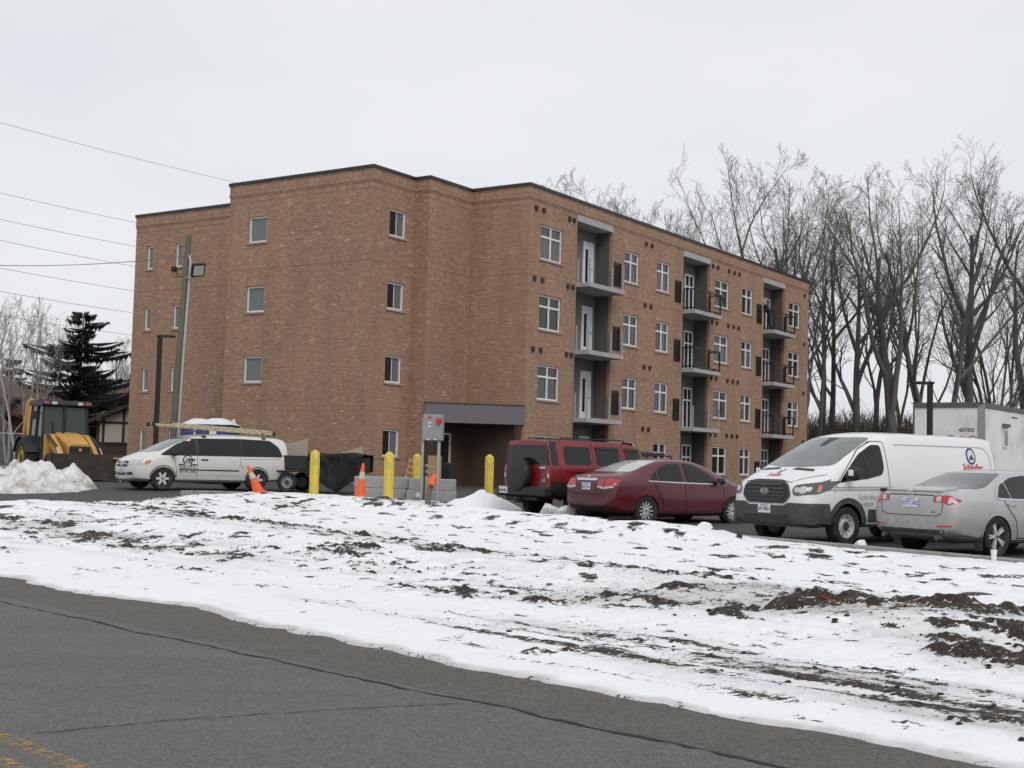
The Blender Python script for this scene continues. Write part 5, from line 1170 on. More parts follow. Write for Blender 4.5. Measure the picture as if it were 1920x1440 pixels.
# ---- cream minivan with a ladder
car = empty('minivan', (-10.57, 38.76, .56), R(-143.0), 'off-white minivan with dark side windows and a ladder on its roof', 'van'); car.scale = (.965, .965, .935)
B = make_body(car, 'body', 'paint_cream_van', [
    st(-4.24, .45, .6, .78, .5, .84, .75, .82, 1.02, .77, 1.30, .62, 1.48, 1.52), st(-4.16, .36, .74, .91, .44, .96, .75, .94, 1.05, .86, 1.38, .70, 1.62, 1.68), st(-3.92, .28, .82, .96, .37, 1.0, .72, .98, 1.06, .89, 1.42, .74, 1.70, 1.755),
    st(-3.0, .22, .84, .97, .32, 1.005, .70, .985, 1.06, .89, 1.43, .76, 1.73, 1.79), st(-2.0, .22, .84, .97, .32, 1.005, .70, .985, 1.06, .89, 1.43, .765, 1.735, 1.795), st(-1.15, .22, .84, .97, .32, 1.005, .70, .98, 1.05, .89, 1.40, .75, 1.69, 1.76),
    st(-.65, .22, .84, .97, .32, 1.0, .70, .975, 1.04, .89, 1.30, .73, 1.52, 1.60), st(-.1, .22, .84, .97, .32, 1.0, .70, .97, 1.02, .90, 1.15, .74, 1.26, 1.33), st(.25, .22, .82, .965, .32, .99, .68, .95, .98, .87, 1.06, .70, 1.12, 1.16), st(.55, .23, .76, .93, .33, .955, .64, .90, .90, .80, .98, .62, 1.03, 1.06), st(.78, .25, .66, .84, .35, .87, .60, .81, .80, .70, .88, .52, .93, .95), st(.92, .30, .5, .66, .38, .70, .56, .65, .70, .56, .77, .42, .80, .82)],
    [0, -3.078], .385, .98, crease=((4, .5), (6, .45), (2, .7)))
both(B, 'window_surround', rpoly([(.10, 1.06), (-3.96, 1.09), (-3.84, 1.42), (-3.55, 1.625), (-2.5, 1.65), (-.84, 1.61), (-.45, 1.41)], .08), .004, 'plastic_black')
both(B, 'side_window', rpoly([(.06, 1.075), (-1.02, 1.095), (-1.02, 1.60), (-.82, 1.585), (-.45, 1.38)], .05), .006, 'car_glass')
both(B, 'side_window', rpoly([(-1.14, 1.095), (-2.52, 1.10), (-2.52, 1.625), (-1.14, 1.605)], .04), .006, 'car_glass')
both(B, 'side_window', rpoly([(-2.56, 1.10), (-3.92, 1.12), (-3.78, 1.42), (-3.52, 1.60), (-2.56, 1.625)], .08), .006, 'car_glass')
decal(B, 'windscreen', rpoly([(-.74, 1.19), (-.3, 1.15), (.3, 1.15), (.74, 1.19), (.62, 1.66), (-.62, 1.66)], .07), 'F', .006, 'screen_glass'); decal(B, 'rear_window', rpoly([(-.66, 1.12), (.66, 1.12), (.58, 1.55), (-.58, 1.55)], .08), 'B', .006, 'car_glass')
side_line(B, [(-1.08, 1.64), (-1.08, .9), (-1.06, .36)], .014); side_line(B, [(.06, 1.02), (.10, .8), (.42, .72)][:2] + [(.0, .74)], .012) if False else None
side_line(B, [(-2.5, 1.07), (-2.5, .80), (-2.62, .66)], .012); side_line(B, [(-.42, 1.04), (-.44, .6), (-.46, .36)][:], .0) if False else None
for s in 'LR':
    line(B, 'panel_gap', [(-.30, 1.06), (-.38, .8), (-.44, .36)], s, .014, 'gap'); line(B, 'rub_strip', [(-.48, .63), (-2.45, .625)], s, .035, 'plastic_black', off=.012); line(B, 'slide_rail', [(-2.56, 1.0), (-3.9, 1.03)], s, .01, 'gap'); line(B, 'sill_line', [(-.5, .46), (-2.6, .46)], s, .012, 'print_grey')
handles(B, [(-.88, .95), (-1.30, .95)], 'plastic_black', .22, .04, .024)
for sg in (-1, 1):
    s = 'L' if sg > 0 else 'R'
    o = decal(B, 'headlamp', rpoly([(sg * .46, .74), (sg * .78, .74), (sg * .86, .90), (sg * .52, .88)], .03), 'F', .01, 'lamp_clear', step=.04); decal(B, 'headlamp_wrap', rpoly([(.78, .74), (.50, .76), (.36, .92), (.62, .90), (.72, .86)], .03), s, .01, 'lamp_clear', step=.05); decal(B, 'indicator', rpoly([(.56, .77), (.42, .80), (.36, .90), (.55, .88)], .03), s, .014, 'lamp_amber', o, step=.04)
    decal(B, 'tail_lamp', rpoly([(-4.02, .80), (-4.13, .80), (-4.12, 1.02), (-4.0, 1.03)], .02), s, .01, 'lamp_red', step=.04); decal(B, 'tail_lamp', rpoly([(sg * .70, .80), (sg * .86, .80), (sg * .86, 1.04), (sg * .72, 1.04)], .02), 'B', .01, 'lamp_red', step=.04)
    decal(B, 'fog_recess', rpoly([(sg * .42, .42), (sg * .76, .44), (sg * .70, .53), (sg * .42, .52)], .03), 'F', .006, 'plastic_black', step=.04)
g = decal(B, 'grille', rpoly([(-.42, .68), (.42, .68), (.46, .86), (-.46, .86)], .04), 'F', .006, 'plastic_black', step=.05)
decal(B, 'grille_bar', rpoly([(-.42, .752), (.42, .752), (.42, .782), (-.42, .782)], .01), 'F', .016, 'paint_cream_van', g); decal(B, 'grille_bar', rpoly([(-.035, .69), (.035, .69), (.035, .85), (-.035, .85)], .01), 'F', .018, 'paint_cream_van', g)
decal(B, 'bumper_intake', rpoly([(-.34, .42), (.34, .42), (.34, .50), (-.34, .50)], .03), 'F', .006, 'plastic_black'); plate(B, 'F', 0, .565, '||| |||', .30, .15, 'print_black')
for s in 'LR': line(B, 'wheel_arch_shadow', arc(0, .34, .405, -8, 188), s, .03, 'plastic_black'); line(B, 'wheel_arch_shadow', arc(-3.078, .34, .405, -8, 188), s, .03, 'plastic_black')
for s, fl in (('L', -1), ('R', 1)):
    ca_, cz_ = -.76, .925; q0 = len(B.root.children)
    line(B, 'emblem', arc(ca_, cz_, .145, -50, 230, 24), s, .035, 'print_black'); line(B, 'emblem', [(ca_ - .30, .79), (ca_ - .09, .79)], s, .035, 'print_black'); line(B, 'emblem', [(ca_ + .30, .79), (ca_ + .09, .79)], s, .035, 'print_black')
    for k, (dx, z0_, z1_) in enumerate(((-.045, .83, 1.0), (0, .82, .98), (.045, .83, 1.0))): line(B, 'emblem', [(ca_ + dx, z0_), (ca_ + dx, z1_)], s, .02, 'print_black')
    for dx in (-.07, .07): line(B, 'emblem', arc(ca_ + dx, .875, .035, 0, 360, 12), s, .018, 'print_black')
    V, F = text_geo('ELECTRIC', .105, bold=.001, sx=1.18); proj_geo(B, 'lettering', V, F, s, ca_, .70, 'print_black', flip=fl)
    V, F = text_geo('||||||||||| |||', .05, bold=.003, sx=1.25); proj_geo(B, 'lettering', V, F, s, ca_, .655, 'print_black', flip=fl); V, F = text_geo('||| ||| ||||', .085, bold=.002, sx=.95); proj_geo(B, 'lettering', V, F, s, ca_, .53, 'print_black', flip=fl)
for sg in (-1, 1): mirror(car, -.28, sg * 1.09, 1.13, 'plastic_black', .22, .17, .16)
MB().tube([(.18, -.1, 1.17), (-.05, -.55, 1.30)], .012, 5).build('wiper', 'plastic_black', car); MB().tube([(.2, .5, 1.15), (.05, .05, 1.25)], .012, 5).build('wiper', 'plastic_black', car)
for x in (0, -3.078):
    for y in (-.87, .87): wheel(car, x, y, .345, .22, 'star', 'alloy', .64, 6)
for x in (-1.35, -3.35):
    mb = MB(); mb.tube([(x, -.72, 1.70), (x, -.70, 1.86), (x, .70, 1.86), (x, .72, 1.70)], .022, 6); mb.box(x - .06, x + .06, -.80, -.64, 1.66, 1.72).box(x - .06, x + .06, .64, .80, 1.66, 1.72); mb.build('roof_rack_bar', 'steel_rim', car, smooth=40)
# ladder resting on the rack
pm('fibreglass', (.5, .44, .27), .6, var=.12, scale=10, dirt=((.25, .22, .15), .5), dscale=6); pm('ladder_metal', (.45, .45, .46), .4, metal=.7)
lad = empty('extension_ladder', (-10.57, 38.76, .56), R(-143.0), 'long yellowish fibreglass extension ladder tied on the minivan\'s roof rack', 'ladder'); lad.scale = (.965, .965, .935)
LM = Matrix.Translation((-1.75, .42, 1.885)) @ Matrix.Rotation(R(-2.6), 4, 'Y')
for yy in (-.21, .21):
    for lv, (x0_, x1_) in enumerate(((-2.05, 2.0), (-1.95, 1.25))): yb = yy * (1 if lv == 0 else .84); MB().cbox(x0_, x1_, yb - .016, yb + .016, .01 if lv == 0 else .092, .078 if lv == 0 else .155, .004, LM).build('ladder_rail', 'fibreglass', lad)
for k in range(15): x_ = -1.95 + k * .275; MB().tube([LM @ Vector((x_, -.25, .045)), LM @ Vector((x_, .25, .045))], .016, 6).build('rung', 'steel_rim', lad)
for k in range(11): x_ = -1.85 + k * .285; MB().tube([LM @ Vector((x_, -.215, .125)), LM @ Vector((x_, .215, .125))], .016, 6).build('rung', 'steel_rim', lad)
for x_ in (-2.03, 1.98):
    for yy in (-.21, .21): MB().cbox(x_ - .05, x_ + .05, yy - .03, yy + .03, -.02, .11, .01, LM).build('ladder_foot', 'plastic_black', lad)

# ---- red boxy SUV
car = empty('sport_utility_vehicle', (1.18, 31.75, .30), R(37), 'boxy red SUV with a black covered spare wheel on its tailgate', 'car')
B = make_body(car, 'body', 'paint_red', [
    st(-.97, .58, .78, .86, .62, .885, .90, .875, 1.20, .80, 1.52, .72, 1.80, 1.84), st(-.95, .55, .8, .88, .60, .905, .90, .895, 1.21, .815, 1.53, .735, 1.815, 1.855), st(-.6, .45, .8, .90, .55, .925, .90, .905, 1.22, .82, 1.53, .74, 1.825, 1.865), st(0, .42, .8, .90, .5, .925, .90, .905, 1.22, .82, 1.53, .745, 1.825, 1.865),
    st(1.0, .40, .8, .90, .5, .925, .90, .905, 1.22, .82, 1.53, .745, 1.82, 1.86), st(1.75, .40, .8, .90, .5, .925, .90, .905, 1.22, .82, 1.52, .74, 1.80, 1.84), st(1.9, .40, .8, .90, .5, .925, .90, .905, 1.21, .82, 1.47, .74, 1.70, 1.74), st(2.2, .40, .8, .90, .5, .925, .90, .905, 1.20, .82, 1.27, .74, 1.32, 1.35), st(2.4, .42, .8, .90, .5, .925, .90, .905, 1.16, .80, 1.21, .70, 1.24, 1.26),
    st(3.3, .45, .8, .90, .55, .92, .88, .89, 1.10, .78, 1.16, .68, 1.19, 1.21), st(3.48, .5, .75, .86, .58, .88, .85, .85, 1.05, .74, 1.10, .62, 1.13, 1.15)],
    [0, 2.84], .47, .93, crease=((2, .5), (4, .6), (6, .7)), endcrease=.7)
for (a, b_) in ((-.52, .28), (.46, 1.20), (1.40, 2.02)):
    top = 1.70 if a < 1.3 else 1.68; pts = [(a, 1.27), (b_, 1.27), (b_, top), (a, top)] if a < 1.3 else [(a, 1.27), (2.06, 1.27), (1.86, top), (a, top)]
    both(B, 'side_window', rpoly(pts, .06), .006, 'car_glass')
    if a > .3:
        for s in 'LR': line(B, 'rain_visor', [(a - .01, top - .02), ((b_ if a < 1.3 else 1.9), top - .02)], s, .07, 'plastic_black', off=.03)
decal(B, 'rear_window', rpoly([(-.72, 1.26), (.72, 1.26), (.66, 1.72), (-.66, 1.72)], .04), 'B', .006, 'car_glass'); decal(B, 'windscreen', rpoly([(-.72, 1.34), (.72, 1.34), (.66, 1.72), (-.66, 1.72)], .04), 'F', .006, 'screen_glass')
for s, sg in (('L', 1), ('R', -1)):
    decal(B, 'corner_pillar_trim', rpoly([(-.92, 1.25), (-.72, 1.25), (-.74, 1.80), (-.90, 1.80)], .02), s, .008, 'plastic_black'); decal(B, 'corner_pillar_trim', rpoly([(sg * .76, 1.25), (sg * .86, 1.25), (sg * .74, 1.82), (sg * .69, 1.82)], .01), 'B', .008, 'plastic_black', step=.04)
    line(B, 'panel_gap', [(.36, 1.76), (.36, 1.25), (.36, .62)], s, .014, 'gap'); line(B, 'panel_gap', [(1.30, 1.76), (1.30, .6)], s, .014, 'gap'); line(B, 'panel_gap', [(-.68, 1.24), (-.68, .80)], s, .012, 'gap')
    decal(B, 'lower_cladding', rpoly([(-.94, .56), (-.47, .56), (-.47, .86), (-.94, .86)], .02), s, .02, 'plastic_black'); decal(B, 'lower_cladding', rpoly([(.5, .50), (2.3, .50), (2.3, .66), (.5, .66)], .02), s, .02, 'plastic_black')
    line(B, 'wheel_flare', arc(0, .40, .55, -5, 185), s, .15, 'plastic_black', off=.04); line(B, 'wheel_flare', arc(2.84, .40, .55, -5, 185), s, .15, 'plastic_black', off=.04)
    line(B, 'fender_ridge', rpoly([(-.55, 1.13), (.25, 1.13), (.5, 1.05)], .05)[3:-3], s, .05, 'paint_red', off=.04)
    o = decal(B, 'tail_lamp', rpoly([(sg * .79, .95), (sg * .865, .95), (sg * .85, 1.22), (sg * .78, 1.22)], .01), 'B', .012, 'lamp_red', step=.04); decal(B, 'reverse_lamp', rpoly([(sg * .795, .95), (sg * .86, .95), (sg * .855, 1.05), (sg * .79, 1.05)], .01), 'B', .018, 'lamp_clear', o, step=.03)
handles(B, [(.58, 1.17), (1.5, 1.17)], 'chrome', .22, .04, .02)
decal(B, 'tailgate_handle', rpoly([(-.74, 1.17), (-.50, 1.165), (-.50, 1.2), (-.74, 1.215)], .01), 'B', .025, 'chrome', step=.04)
line(B, 'tailgate_gap', [(-.76, 1.24), (-.76, .80), (.76, .80), (.76, 1.24)], 'B', .012, 'gap'); V, F = text_geo('H3', .09, bold=.002); proj_geo(B, 'lettering', V, F, 'B', -.66, .86, 'chrome', flip=-1)
RMx = Matrix.Rotation(-math.pi / 2, 4, 'Y')
mb = MB(); mb.lathe([(0, 0), (.30, 0), (.37, .02), (.40, .06), (.405, .16), (.385, .22), (.30, .245), (.06, .25), (0, .245)], 40, T(-.985, .12, 1.02) @ RMx); mb.build('spare_wheel_cover', 'plastic_black', car, smooth=35)
mb = MB(); mb.cbox(-1.18, -.92, -.92, .92, .50, .74, .04).cbox(-1.14, -.9, -.6, .6, .40, .51, .03); o = mb.build('rear_bumper', 'plastic_black', car); MB().cbox(-1.20, -1.16, .46, .78, .56, .72, .005).build('licence_plate', 'plate_white', car); V, F = text_geo('|||| |||', .09, bold=.002, sx=.68); MB().add([(-1.205, .62 - v[0], .60 + v[1]) for v in V], F).build('lettering', 'print_black', car, fix=False)
MB().cbox(-1.3, -1.0, -.06, .06, .36, .48, .01).build('tow_hitch', 'plastic_black', car)
for x in (0, 2.84):
    for y in (-.80, .80): wheel(car, x, y, .40, .27, 'star', 'alloy', .58, 7)
for sg in (-1, 1): mirror(car, 1.95, sg * 1.05, 1.32, 'plastic_black', .24, .2, .14)
for sg in (-1, 1): mb = MB(); mb.tube([(-.5, sg * .6, 1.84), (-.45, sg * .6, 1.90), (1.5, sg * .6, 1.89), (1.6, sg * .6, 1.83)], .018, 6); mb.build('roof_rail', 'plastic_black', car, smooth=40)

# ---- black crossover mostly hidden behind the maroon sedan
car = empty('sport_utility_vehicle', (3.75, 41.5, .40), R(36), 'black SUV whose roof rack just shows above the maroon sedan', 'car'); car.scale = (.9, .9, .9)
B = make_body(car, 'body', 'paint_black', [
    st(-.92, .5, .6, .74, .55, .8, .8, .78, 1.0, .70, 1.3, .58, 1.46, 1.5), st(-.85, .38, .72, .87, .46, .92, .75, .90, 1.02, .80, 1.36, .64, 1.56, 1.6), st(-.4, .3, .78, .9, .38, .94, .7, .92, 1.03, .80, 1.38, .66, 1.60, 1.65), st(.8, .25, .78, .9, .34, .94, .7, .92, 1.02, .80, 1.38, .67, 1.62, 1.67), st(1.6, .25, .78, .9, .34, .94, .7, .915, 1.0, .80, 1.32, .66, 1.56, 1.62), st(2.1, .25, .78, .9, .34, .94, .7, .91, .98, .82, 1.2, .66, 1.36, 1.42),
    st(2.6, .26, .78, .9, .35, .93, .68, .90, .96, .82, 1.05, .66, 1.1, 1.14), st(3.2, .28, .7, .86, .37, .88, .64, .84, .88, .74, .97, .55, 1.0, 1.02), st(3.5, .34, .5, .68, .42, .7, .6, .66, .74, .56, .8, .4, .84, .85)], [0, 2.66], .4, .93)
both(B, 'side_window', rpoly([(-.45, 1.1), (2.2, 1.07), (1.7, 1.42), (1.3, 1.5), (-.2, 1.5)], .08), .006, 'car_glass'); decal(B, 'rear_window', rpoly([(-.6, 1.1), (.6, 1.1), (.55, 1.42), (-.55, 1.42)], .06), 'B', .006, 'car_glass'); decal(B, 'windscreen', rpoly([(-.68, 1.12), (.68, 1.12), (.58, 1.5), (-.58, 1.5)], .06), 'F', .006, 'screen_glass')
for sg in (-1, 1): MB().tube([(-.4, sg * .62, 1.6), (-.35, sg * .62, 1.72), (1.4, sg * .62, 1.72), (1.5, sg * .62, 1.6)], .03, 6).build('roof_rail', 'plastic_black', car, smooth=40)
MB().cbox(-.3, 1.3, -.5, .5, 1.70, 1.84, .05).build('roof_box', 'plastic_black', car)
for x in (0, 2.66):
    for y in (-.82, .82): wheel(car, x, y, .35, .23, 'star', 'alloy', .66, 5)
# ================================================================== POLES, WIRES
pm('pole_wood', (.14, .125, .095), .9, var=.3, scale=3, bump=.5, bscale=20); pm('conduit', (.42, .43, .44), .5, metal=.4); pm('lamp_black', (.012, .0115, .013), .45, metal=.2); pm('lens', (.5, .5, .48), .3); pm('wire', (.16, .16, .17), .6)
P = empty('utility_pole', (-12.62, 49, .55), 0, 'leaning wooden utility pole with a grey conduit in front of the brick wing', 'utility pole')
MB().tube([(0, 0, -.3), (.13, 0, 4.6), (.31, 0, 9.30)], [.145, .13, .11], 14).build('pole', 'pole_wood', P, smooth=40)
MB().tube([(.19, -.1, -.2), (.31, -.1, 4.6), (.42, -.1, 7.6), (.43, -.1, 8.35), (.38, -.1, 8.52)], .05, 8).build('conduit', 'conduit', P, smooth=40)
mb = MB(); mb.tube([(.25, -.05, 7.72), (.48, -.22, 7.62), (.72, -.32, 7.72)], .03, 6).build('floodlight_arm', 'conduit', P, smooth=40)
M = T(.80, -.38, 7.95, R(35), R(32), R(-8)); o = MB().cbox(-.26, .26, -.06, .06, -.27, .27, .02, M).build('floodlight', 'lamp_black', P); MB().box(-.2, .2, -.068, -.061, -.2, .2, M).build('lens', 'lens', o)
MB().cbox(-.28, -.08, -.15, .05, 7.9, 8.1, .03).build('bracket', 'lamp_black', P); MB().tube([(-.18, -.05, 8.0), (-.0, -.05, 7.72), (.2, -.05, 7.72)], .02, 5).build('bracket_arm', 'lamp_black', P)
def wire(name, a, b_, sag, r_, label, group='overhead wires', n=24):
    a, b_ = Vector(a), Vector(b_); pts = [a.lerp(b_, i / n) - Vector((0, 0, 4 * sag * (i / n) * (1 - i / n))) for i in range(n + 1)]
    tag(MB().tube(pts, r_, 5).build(name, 'wire', smooth=True), label, 'wire', group)
def rayp(px, py, d):   # point at distance d seen at a column and row of the photograph, used once here to survey the wires
    du, dv = px - 960, py - 720; a = du * math.cos(ROLL) + dv * math.sin(ROLL); b_ = -du * math.sin(ROLL) + dv * math.cos(ROLL); f = 2461.
    X, zc = a / f, -b_ / f; Y = math.cos(PITCH) - zc * math.sin(PITCH); Z = math.sin(PITCH) + zc * math.cos(PITCH); return (X / Y * d, d, Z / Y * d + 1.5)
WL = [((-260, 156), (560, 368), 'topmost overhead wire, reaching the roof by the tower'), ((-260, 297), (420, 447), 'second overhead wire from the top'), ((-260, 351), (420, 489), 'third overhead wire from the top'), ((-260, 392), (420, 526), 'fourth overhead wire from the top'), ((-260, 450), (420, 568), 'sixth overhead wire from the top, below the pole\'s service line'), ((-260, 496), (420, 608), 'seventh overhead wire from the top'), ((-260, 545), (420, 648), 'lowest overhead wire above the spruce')]
for k, (p, q, lb) in enumerate(WL): wire('overhead_wire', rayp(*p, 62 + 0 * k), rayp(*q, 88), .25, .012, lb)
wire('service_wire', rayp(-300, 478, 40), (-12.40, 48.9, 9.30 - .25), .35, .013, 'thin service line running from the wooden pole to the left', None)
tag(MB().tube([(-12.28, 48.95, 8.9 - .7), (-10.75, 48.3, .62)], .012, 5).build('guy_wire', 'wire'), 'slanting guy wire running from the wooden pole to the ground', 'wire')
def lamp_post(x, y, h, hx, label, rz=0):
    L = empty('lamp_post', (x, y, Gxy(x, y)), rz, label, 'lamp post')
    MB().cbox(-.075, .075, -.075, .075, .0, h, .012).build('pole', 'lamp_black', L); MB().lathe([(.24, -.3), (.24, .35), (.2, .4), (0, .4)], 20).build('base', 'concrete', L, smooth=40)
    o = MB().cbox(min(0, hx) - .10, max(0, hx) + .10, -.16, .16, h + .002, h + .075, .02).build('lamp_head', 'lamp_black', L); MB().box(min(0, hx * .9), max(0, hx * .9), -.11, .11, h - .01, h + .001).build('lens', 'lens', o); MB().lathe([(.03, h + .07), (.03, h + .11), (0, h + .115)], 10).build('sensor', 'lamp_black', o)
lamp_post(-12.42, 46, 5.05, .42, 'black square lamp post in front of the building\'s left wing')
lamp_post(12.77, 40, 4.0, -.38, 'black lamp post in front of the white truck trailer')

# ================================================================== SITE FURNITURE
pm('bollard_yellow', (.62, .47, .05), .5, var=.08, dirt=((.26, .2, .07), .75), dscale=5); pm('cone_orange', (.75, .105, .025), .5, var=.1, scale=10); pm('cone_band', (.48, .45, .36), .5, var=.2, scale=14); pm('box_grey', (.26, .275, .275), .5, metal=.2, var=.06); pm('red_plastic', (.5, .02, .025), .4); pm('galvanised', (.38, .39, .4), .45, metal=.5)
def bollard(x, y, top, label):
    z = Gxy(x, y); h = top - z; root = empty('bollard', (x, y, z), random.random(), label, 'bollard', 'yellow bollards round the electrical box')
    MB().lathe([(.135, -.3), (.135, h - .10), (.128, h - .085)], 8, Matrix.Rotation(R(22.5), 4, 'Z')).build('sleeve', 'bollard_yellow', root, smooth=25); MB().lathe([(.128, h - .0851), (.05, h - .015), (0, h)], 8, Matrix.Rotation(R(22.5), 4, 'Z')).build('cap', 'bollard_yellow', root)
bollard(-5.34, 36, 1.81, 'yellow bollard just right of the black tarped trailer\'s wheel, leftmost of the four'); bollard(-3.12, 34, 1.80, 'yellow bollard in front of the concrete blocks, second from the left'); bollard(-2.9, 41, 1.82, 'yellow bollard behind the concrete blocks, beside the electrical box'); bollard(-.59, 38, 1.83, 'yellow bollard beside the red SUV, rightmost of the four')
def cone(x, y, z, h, label, rot=(0, 0, 0), base=True):
    root = empty('traffic_cone', (x, y, z), 0, label, 'traffic cone', rot=rot)
    if base: MB().cbox(-.19, .19, -.19, .19, 0, .03, .012).build('base', 'cone_orange', root)
    rb, rtp = .145, .03
    def rr(t_): return rb + (rtp - rb) * t_
    MB().lathe([(rr(0), .03), (rr(.56), h * .56)], 20).build('body', 'cone_orange', root, smooth=40); MB().lathe([(rr(.56) + .002, h * .56), (rr(.76) + .002, h * .76)], 20).build('reflective_band', 'cone_band', root, smooth=40); MB().lathe([(rr(.76), h * .76), (rtp, h), (rtp * .7, h + .004)], 20).build('tip', 'cone_orange', root, smooth=40)
cone(-3.74, 33.0, snow_z(-3.74, 33.0) - .02, .88, 'upright orange traffic cone in the snow left of the second bollard', (R(1), R(4), .3))
cone(-6.5, 34.3, snow_z(-6.5, 34.3) - .02, .80, 'tilted orange traffic cone leaning left in front of the minivan\'s rear wheel', (R(4), R(-24), .2))
# electrical box on two legs
E_ = empty('electrical_panel', (-2.12, 36, Gxy(-2.12, 36)), R(-4), 'grey electrical disconnect box with red switch standing on two metal posts', 'electrical panel'); ez = 2.14 - E_.location.z
MB().cbox(-.28, .28, -.14, .14, ez, ez + .72, .012).build('cabinet', 'box_grey', E_); MB().cbox(-.265, .265, -.155, -.142, ez + .015, ez + .705, .006).build('door', 'box_grey', E_)
mb = MB(); mb.lathe([(0, 0), (.08, 0), (.085, .03), (.03, .045), (0, .045)], 20, T(.17, -.157, ez + .55, 0, math.pi / 2)); mb.cbox(.12, .2, -.23, -.2, ez + .43, ez + .56, .02).build('switch', 'red_plastic', E_, smooth=40)
MB().box(-.15, -.03, -.161, -.156, ez + .60, ez + .66).build('warning_label', 'red_plastic', E_)
for (a, c) in ((.47, .04), (.37, .04)): MB().box(-.12, -.05, -.161, -.156, ez + a, ez + a + c).build('label_plate', 'plate_white', E_)
for a in (-.15, .05): MB().box(a, a + .06, -.161, -.156, ez + .02, ez + .05).build('label_plate', 'plate_white', E_)
MB().cbox(-.31, -.24, -.05, .03, -.3, ez + .6, .008).build('post', 'galvanised', E_); MB().cbox(.13, .21, -.05, .03, -.3, ez, .008).build('post', 'galvanised', E_); MB().tube([(-.2, -.06, -.2), (-.2, -.06, ez - .02)], .02, 8).build('cable', 'plastic_black', E_); MB().tube([(-.02, -.1, ez), (-.02, -.1, ez - .12)], .012, 6).build('latch', 'steel_rim', E_)
# stacked concrete blocks
def blk(x0_, x1_, z0_, y, label, rz=0):
    root = tag(MB().cbox(-(x1_ - x0_) / 2, (x1_ - x0_) / 2, -.3, .3, 0, .325, .02).build('concrete_block', 'concrete', loc=((x0_ + x1_) / 2, y, z0_), rot=(0, 0, rz)), label, 'concrete block', 'concrete blocks by the electrical box')
zb = .45
blk(-4.38, -2.92, zb, 37.6, 'lower left concrete block in the low wall by the electrical box'); blk(-2.90, -1.50, zb - .02, 37.4, 'lower right concrete block in the low wall by the electrical box'); blk(-4.40, -2.86, zb + .328, 37.62, 'upper left concrete block in the low wall by the electrical box'); blk(-2.84, -1.52, zb + .308, 37.42, 'upper right concrete block in the low wall by the electrical box')
tag(MB().cbox(-.09, .09, -.01, .01, 0, .12, .004).build('outlet_box', 'white_frame', loc=(-2.52, 36.9, zb + .12)), 'small white outlet box low on the concrete blocks', 'outlet box')
# pallet, bin, plywood by the wall
pm('pallet_wood', (.3, .2, .12), .85, var=.25, scale=6); pm('plywood', (.43, .33, .24), .85, var=.12, scale=2, bump=.1); pm('plywood_grey', (.4, .335, .275), .85, var=.15, scale=2)
PL = empty('wooden_pallet', (-3.35, 47.2, Gxy(-3.35, 47.2) + .02), R(12), 'wooden pallet leaning against the brick wall behind the second bollard', 'pallet', rot=(R(-18), R(14), R(12)))
for k in range(5): MB().box(-.5, .5, -.06, -.04, .02 + k * .22, .13 + k * .22).build('slat', 'pallet_wood', PL)
for k in (-.46, 0, .46): MB().box(k - .04, k + .04, -.039, .05, .0, 1.05).build('bearer', 'pallet_wood', PL)
BN = empty('rubbish_bin', (-2.2, 48.6, Gxy(-2.2, 48.6) + .35), 0, 'black bin standing by the porch behind the concrete blocks', 'bin'); MB().lathe([(.2, -.35), (.22, 0), (.255, .55), (.27, .56), (.27, .6), (.25, .6)], 20).build('body', 'plastic_black', BN, smooth=35); MB().lathe([(.265, .602), (.2, .64), (0, .65)], 20).build('rim', 'plastic_black', BN, smooth=35)
tag(MB().cbox(-.25, .25, -.012, .012, 0, 1.25, .003).build('plywood_sheet', 'pallet_wood', loc=(-2.75, 48.2, Gxy(-2.75, 48.2)), rot=(R(-8), 0, .1)), 'brown board propped by the porch behind the electrical box', 'board')
# black utility trailer with tarp
pm('tarp', (.007, .007, .008), .6, var=.3, scale=4, bump=.6, bscale=5, spec=.3); pm('trailer_steel', (.02, .02, .021), .6, var=.25)
TL = empty('utility_trailer', (-5.75, 41.0, Gxy(-5.75, 41)), R(-6), 'black utility trailer covered with a sagging black tarp', 'trailer'); hb = .62
MB().cbox(-1.45, 1.25, -.75, .75, hb, hb + .10, .01).build('bed', 'trailer_steel', TL)
for (x0_, x1_, y0_, y1_) in ((-1.45, 1.25, -.77, -.74), (-1.45, 1.25, .74, .77), (1.23, 1.26, -.74, .74), (-1.46, -1.43, -.74, .74)): MB().box(x0_, x1_, y0_, y1_, hb + .1, hb + .50).build('side_panel', 'trailer_steel', TL)
# tarp: a draped, wrinkled sheet
na, nb = 60, 40; V = []; F = []; uu, vv = np.meshgrid(np.linspace(0, 1, na), np.linspace(0, 1, nb), indexing='ij')
X = -.35 + 1.72 * uu; arcv = vv * 3.1 - .95      # runs from the front hem over the top and down the back
Y = np.where(arcv < 0, -.80 - .12 * np.abs(arcv) , np.where(arcv > 1.6, .82, -.80 + arcv)); Z = np.where(arcv < 0, hb + .55 + arcv * .95, np.where(arcv > 1.6, hb + .55 - (arcv - 1.6), hb + .55 + .05 * np.sin(arcv * 2)))
wr = fbm(uu * 5 + vv * 2, vv * 6 - uu * 3, 4, 5); Y = Y - .22 * (wr - .4) * (arcv < .05); Z = Z + .16 * (fbm(uu * 4, vv * 5, 3, 8) - .5) + np.where(arcv < 0, .22 * np.sin(uu * 7 + 1) * np.abs(arcv), 0); X = X + .10 * (wr - .5)
V = [tuple(p) for p in np.stack([X, Y, Z], -1).reshape(-1, 3)]; F = [(i * nb + j, (i + 1) * nb + j, (i + 1) * nb + j + 1, i * nb + j + 1) for i in range(na - 1) for j in range(nb - 1)]
MB().add(V, F).build('tarp', 'tarp', TL, smooth=True)
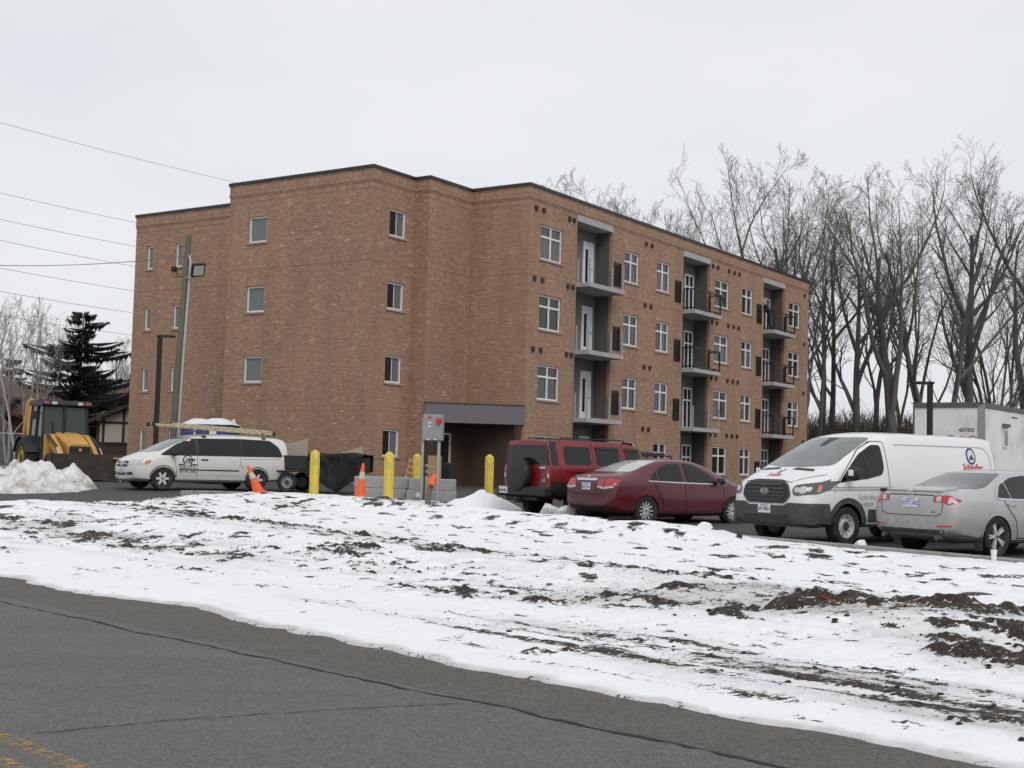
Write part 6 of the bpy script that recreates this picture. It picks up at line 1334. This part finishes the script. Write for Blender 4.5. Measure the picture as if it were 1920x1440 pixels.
for y in (-.86, .86): wheel(TL, -.95, y, .30, .19, 'steel', 'galvanised', .6)
MB().cbox(-1.35, -.55, -.98, -.74, .62, .66, .02).build('mudguard', 'trailer_steel', TL); mb = MB(); mb.tube([(-1.45, .5, hb + .04), (-2.5, 0, hb - .06)], .035, 6).tube([(-1.45, -.5, hb + .04), (-2.5, 0, hb - .06)], .035, 6).tube([(-2.4, 0, hb - .06), (-2.4, 0, .05)], .03, 6).build('drawbar', 'trailer_steel', TL)
def ply(poly, loc, rz, label, mat='plywood_grey'): return tag(MB().prism(poly, 'y', -.01, .01).build('plywood_sheet', mat, loc=loc, rot=(R(4), 0, rz)), label, 'plywood')
ply([(-.6, 0), (.55, .12), (.55, 1.0), (-.6, .72)], (-7.0, 41.9, 1.2), .05, 'large tan plywood sheet rising behind the minivan\'s tail'); ply([(-.5, 0), (.5, 0), (.5, .62), (-.5, .32)], (-5.2, 41.9, 1.38), .05, 'smaller tan plywood sheet standing up above the black tarp')
# portable toilets
pm('toilet_blue', (.035, .04, .2), .5, var=.1); pm('toilet_roof', (.66, .68, .7), .5, var=.06)
for (x, y, rz, w, lb) in ((-11.05, 46.6, .1, .55, 'left portable toilet with white roof and blue walls behind the minivan'), (-10.25, 46.0, -.05, .62, 'right portable toilet with a taller white domed roof behind the minivan')):
    Tt = empty('portable_toilet', (x, y, Gxy(x, y)), rz, lb, 'portable toilet'); hz_ = 2.02 if w < .6 else 2.04
    MB().cbox(-w, w, -w, w, .05, hz_, .04).build('cabin', 'toilet_blue', Tt); o = MB().cbox(-w * .7, w * .7, -w - .025, -w + .0, .12, hz_ - .12, .02).build('door', 'toilet_blue', Tt); MB().box(-.12, .12, -w - .03, -w - .026, 1.55, 1.85).build('sign', 'plate_white', o)
    V = []; F = []; n_ = 14
    for i in range(n_ + 1):
        for j in range(n_ + 1):
            a, c = i / n_ * 2 - 1, j / n_ * 2 - 1; V.append((a * (w + .04), c * (w + .04), hz_ + .0 + .24 * (1 - abs(a) ** 2.4) * (1 - abs(c) ** 3) + .004 * math.sin(i * 1.6)))
    F = [(i * (n_ + 1) + j, (i + 1) * (n_ + 1) + j, (i + 1) * (n_ + 1) + j + 1, i * (n_ + 1) + j + 1) for i in range(n_) for j in range(n_)]; MB().add(V, F).build('roof', 'toilet_roof', Tt, smooth=True); MB().tube([(w * .7, w * .7, hz_), (w * .7, w * .7, hz_ + .22)], .05, 8).build('vent_pipe', 'toilet_roof', Tt)
LS = empty('lumber_stack', (-12.55, 44.5, Gxy(-12.55, 44.5) + .75), .1, 'low stack of greenish boards on trestles behind the minivan\'s bonnet', 'lumber')
for k in range(5): MB().box(-.75 + .02 * k, .75 - .03 * k, -.5 + k * .2, -.32 + k * .2, .0, .05).build('board', 'plywood', LS)
for a in (-.5, .5): MB().box(a - .04, a + .04, -.45, .45, -.75, -.002).build('trestle', 'pallet_wood', LS)
# concrete-grey wood stump wearing a cone tip
ST = tag(MB().tube([(0, 0, -.25), (.02, 0, .2), (.05, 0, .36), (.11, 0, .50)], [.075, .065, .06, .06], 10).build('wooden_stake', 'pole_wood', loc=(-1.83, 29.6, snow_z(-1.83, 29.6)), smooth=40), 'short leaning wooden stake stuck in the snow below the electrical box', 'stake')
sz = snow_z(-1.83, 29.6); CT = empty('traffic_cone', (-1.75, 29.58, sz + .46), 0, 'small broken cone tip stuck on top of the wooden stake', 'traffic cone', rot=(0, R(22), 0)); MB().lathe([(.11, .0), (.105, .02), (.05, .2), (.03, .235), (0, .24)], 16).build('tip', 'cone_orange', CT, smooth=40); MB().lathe([(.135, -.012), (.135, .01), (.1, .012)], 16).build('rim', 'cone_orange', CT, smooth=30)
# frozen lumps and litter
def lump(name, x, y, rx, ry, rz_, seed, mat, label, cat, z=None, sub=2):
    bm = bmesh.new(); bmesh.ops.create_icosphere(bm, subdivisions=sub, radius=1); rg = random.Random(seed)
    for v in bm.verts:
        k = .72 + .5 * rg.random(); v.co = Vector((v.co.x * rx * k, v.co.y * ry * k, max(-.3, v.co.z) * rz_ * k))
    me = bpy.data.meshes.new(name); bm.to_mesh(me); bm.free(); me.materials.append(MATS[mat]); o = bpy.data.objects.new(name, me); link(o); o.location = (x, y, (snow_z(x, y) if z is None else z)); return tag(o, label, cat)
lump('ice_chunk', .95, 30.2, .22, .16, .22, 3, 'dirty_snow', 'left grey chunk of ice under the red SUV\'s bumper', 'ice chunk', Gxy(.95, 30.2) + .1); lump('ice_chunk', 1.3, 30.0, .26, .18, .20, 6, 'dirty_snow', 'right grey chunk of ice beside the red SUV\'s rear wheel', 'ice chunk', Gxy(1.3, 30) + .08); lump('ice_chunk', 3.6, 24.2, .16, .12, .12, 9, 'snow', 'pointed lump of snow in front of the maroon sedan', 'ice chunk'); lump('ice_chunk', 5.97, 22.3, .1, .08, .08, 11, 'snow', 'small white lump on the kerb before the panel van', 'ice chunk', Gxy(5.97, 22.3) + .12)
bz = snow_z(4.08, 23.25); o = tag(MB().lathe([(0, -.055)] + [(.055 * math.cos(R(a)), .055 * math.sin(R(a))) for a in range(-75, 90, 15)] + [(0, .055)], 16).build('ball', 'tyre', smooth=True, loc=(4.08, 23.25, bz + .045)), 'small dark ball lying on the snow before the panel van', 'ball')
CU = empty('paper_cup', (7.45, 20.22, snow_z(7.45, 20.22)), 0, 'white paper cup standing on the kerb by the silver sedan\'s wheel', 'cup'); MB().lathe([(.034, 0), (.046, .145), (.043, .145), (.032, .004)], 18).build('cup', 'white_frame', CU, smooth=40); MB().lathe([(.049, .146), (.049, .158), (.044, .166), (0, .166)], 18).build('lid', 'white_frame', CU, smooth=40)
pm('litter_green', (.03, .11, .08), .5); pm('ribbon_red', (.45, .05, .05), .6)
lump('litter', 4.57, 17.8, .06, .035, .035, 21, 'litter_green', 'crumpled green wrapper on the snow right of the ball', 'litter', sub=1); lump('litter', 5.5, 18.2, .05, .03, .03, 22, 'tyre', 'dark scrap lying on the snow in front of the silver sedan', 'litter', sub=1)
def lay(pts, r_, mat, name, label, cat): 
    P_ = [(x, y, snow_z(x, y) + .02) for x, y in pts]; return tag(MB().tube(P_, r_, 5).build(name, mat, smooth=True), label, cat)
x_, y_ = xy(7.2, 11.35); lay([(x_ - .14, y_ + .06), (x_, y_), (x_ + .12, y_ - .07)], .008, 'ribbon_red', 'ribbon', 'red strap end lying in the bare soil patch', 'strap'); lay([(x_ - .75, y_ + .02), (x_ - .55, y_ + .22), (x_ - .3, y_ + .22), (x_ - .2, y_ + .05)], .007, 'white_frame', 'cord', 'white cord looped beside the red strap in the soil', 'cord')
# chain-link fence by the loader
FE = empty('chain_link_fence', (-21.5, 54.5, Gxy(-21.5, 54.5)), R(3), 'grey chain-link fence at the left edge behind the snow heap', 'fence')
for k in range(6): MB().tube([(-5 + k * 1.6, 0, -.2), (-5 + k * 1.6, 0, 1.55)], .035, 8).build('post', 'galvanised', FE, smooth=True)
for z in (.1, 1.48): MB().tube([(-5.2, 0, z), (3.2, 0, z)], .022, 6).build('rail', 'galvanised', FE, smooth=True)
mb = MB()
for k in range(int(9.6 / .11)):
    x0_ = -5.2 - 1.38 + k * .11
    for sg in (1, -1):
        a, c = (x0_, .1) if sg > 0 else (x0_, 1.48); e = x0_ + 1.38; q0, q1 = max(-5.2, x0_), min(3.2, e)
        if q1 - q0 < .05: continue
        f = lambda xx: (.1 + (xx - x0_)) if sg > 0 else (1.48 - (xx - x0_)); mb.tube([(q0, .004 * sg, f(q0)), (q1, .004 * sg, f(q1))], .005, 3, cap=False)
mb.build('wire_mesh', 'galvanised', FE, fix=False)

# ================================================================== TRUCK TRAILER
pm('trailer_white', (.79, .785, .77), .6, var=.06, scale=1.2, dirt=((.36, .35, .32), .6), dscale=.9); pm('trailer_grey', (.27, .28, .275), .55, metal=.3, var=.2, scale=1.5); pm('trailer_rail', (.13, .125, .115), .6, metal=.3, var=.3, scale=4); pm('orange_print', (.62, .2, .12), .7, var=.3, scale=9)
TRz = Gxy(15.4, 46); tw, tl, t0, t1 = 1.25, 13.0, 1.05, 3.72
TRL = empty('truck_trailer', (15.25, 46.0, TRz), math.atan2(-1.55, 1.95) + math.pi / 2 + R(0), 'white box truck trailer with rounded grey corner posts behind the panel van', 'truck trailer')
# local: y runs back from the nose, x across
TRL.rotation_euler = (0, 0, R(-37))
MB().box(-tw + .14, tw - .14, .0, .03, t0, t1 - .14).build('front_panel', 'trailer_white', TRL); MB().box(-tw, tw, .3, tl, t0, t1).build('box_body', 'trailer_white', TRL)
for sg in (-1, 1):
    pts = [(sg * (tw - .14), -.02)] + [(sg * (tw - .30 + .32 * math.sin(a)), .30 - .32 * math.cos(a)) for a in np.linspace(.55, math.pi / 2, 7)] + [(sg * (tw - .10), .34), (sg * (tw - .14), .1)]
    MB().prism(pts, 'z', t0, t1 + .0).build('corner_post', 'trailer_grey', TRL, smooth=30); MB().box(sg * (tw + .004), sg * (tw + .03), .36, tl, t1 - .13, t1 + .01).build('top_rail', 'trailer_rail', TRL); MB().box(sg * (tw + .004), sg * (tw + .03), .36, tl, t0, t0 + .22).build('bottom_rail', 'trailer_rail', TRL)
MB().box(-tw + .13, tw - .13, -.03, -.004, t1 - .14, t1 + .01).build('top_rail', 'trailer_rail', TRL); MB().box(-tw, tw, .0, tl, t1 + .012, t1 + .05).build('roof', 'trailer_rail', TRL)
for k in range(14): xx = -tw + .22 + k * .168; MB().lathe([(.02, 0), (.014, .014), (0, .016)], 6, T(xx, -.031, t1 - .06, 0, math.pi / 2)).build('rivet', 'coping', TRL)
V, F = text_geo('45V302', .185, bold=.003, sx=.95); MB().add([(v[0] + .72, -.006, v[1] + t1 - .98) for v in V], F).build('lettering', 'print_black', TRL, fix=False)
for k, (xx, r_) in enumerate(((.17, .17), (.56, .13), (.93, .16))):
    mb = MB(); n_ = 24; V = []; 
    for i in range(n_ + 1):
        a = i / n_ * 6.283
        for rr_ in (r_, r_ - .045): V.append((xx + rr_ * math.cos(a), -.006, t1 - 1.27 + rr_ * 1.1 * math.sin(a)))
    mb.add(V, [(2 * i, 2 * i + 1, 2 * i + 3, 2 * i + 2) for i in range(n_)]).build('ring_mark', 'orange_print', TRL, fix=False)
o = MB().box(tw + .003, tw + .05, 2.35, 2.85, t1 - 1.45, t1 - .72).build('side_window', 'trailer_white', TRL); MB().box(tw + .051, tw + .056, 2.43, 2.58, t1 - 1.38, t1 - .85).box(tw + .051, tw + .056, 2.64, 2.78, t1 - 1.38, t1 - .85).build('pane', 'window_glass', o); MB().box(tw + .003, tw + .12, 2.28, 2.92, t1 - .72, t1 - .60).build('awning', 'trailer_rail', o)
MB().cbox(tw + .003, tw + .04, 3.4, 4.1, t1 - .33, t1 - .30, .005).build('bracket', 'trailer_rail', TRL)
for y in (10.2, 11.5):
    for sg in (-1, 1): wheel(TRL, sg * 1.05, y, .5, .28, 'steel', 'galvanised', .56).rotation_euler = (0, 0, -math.pi / 2 * sg)
for sg in (-1, 1): MB().cbox(sg * .8 - .07, sg * .8 + .07, 2.4, 2.54, .0, t0, .01).build('landing_leg', 'trailer_rail', TRL)
MB().box(-.5, .5, 9.3, 12.3, .55, t0 - .002).build('bogie', 'trailer_rail', TRL)
# ================================================================== BACKHOE LOADER (x forward, y left, origin on the ground under the cab)
pm('machine_yellow', (.56, .3, .07), .5, var=.12, scale=3, dirt=((.3, .17, .06), .6), dscale=4); pm('bucket_steel', (.035, .028, .022), .75, var=.4, scale=3, dirt=((.08, .06, .045), .7), dscale=3, bump=.3)
BH = empty('backhoe_loader', (-15.9, 46.3, Gxy(-15.9, 46.3)), R(-54), 'yellow backhoe loader with dark glass cab and wide brown front bucket', 'loader')
def bar(pts, r_, name, mat, par=BH, n=6): return MB().tube(pts, r_, n).build(name, mat, par, smooth=40)
# cab
zf, zr = 1.05, 2.48
cab = [(.62, .80), (-.62, .84)]
for (x, y, xt, yt) in ((.70, .80, .55, .74), (.70, -.80, .55, -.74), (-.65, .84, -.6, .78), (-.65, -.84, -.6, -.78), (.05, .84, .05, .78), (.05, -.84, .05, -.78)): bar([(x, y, zf), (xt, yt, zr)], .045, 'cab_pillar', 'plastic_black')
MB().prism([(-.75, zr + .002), (.72, zr + .002), (.78, zr + .06), (.70, zr + .2), (-.7, zr + .2), (-.8, zr + .08)], 'y', -.86, .86).build('cab_roof', 'plastic_black', BH)
for y in (-.72, -.45, .45, .72):
    o = MB().cbox(.76, .80, y - .09, y + .09, zr + .05, zr + .15, .01).build('work_lamp', 'lamp_red' if abs(y) > .6 else 'lens', BH)
MB().add([(.69, -.78, zf), (.69, .78, zf), (.55, .71, zr), (.55, -.71, zr)], [(0, 1, 2, 3)]).build('front_glass', 'cab_glass', BH); MB().add([(-.64, -.8, zf), (-.64, .8, zf), (-.6, .74, zr), (-.6, -.74, zr)], [(0, 1, 2, 3)]).build('rear_glass', 'cab_glass', BH)
for sg in (-1, 1): MB().add([(.68, sg * .81, zf), (-.63, sg * .84, zf), (-.58, sg * .78, zr), (.54, sg * .745, zr)], [(0, 1, 2, 3)]).build('side_glass', 'cab_glass', BH)
MB().cbox(-.70, .74, -.84, .84, .62, 1.06, .03).build('cab_floor', 'plastic_black', BH); MB().cbox(-.45, .05, -.28, .28, 1.06, 1.22, .06).cbox(-.5, -.36, -.26, .26, 1.2, 1.85, .06).build('seat', 'plastic_black', BH); bar([(.3, 0, 1.06), (.38, 0, 1.5)], .05, 'steering_column', 'plastic_black'); MB().lathe([(.16, 0), (.19, .0), (.19, .03), (.16, .03)], 16, T(.39, 0, 1.5, 0, 0, R(-20)), closed=True).build('steering_wheel', 'plastic_black', BH)
MB().box(.70, .72, -.05, .0, zf, zr).build('wiper_post', 'plastic_black', BH)
# hood
mb = MB(); S_ = [(.72, .42, .75, 1.58), (1.3, .42, .75, 1.52), (1.9, .40, .75, 1.36), (2.3, .38, .78, 1.18)]; V = []; F = []
for (x, w, z0_, z1_) in S_: V += [(x, -w, z0_), (x, -w, z1_ - .12), (x, -w * .72, z1_), (x, w * .72, z1_), (x, w, z1_ - .12), (x, w, z0_)]
for i in range(3): F += [(i * 6 + k, i * 6 + k + 1, i * 6 + k + 7, i * 6 + k + 6) for k in range(5)]
F += [tuple(range(6)), tuple(range(18, 24))]; mb.add(V, F).build('bonnet', 'machine_yellow', BH, smooth=35)
MB().cbox(2.302, 2.36, -.36, .36, .62, 1.10, .03).build('grille', 'plastic_black', BH); MB().cbox(2.361, 2.37, -.05, .05, .92, 1.02, .004).build('badge', 'machine_yellow', BH)
MB().cbox(.5, 2.3, -.38, .38, .45, .76, .04).build('chassis', 'plastic_black', BH); bar([(1.2, -.25, 1.45), (1.2, -.25, 2.05)], .045, 'exhaust_stack', 'plastic_black')
# loader arms, rams, bucket
for sg in (-1, 1):
    MB().prism([(.78, 1.10), (.92, 1.50), (1.18, 1.46), (1.9, 1.10), (2.75, .46), (2.82, .28), (2.62, .26), (1.75, .84), (1.0, 1.08)], 'y', sg * .52, sg * .66).build('loader_arm', 'machine_yellow', BH); bar([(1.05, sg * .72, 1.46), (2.15, sg * .72, 1.05)], .05, 'ram', 'plastic_black'); bar([(2.15, sg * .72, 1.05), (2.7, sg * .72, .62)], .03, 'ram_rod', 'chrome'); MB().cbox(.75, 1.05, sg * .48, sg * .72, .6, 1.5, .03).build('arm_tower', 'machine_yellow', BH)
BK = MB(); pr = [(2.72, .82), (2.68, .25), (2.82, .04), (3.55, .0), (3.55, .03), (2.88, .09), (2.74, .28), (2.76, .82)]; BK.prism(pr, 'y', -1.18, 1.18)
for sg in (-1, 1): BK.prism([(2.72, .82), (2.68, .25), (2.82, .04), (3.55, .0), (3.3, .35), (2.95, .80)], 'y', sg * 1.181, sg * 1.21)
BK.build('bucket', 'bucket_steel', BH)
# bucket tipped so that its back shows: clam plate
MB().prism([(3.28, .0), (3.32, .84), (3.38, .84), (3.36, .0)], 'y', -1.17, 1.17).build('bucket_clam', 'bucket_steel', BH)
# wheels, fenders
for sg in (-1, 1):
    wheel(BH, 1.85, sg * .80, .42, .30, 'steel', 'machine_yellow', .55); wheel(BH, -.35, sg * 1.0, .68, .42, 'steel', 'machine_yellow', .55)
    mb = MB(); n_ = 12; pts = [(-.35 + .80 * math.cos(a), .66 + .80 * math.sin(a)) for a in np.linspace(R(15), R(165), n_)]; pin = [(-.35 + .74 * math.cos(a), .66 + .74 * math.sin(a)) for a in np.linspace(R(15), R(165), n_)]
    V = [(x, sg * yy, z) for yy in (.80, 1.26) for (x, z) in pts + pin]; m_ = 2 * n_; F = []
    for i in range(n_ - 1): F += [(i, i + 1, m_ + i + 1, m_ + i), (n_ + i, m_ + n_ + i, m_ + n_ + i + 1, n_ + i + 1), (i, n_ + i, n_ + i + 1, i + 1), (m_ + i, m_ + i + 1, m_ + n_ + i + 1, m_ + n_ + i)]
    mb.add(V, F).build('mudguard', 'plastic_black', BH, smooth=35)
    bar([(.62, sg * .82, 2.2), (.75, sg * 1.1, 2.25)], .018, 'mirror_arm', 'plastic_black'); MB().cbox(.74, .80, sg * 1.12 - .09, sg * 1.12 + .09, 2.0, 2.28, .02).build('mirror', 'plastic_black', BH)
# backhoe boom folded at the rear
MB().prism([(-1.0, .7), (-1.35, .8), (-1.65, 1.9), (-1.55, 2.75), (-1.40, 2.78), (-1.28, 2.0), (-1.1, 1.2)], 'y', -.68, -.52, None).build('boom', 'machine_yellow', BH); MB().prism([(-1.5, 2.78), (-1.75, 2.65), (-2.1, 1.4), (-1.95, 1.35), (-1.65, 2.4)], 'y', -.70, -.48).build('dipper', 'machine_yellow', BH)
MB().prism([(-1.9, 1.45), (-2.2, 1.4), (-2.3, 1.0), (-2.0, .75), (-1.75, .95), (-1.95, 1.1)], 'y', -.86, -.30).build('digging_bucket', 'bucket_steel', BH); bar([(-1.1, -.6, 1.3), (-1.48, -.6, 2.4)], .055, 'boom_ram', 'plastic_black'); MB().cbox(-1.2, -.7, -.8, .8, .5, 1.0, .04).build('rear_frame', 'machine_yellow', BH)
for sg in (-1, 1): MB().cbox(-1.15, -1.0, sg * .9 - .08, sg * .9 + .08, .3, 1.3, .02).build('stabiliser', 'machine_yellow', BH)

# ================================================================== WORKER ON THE BALCONY
pm('work_dark', (.016, .017, .02), .85, var=.3, scale=9); pm('hard_hat', (.62, .48, .09), .4); pm('skin', (.42, .25, .18), .6); pm('hair_dark', (.03, .02, .015), .8); pm('denim', (.025, .03, .05), .9, var=.3, scale=10)
def person(loc, rz, label):
    root = empty('person', loc, rz, label, 'person')
    # joints: x forward (leaning over the rail), y left
    J = {'pel': (0, 0, .95), 'waist': (.05, 0, 1.10), 'chest': (.17, 0, 1.32), 'neck': (.28, 0, 1.47), 'shL': (.22, .19, 1.42), 'elL': (.34, .27, 1.18), 'wrL': (.55, .20, 1.10), 'shR': (.22, -.19, 1.42), 'elR': (.36, -.26, 1.19), 'wrR': (.56, -.16, 1.12), 'hdL': (.63, .17, 1.09), 'hdR': (.64, -.13, 1.11),
         'hpL': (0, .10, .90), 'knL': (.06, .12, .49), 'anL': (-.02, .12, .09), 'toL': (.16, .14, .04), 'hpR': (0, -.10, .90), 'knR': (.0, -.12, .49), 'anR': (-.12, -.12, .09), 'toR': (.06, -.14, .04), 'head0': (.31, 0, 1.53)}
    E2 = [('pel', 'waist', ), ('waist', 'chest'), ('chest', 'neck'), ('neck', 'head0'), ('chest', 'shL'), ('shL', 'elL'), ('elL', 'wrL'), ('wrL', 'hdL'), ('chest', 'shR'), ('shR', 'elR'), ('elR', 'wrR'), ('wrR', 'hdR'), ('pel', 'hpL'), ('hpL', 'knL'), ('knL', 'anL'), ('anL', 'toL'), ('pel', 'hpR'), ('hpR', 'knR'), ('knR', 'anR'), ('anR', 'toR')]
    rad = {'pel': (.15, .13), 'waist': (.15, .12), 'chest': (.17, .13), 'neck': (.065, .065), 'head0': (.06, .06), 'knL': (.07, .07), 'knR': (.07, .07), 'anL': (.05, .05), 'anR': (.05, .05), 'toL': (.045, .035), 'toR': (.045, .035), 'hpL': (.1, .1), 'hpR': (.1, .1), 'shL': (.085, .085), 'shR': (.085, .085), 'elL': (.06, .06), 'elR': (.06, .06), 'wrL': (.042, .042), 'wrR': (.042, .042), 'hdL': (.04, .025), 'hdR': (.04, .025)}
    keys = list(J); me = bpy.data.meshes.new('body'); me.from_pydata([J[k] for k in keys], [(keys.index(a), keys.index(b_)) for a, b_ in E2], []); ob = bpy.data.objects.new('tmp', me); COL.objects.link(ob)
    ob.modifiers.new('k', 'SKIN'); ss = ob.modifiers.new('s', 'SUBSURF'); ss.levels = 2
    for i, k in enumerate(keys): me.skin_vertices[0].data[i].radius = rad[k]; me.skin_vertices[0].data[i].use_root = (k == 'pel')
    dg = bpy.context.evaluated_depsgraph_get(); fin = bpy.data.meshes.new_from_object(ob.evaluated_get(dg)); bpy.data.objects.remove(ob); fin.materials.clear(); fin.materials.append(MATS['work_dark']); fin.materials.append(MATS['denim']); fin.materials.append(MATS['skin'])
    for p in fin.polygons: c = p.center; p.material_index = 2 if (c.x > .56 and 1.0 < c.z < 1.2) or c.z > 1.51 else (1 if c.z < .93 else 0); p.use_smooth = True
    o = bpy.data.objects.new('body', fin); link(o, root)
    mb = MB(); mb.lathe([(0, -.12), (.05, -.115), (.068, -.06), (.075, 0), (.078, .05), (.06, .1), (0, .12)], 16, T(.36, 0, 1.62, 0, 0, R(28)) @ Matrix.Scale(1.2, 4, (1, 0, 0))); h = mb.build('head', 'skin', root, smooth=True)
    MB().lathe([(0, -.02), (.012, -.012), (.014, .01), (0, .03)], 8, T(.46, 0, 1.58)).build('nose', 'skin', h, smooth=True)
    for sg in (-1, 1):
        MB().lathe([(0, -.006), (.008, 0), (0, .006)], 8, T(.445, sg * .03, 1.62)).build('eye', 'hair_dark', h); MB().lathe([(0, -.03), (.012, 0), (0, .03)], 8, T(.36, sg * .08, 1.61)).build('ear', 'skin', h)
        for k in range(4): MB().tube([(.64, sg * .15 + (k - 1.5) * .02, 1.10), (.69, sg * .15 + (k - 1.5) * .021, 1.085), (.71, sg * .15 + (k - 1.5) * .021, 1.045)], [.010, .009, .007], 6).build('finger', 'skin', root, smooth=True)
        MB().tube([(.60, sg * .15 - sg * .035, 1.09), (.63, sg * .15 - sg * .07, 1.08), (.665, sg * .15 - sg * .07, 1.06)], [.011, .010, .008], 6).build('thumb', 'skin', root, smooth=True)
    MB().box(.43, .45, -.02, .02, 1.545, 1.552).build('mouth', 'hair_dark', h)
    MB().lathe([(.125, .0), (.12, .012), (.098, .015), (.092, .07), (.06, .11), (0, .125)], 20, T(.355, 0, 1.665, 0, 0, R(28)) @ Matrix.Scale(1.18, 4, (1, 0, 0))).build('hard_hat', 'hard_hat', h, smooth=40)
    return root
th_ = R(56.05); bx_, by_ = .535 + 25.15 * math.cos(th_) + .10 * math.sin(th_), 53.777 + 25.15 * math.sin(th_) - .10 * math.cos(th_)
person((bx_ - .05, by_, BZ + ZC + 8.08 + .002), R(190), 'worker in dark clothes and yellow hard hat on the top far balcony')
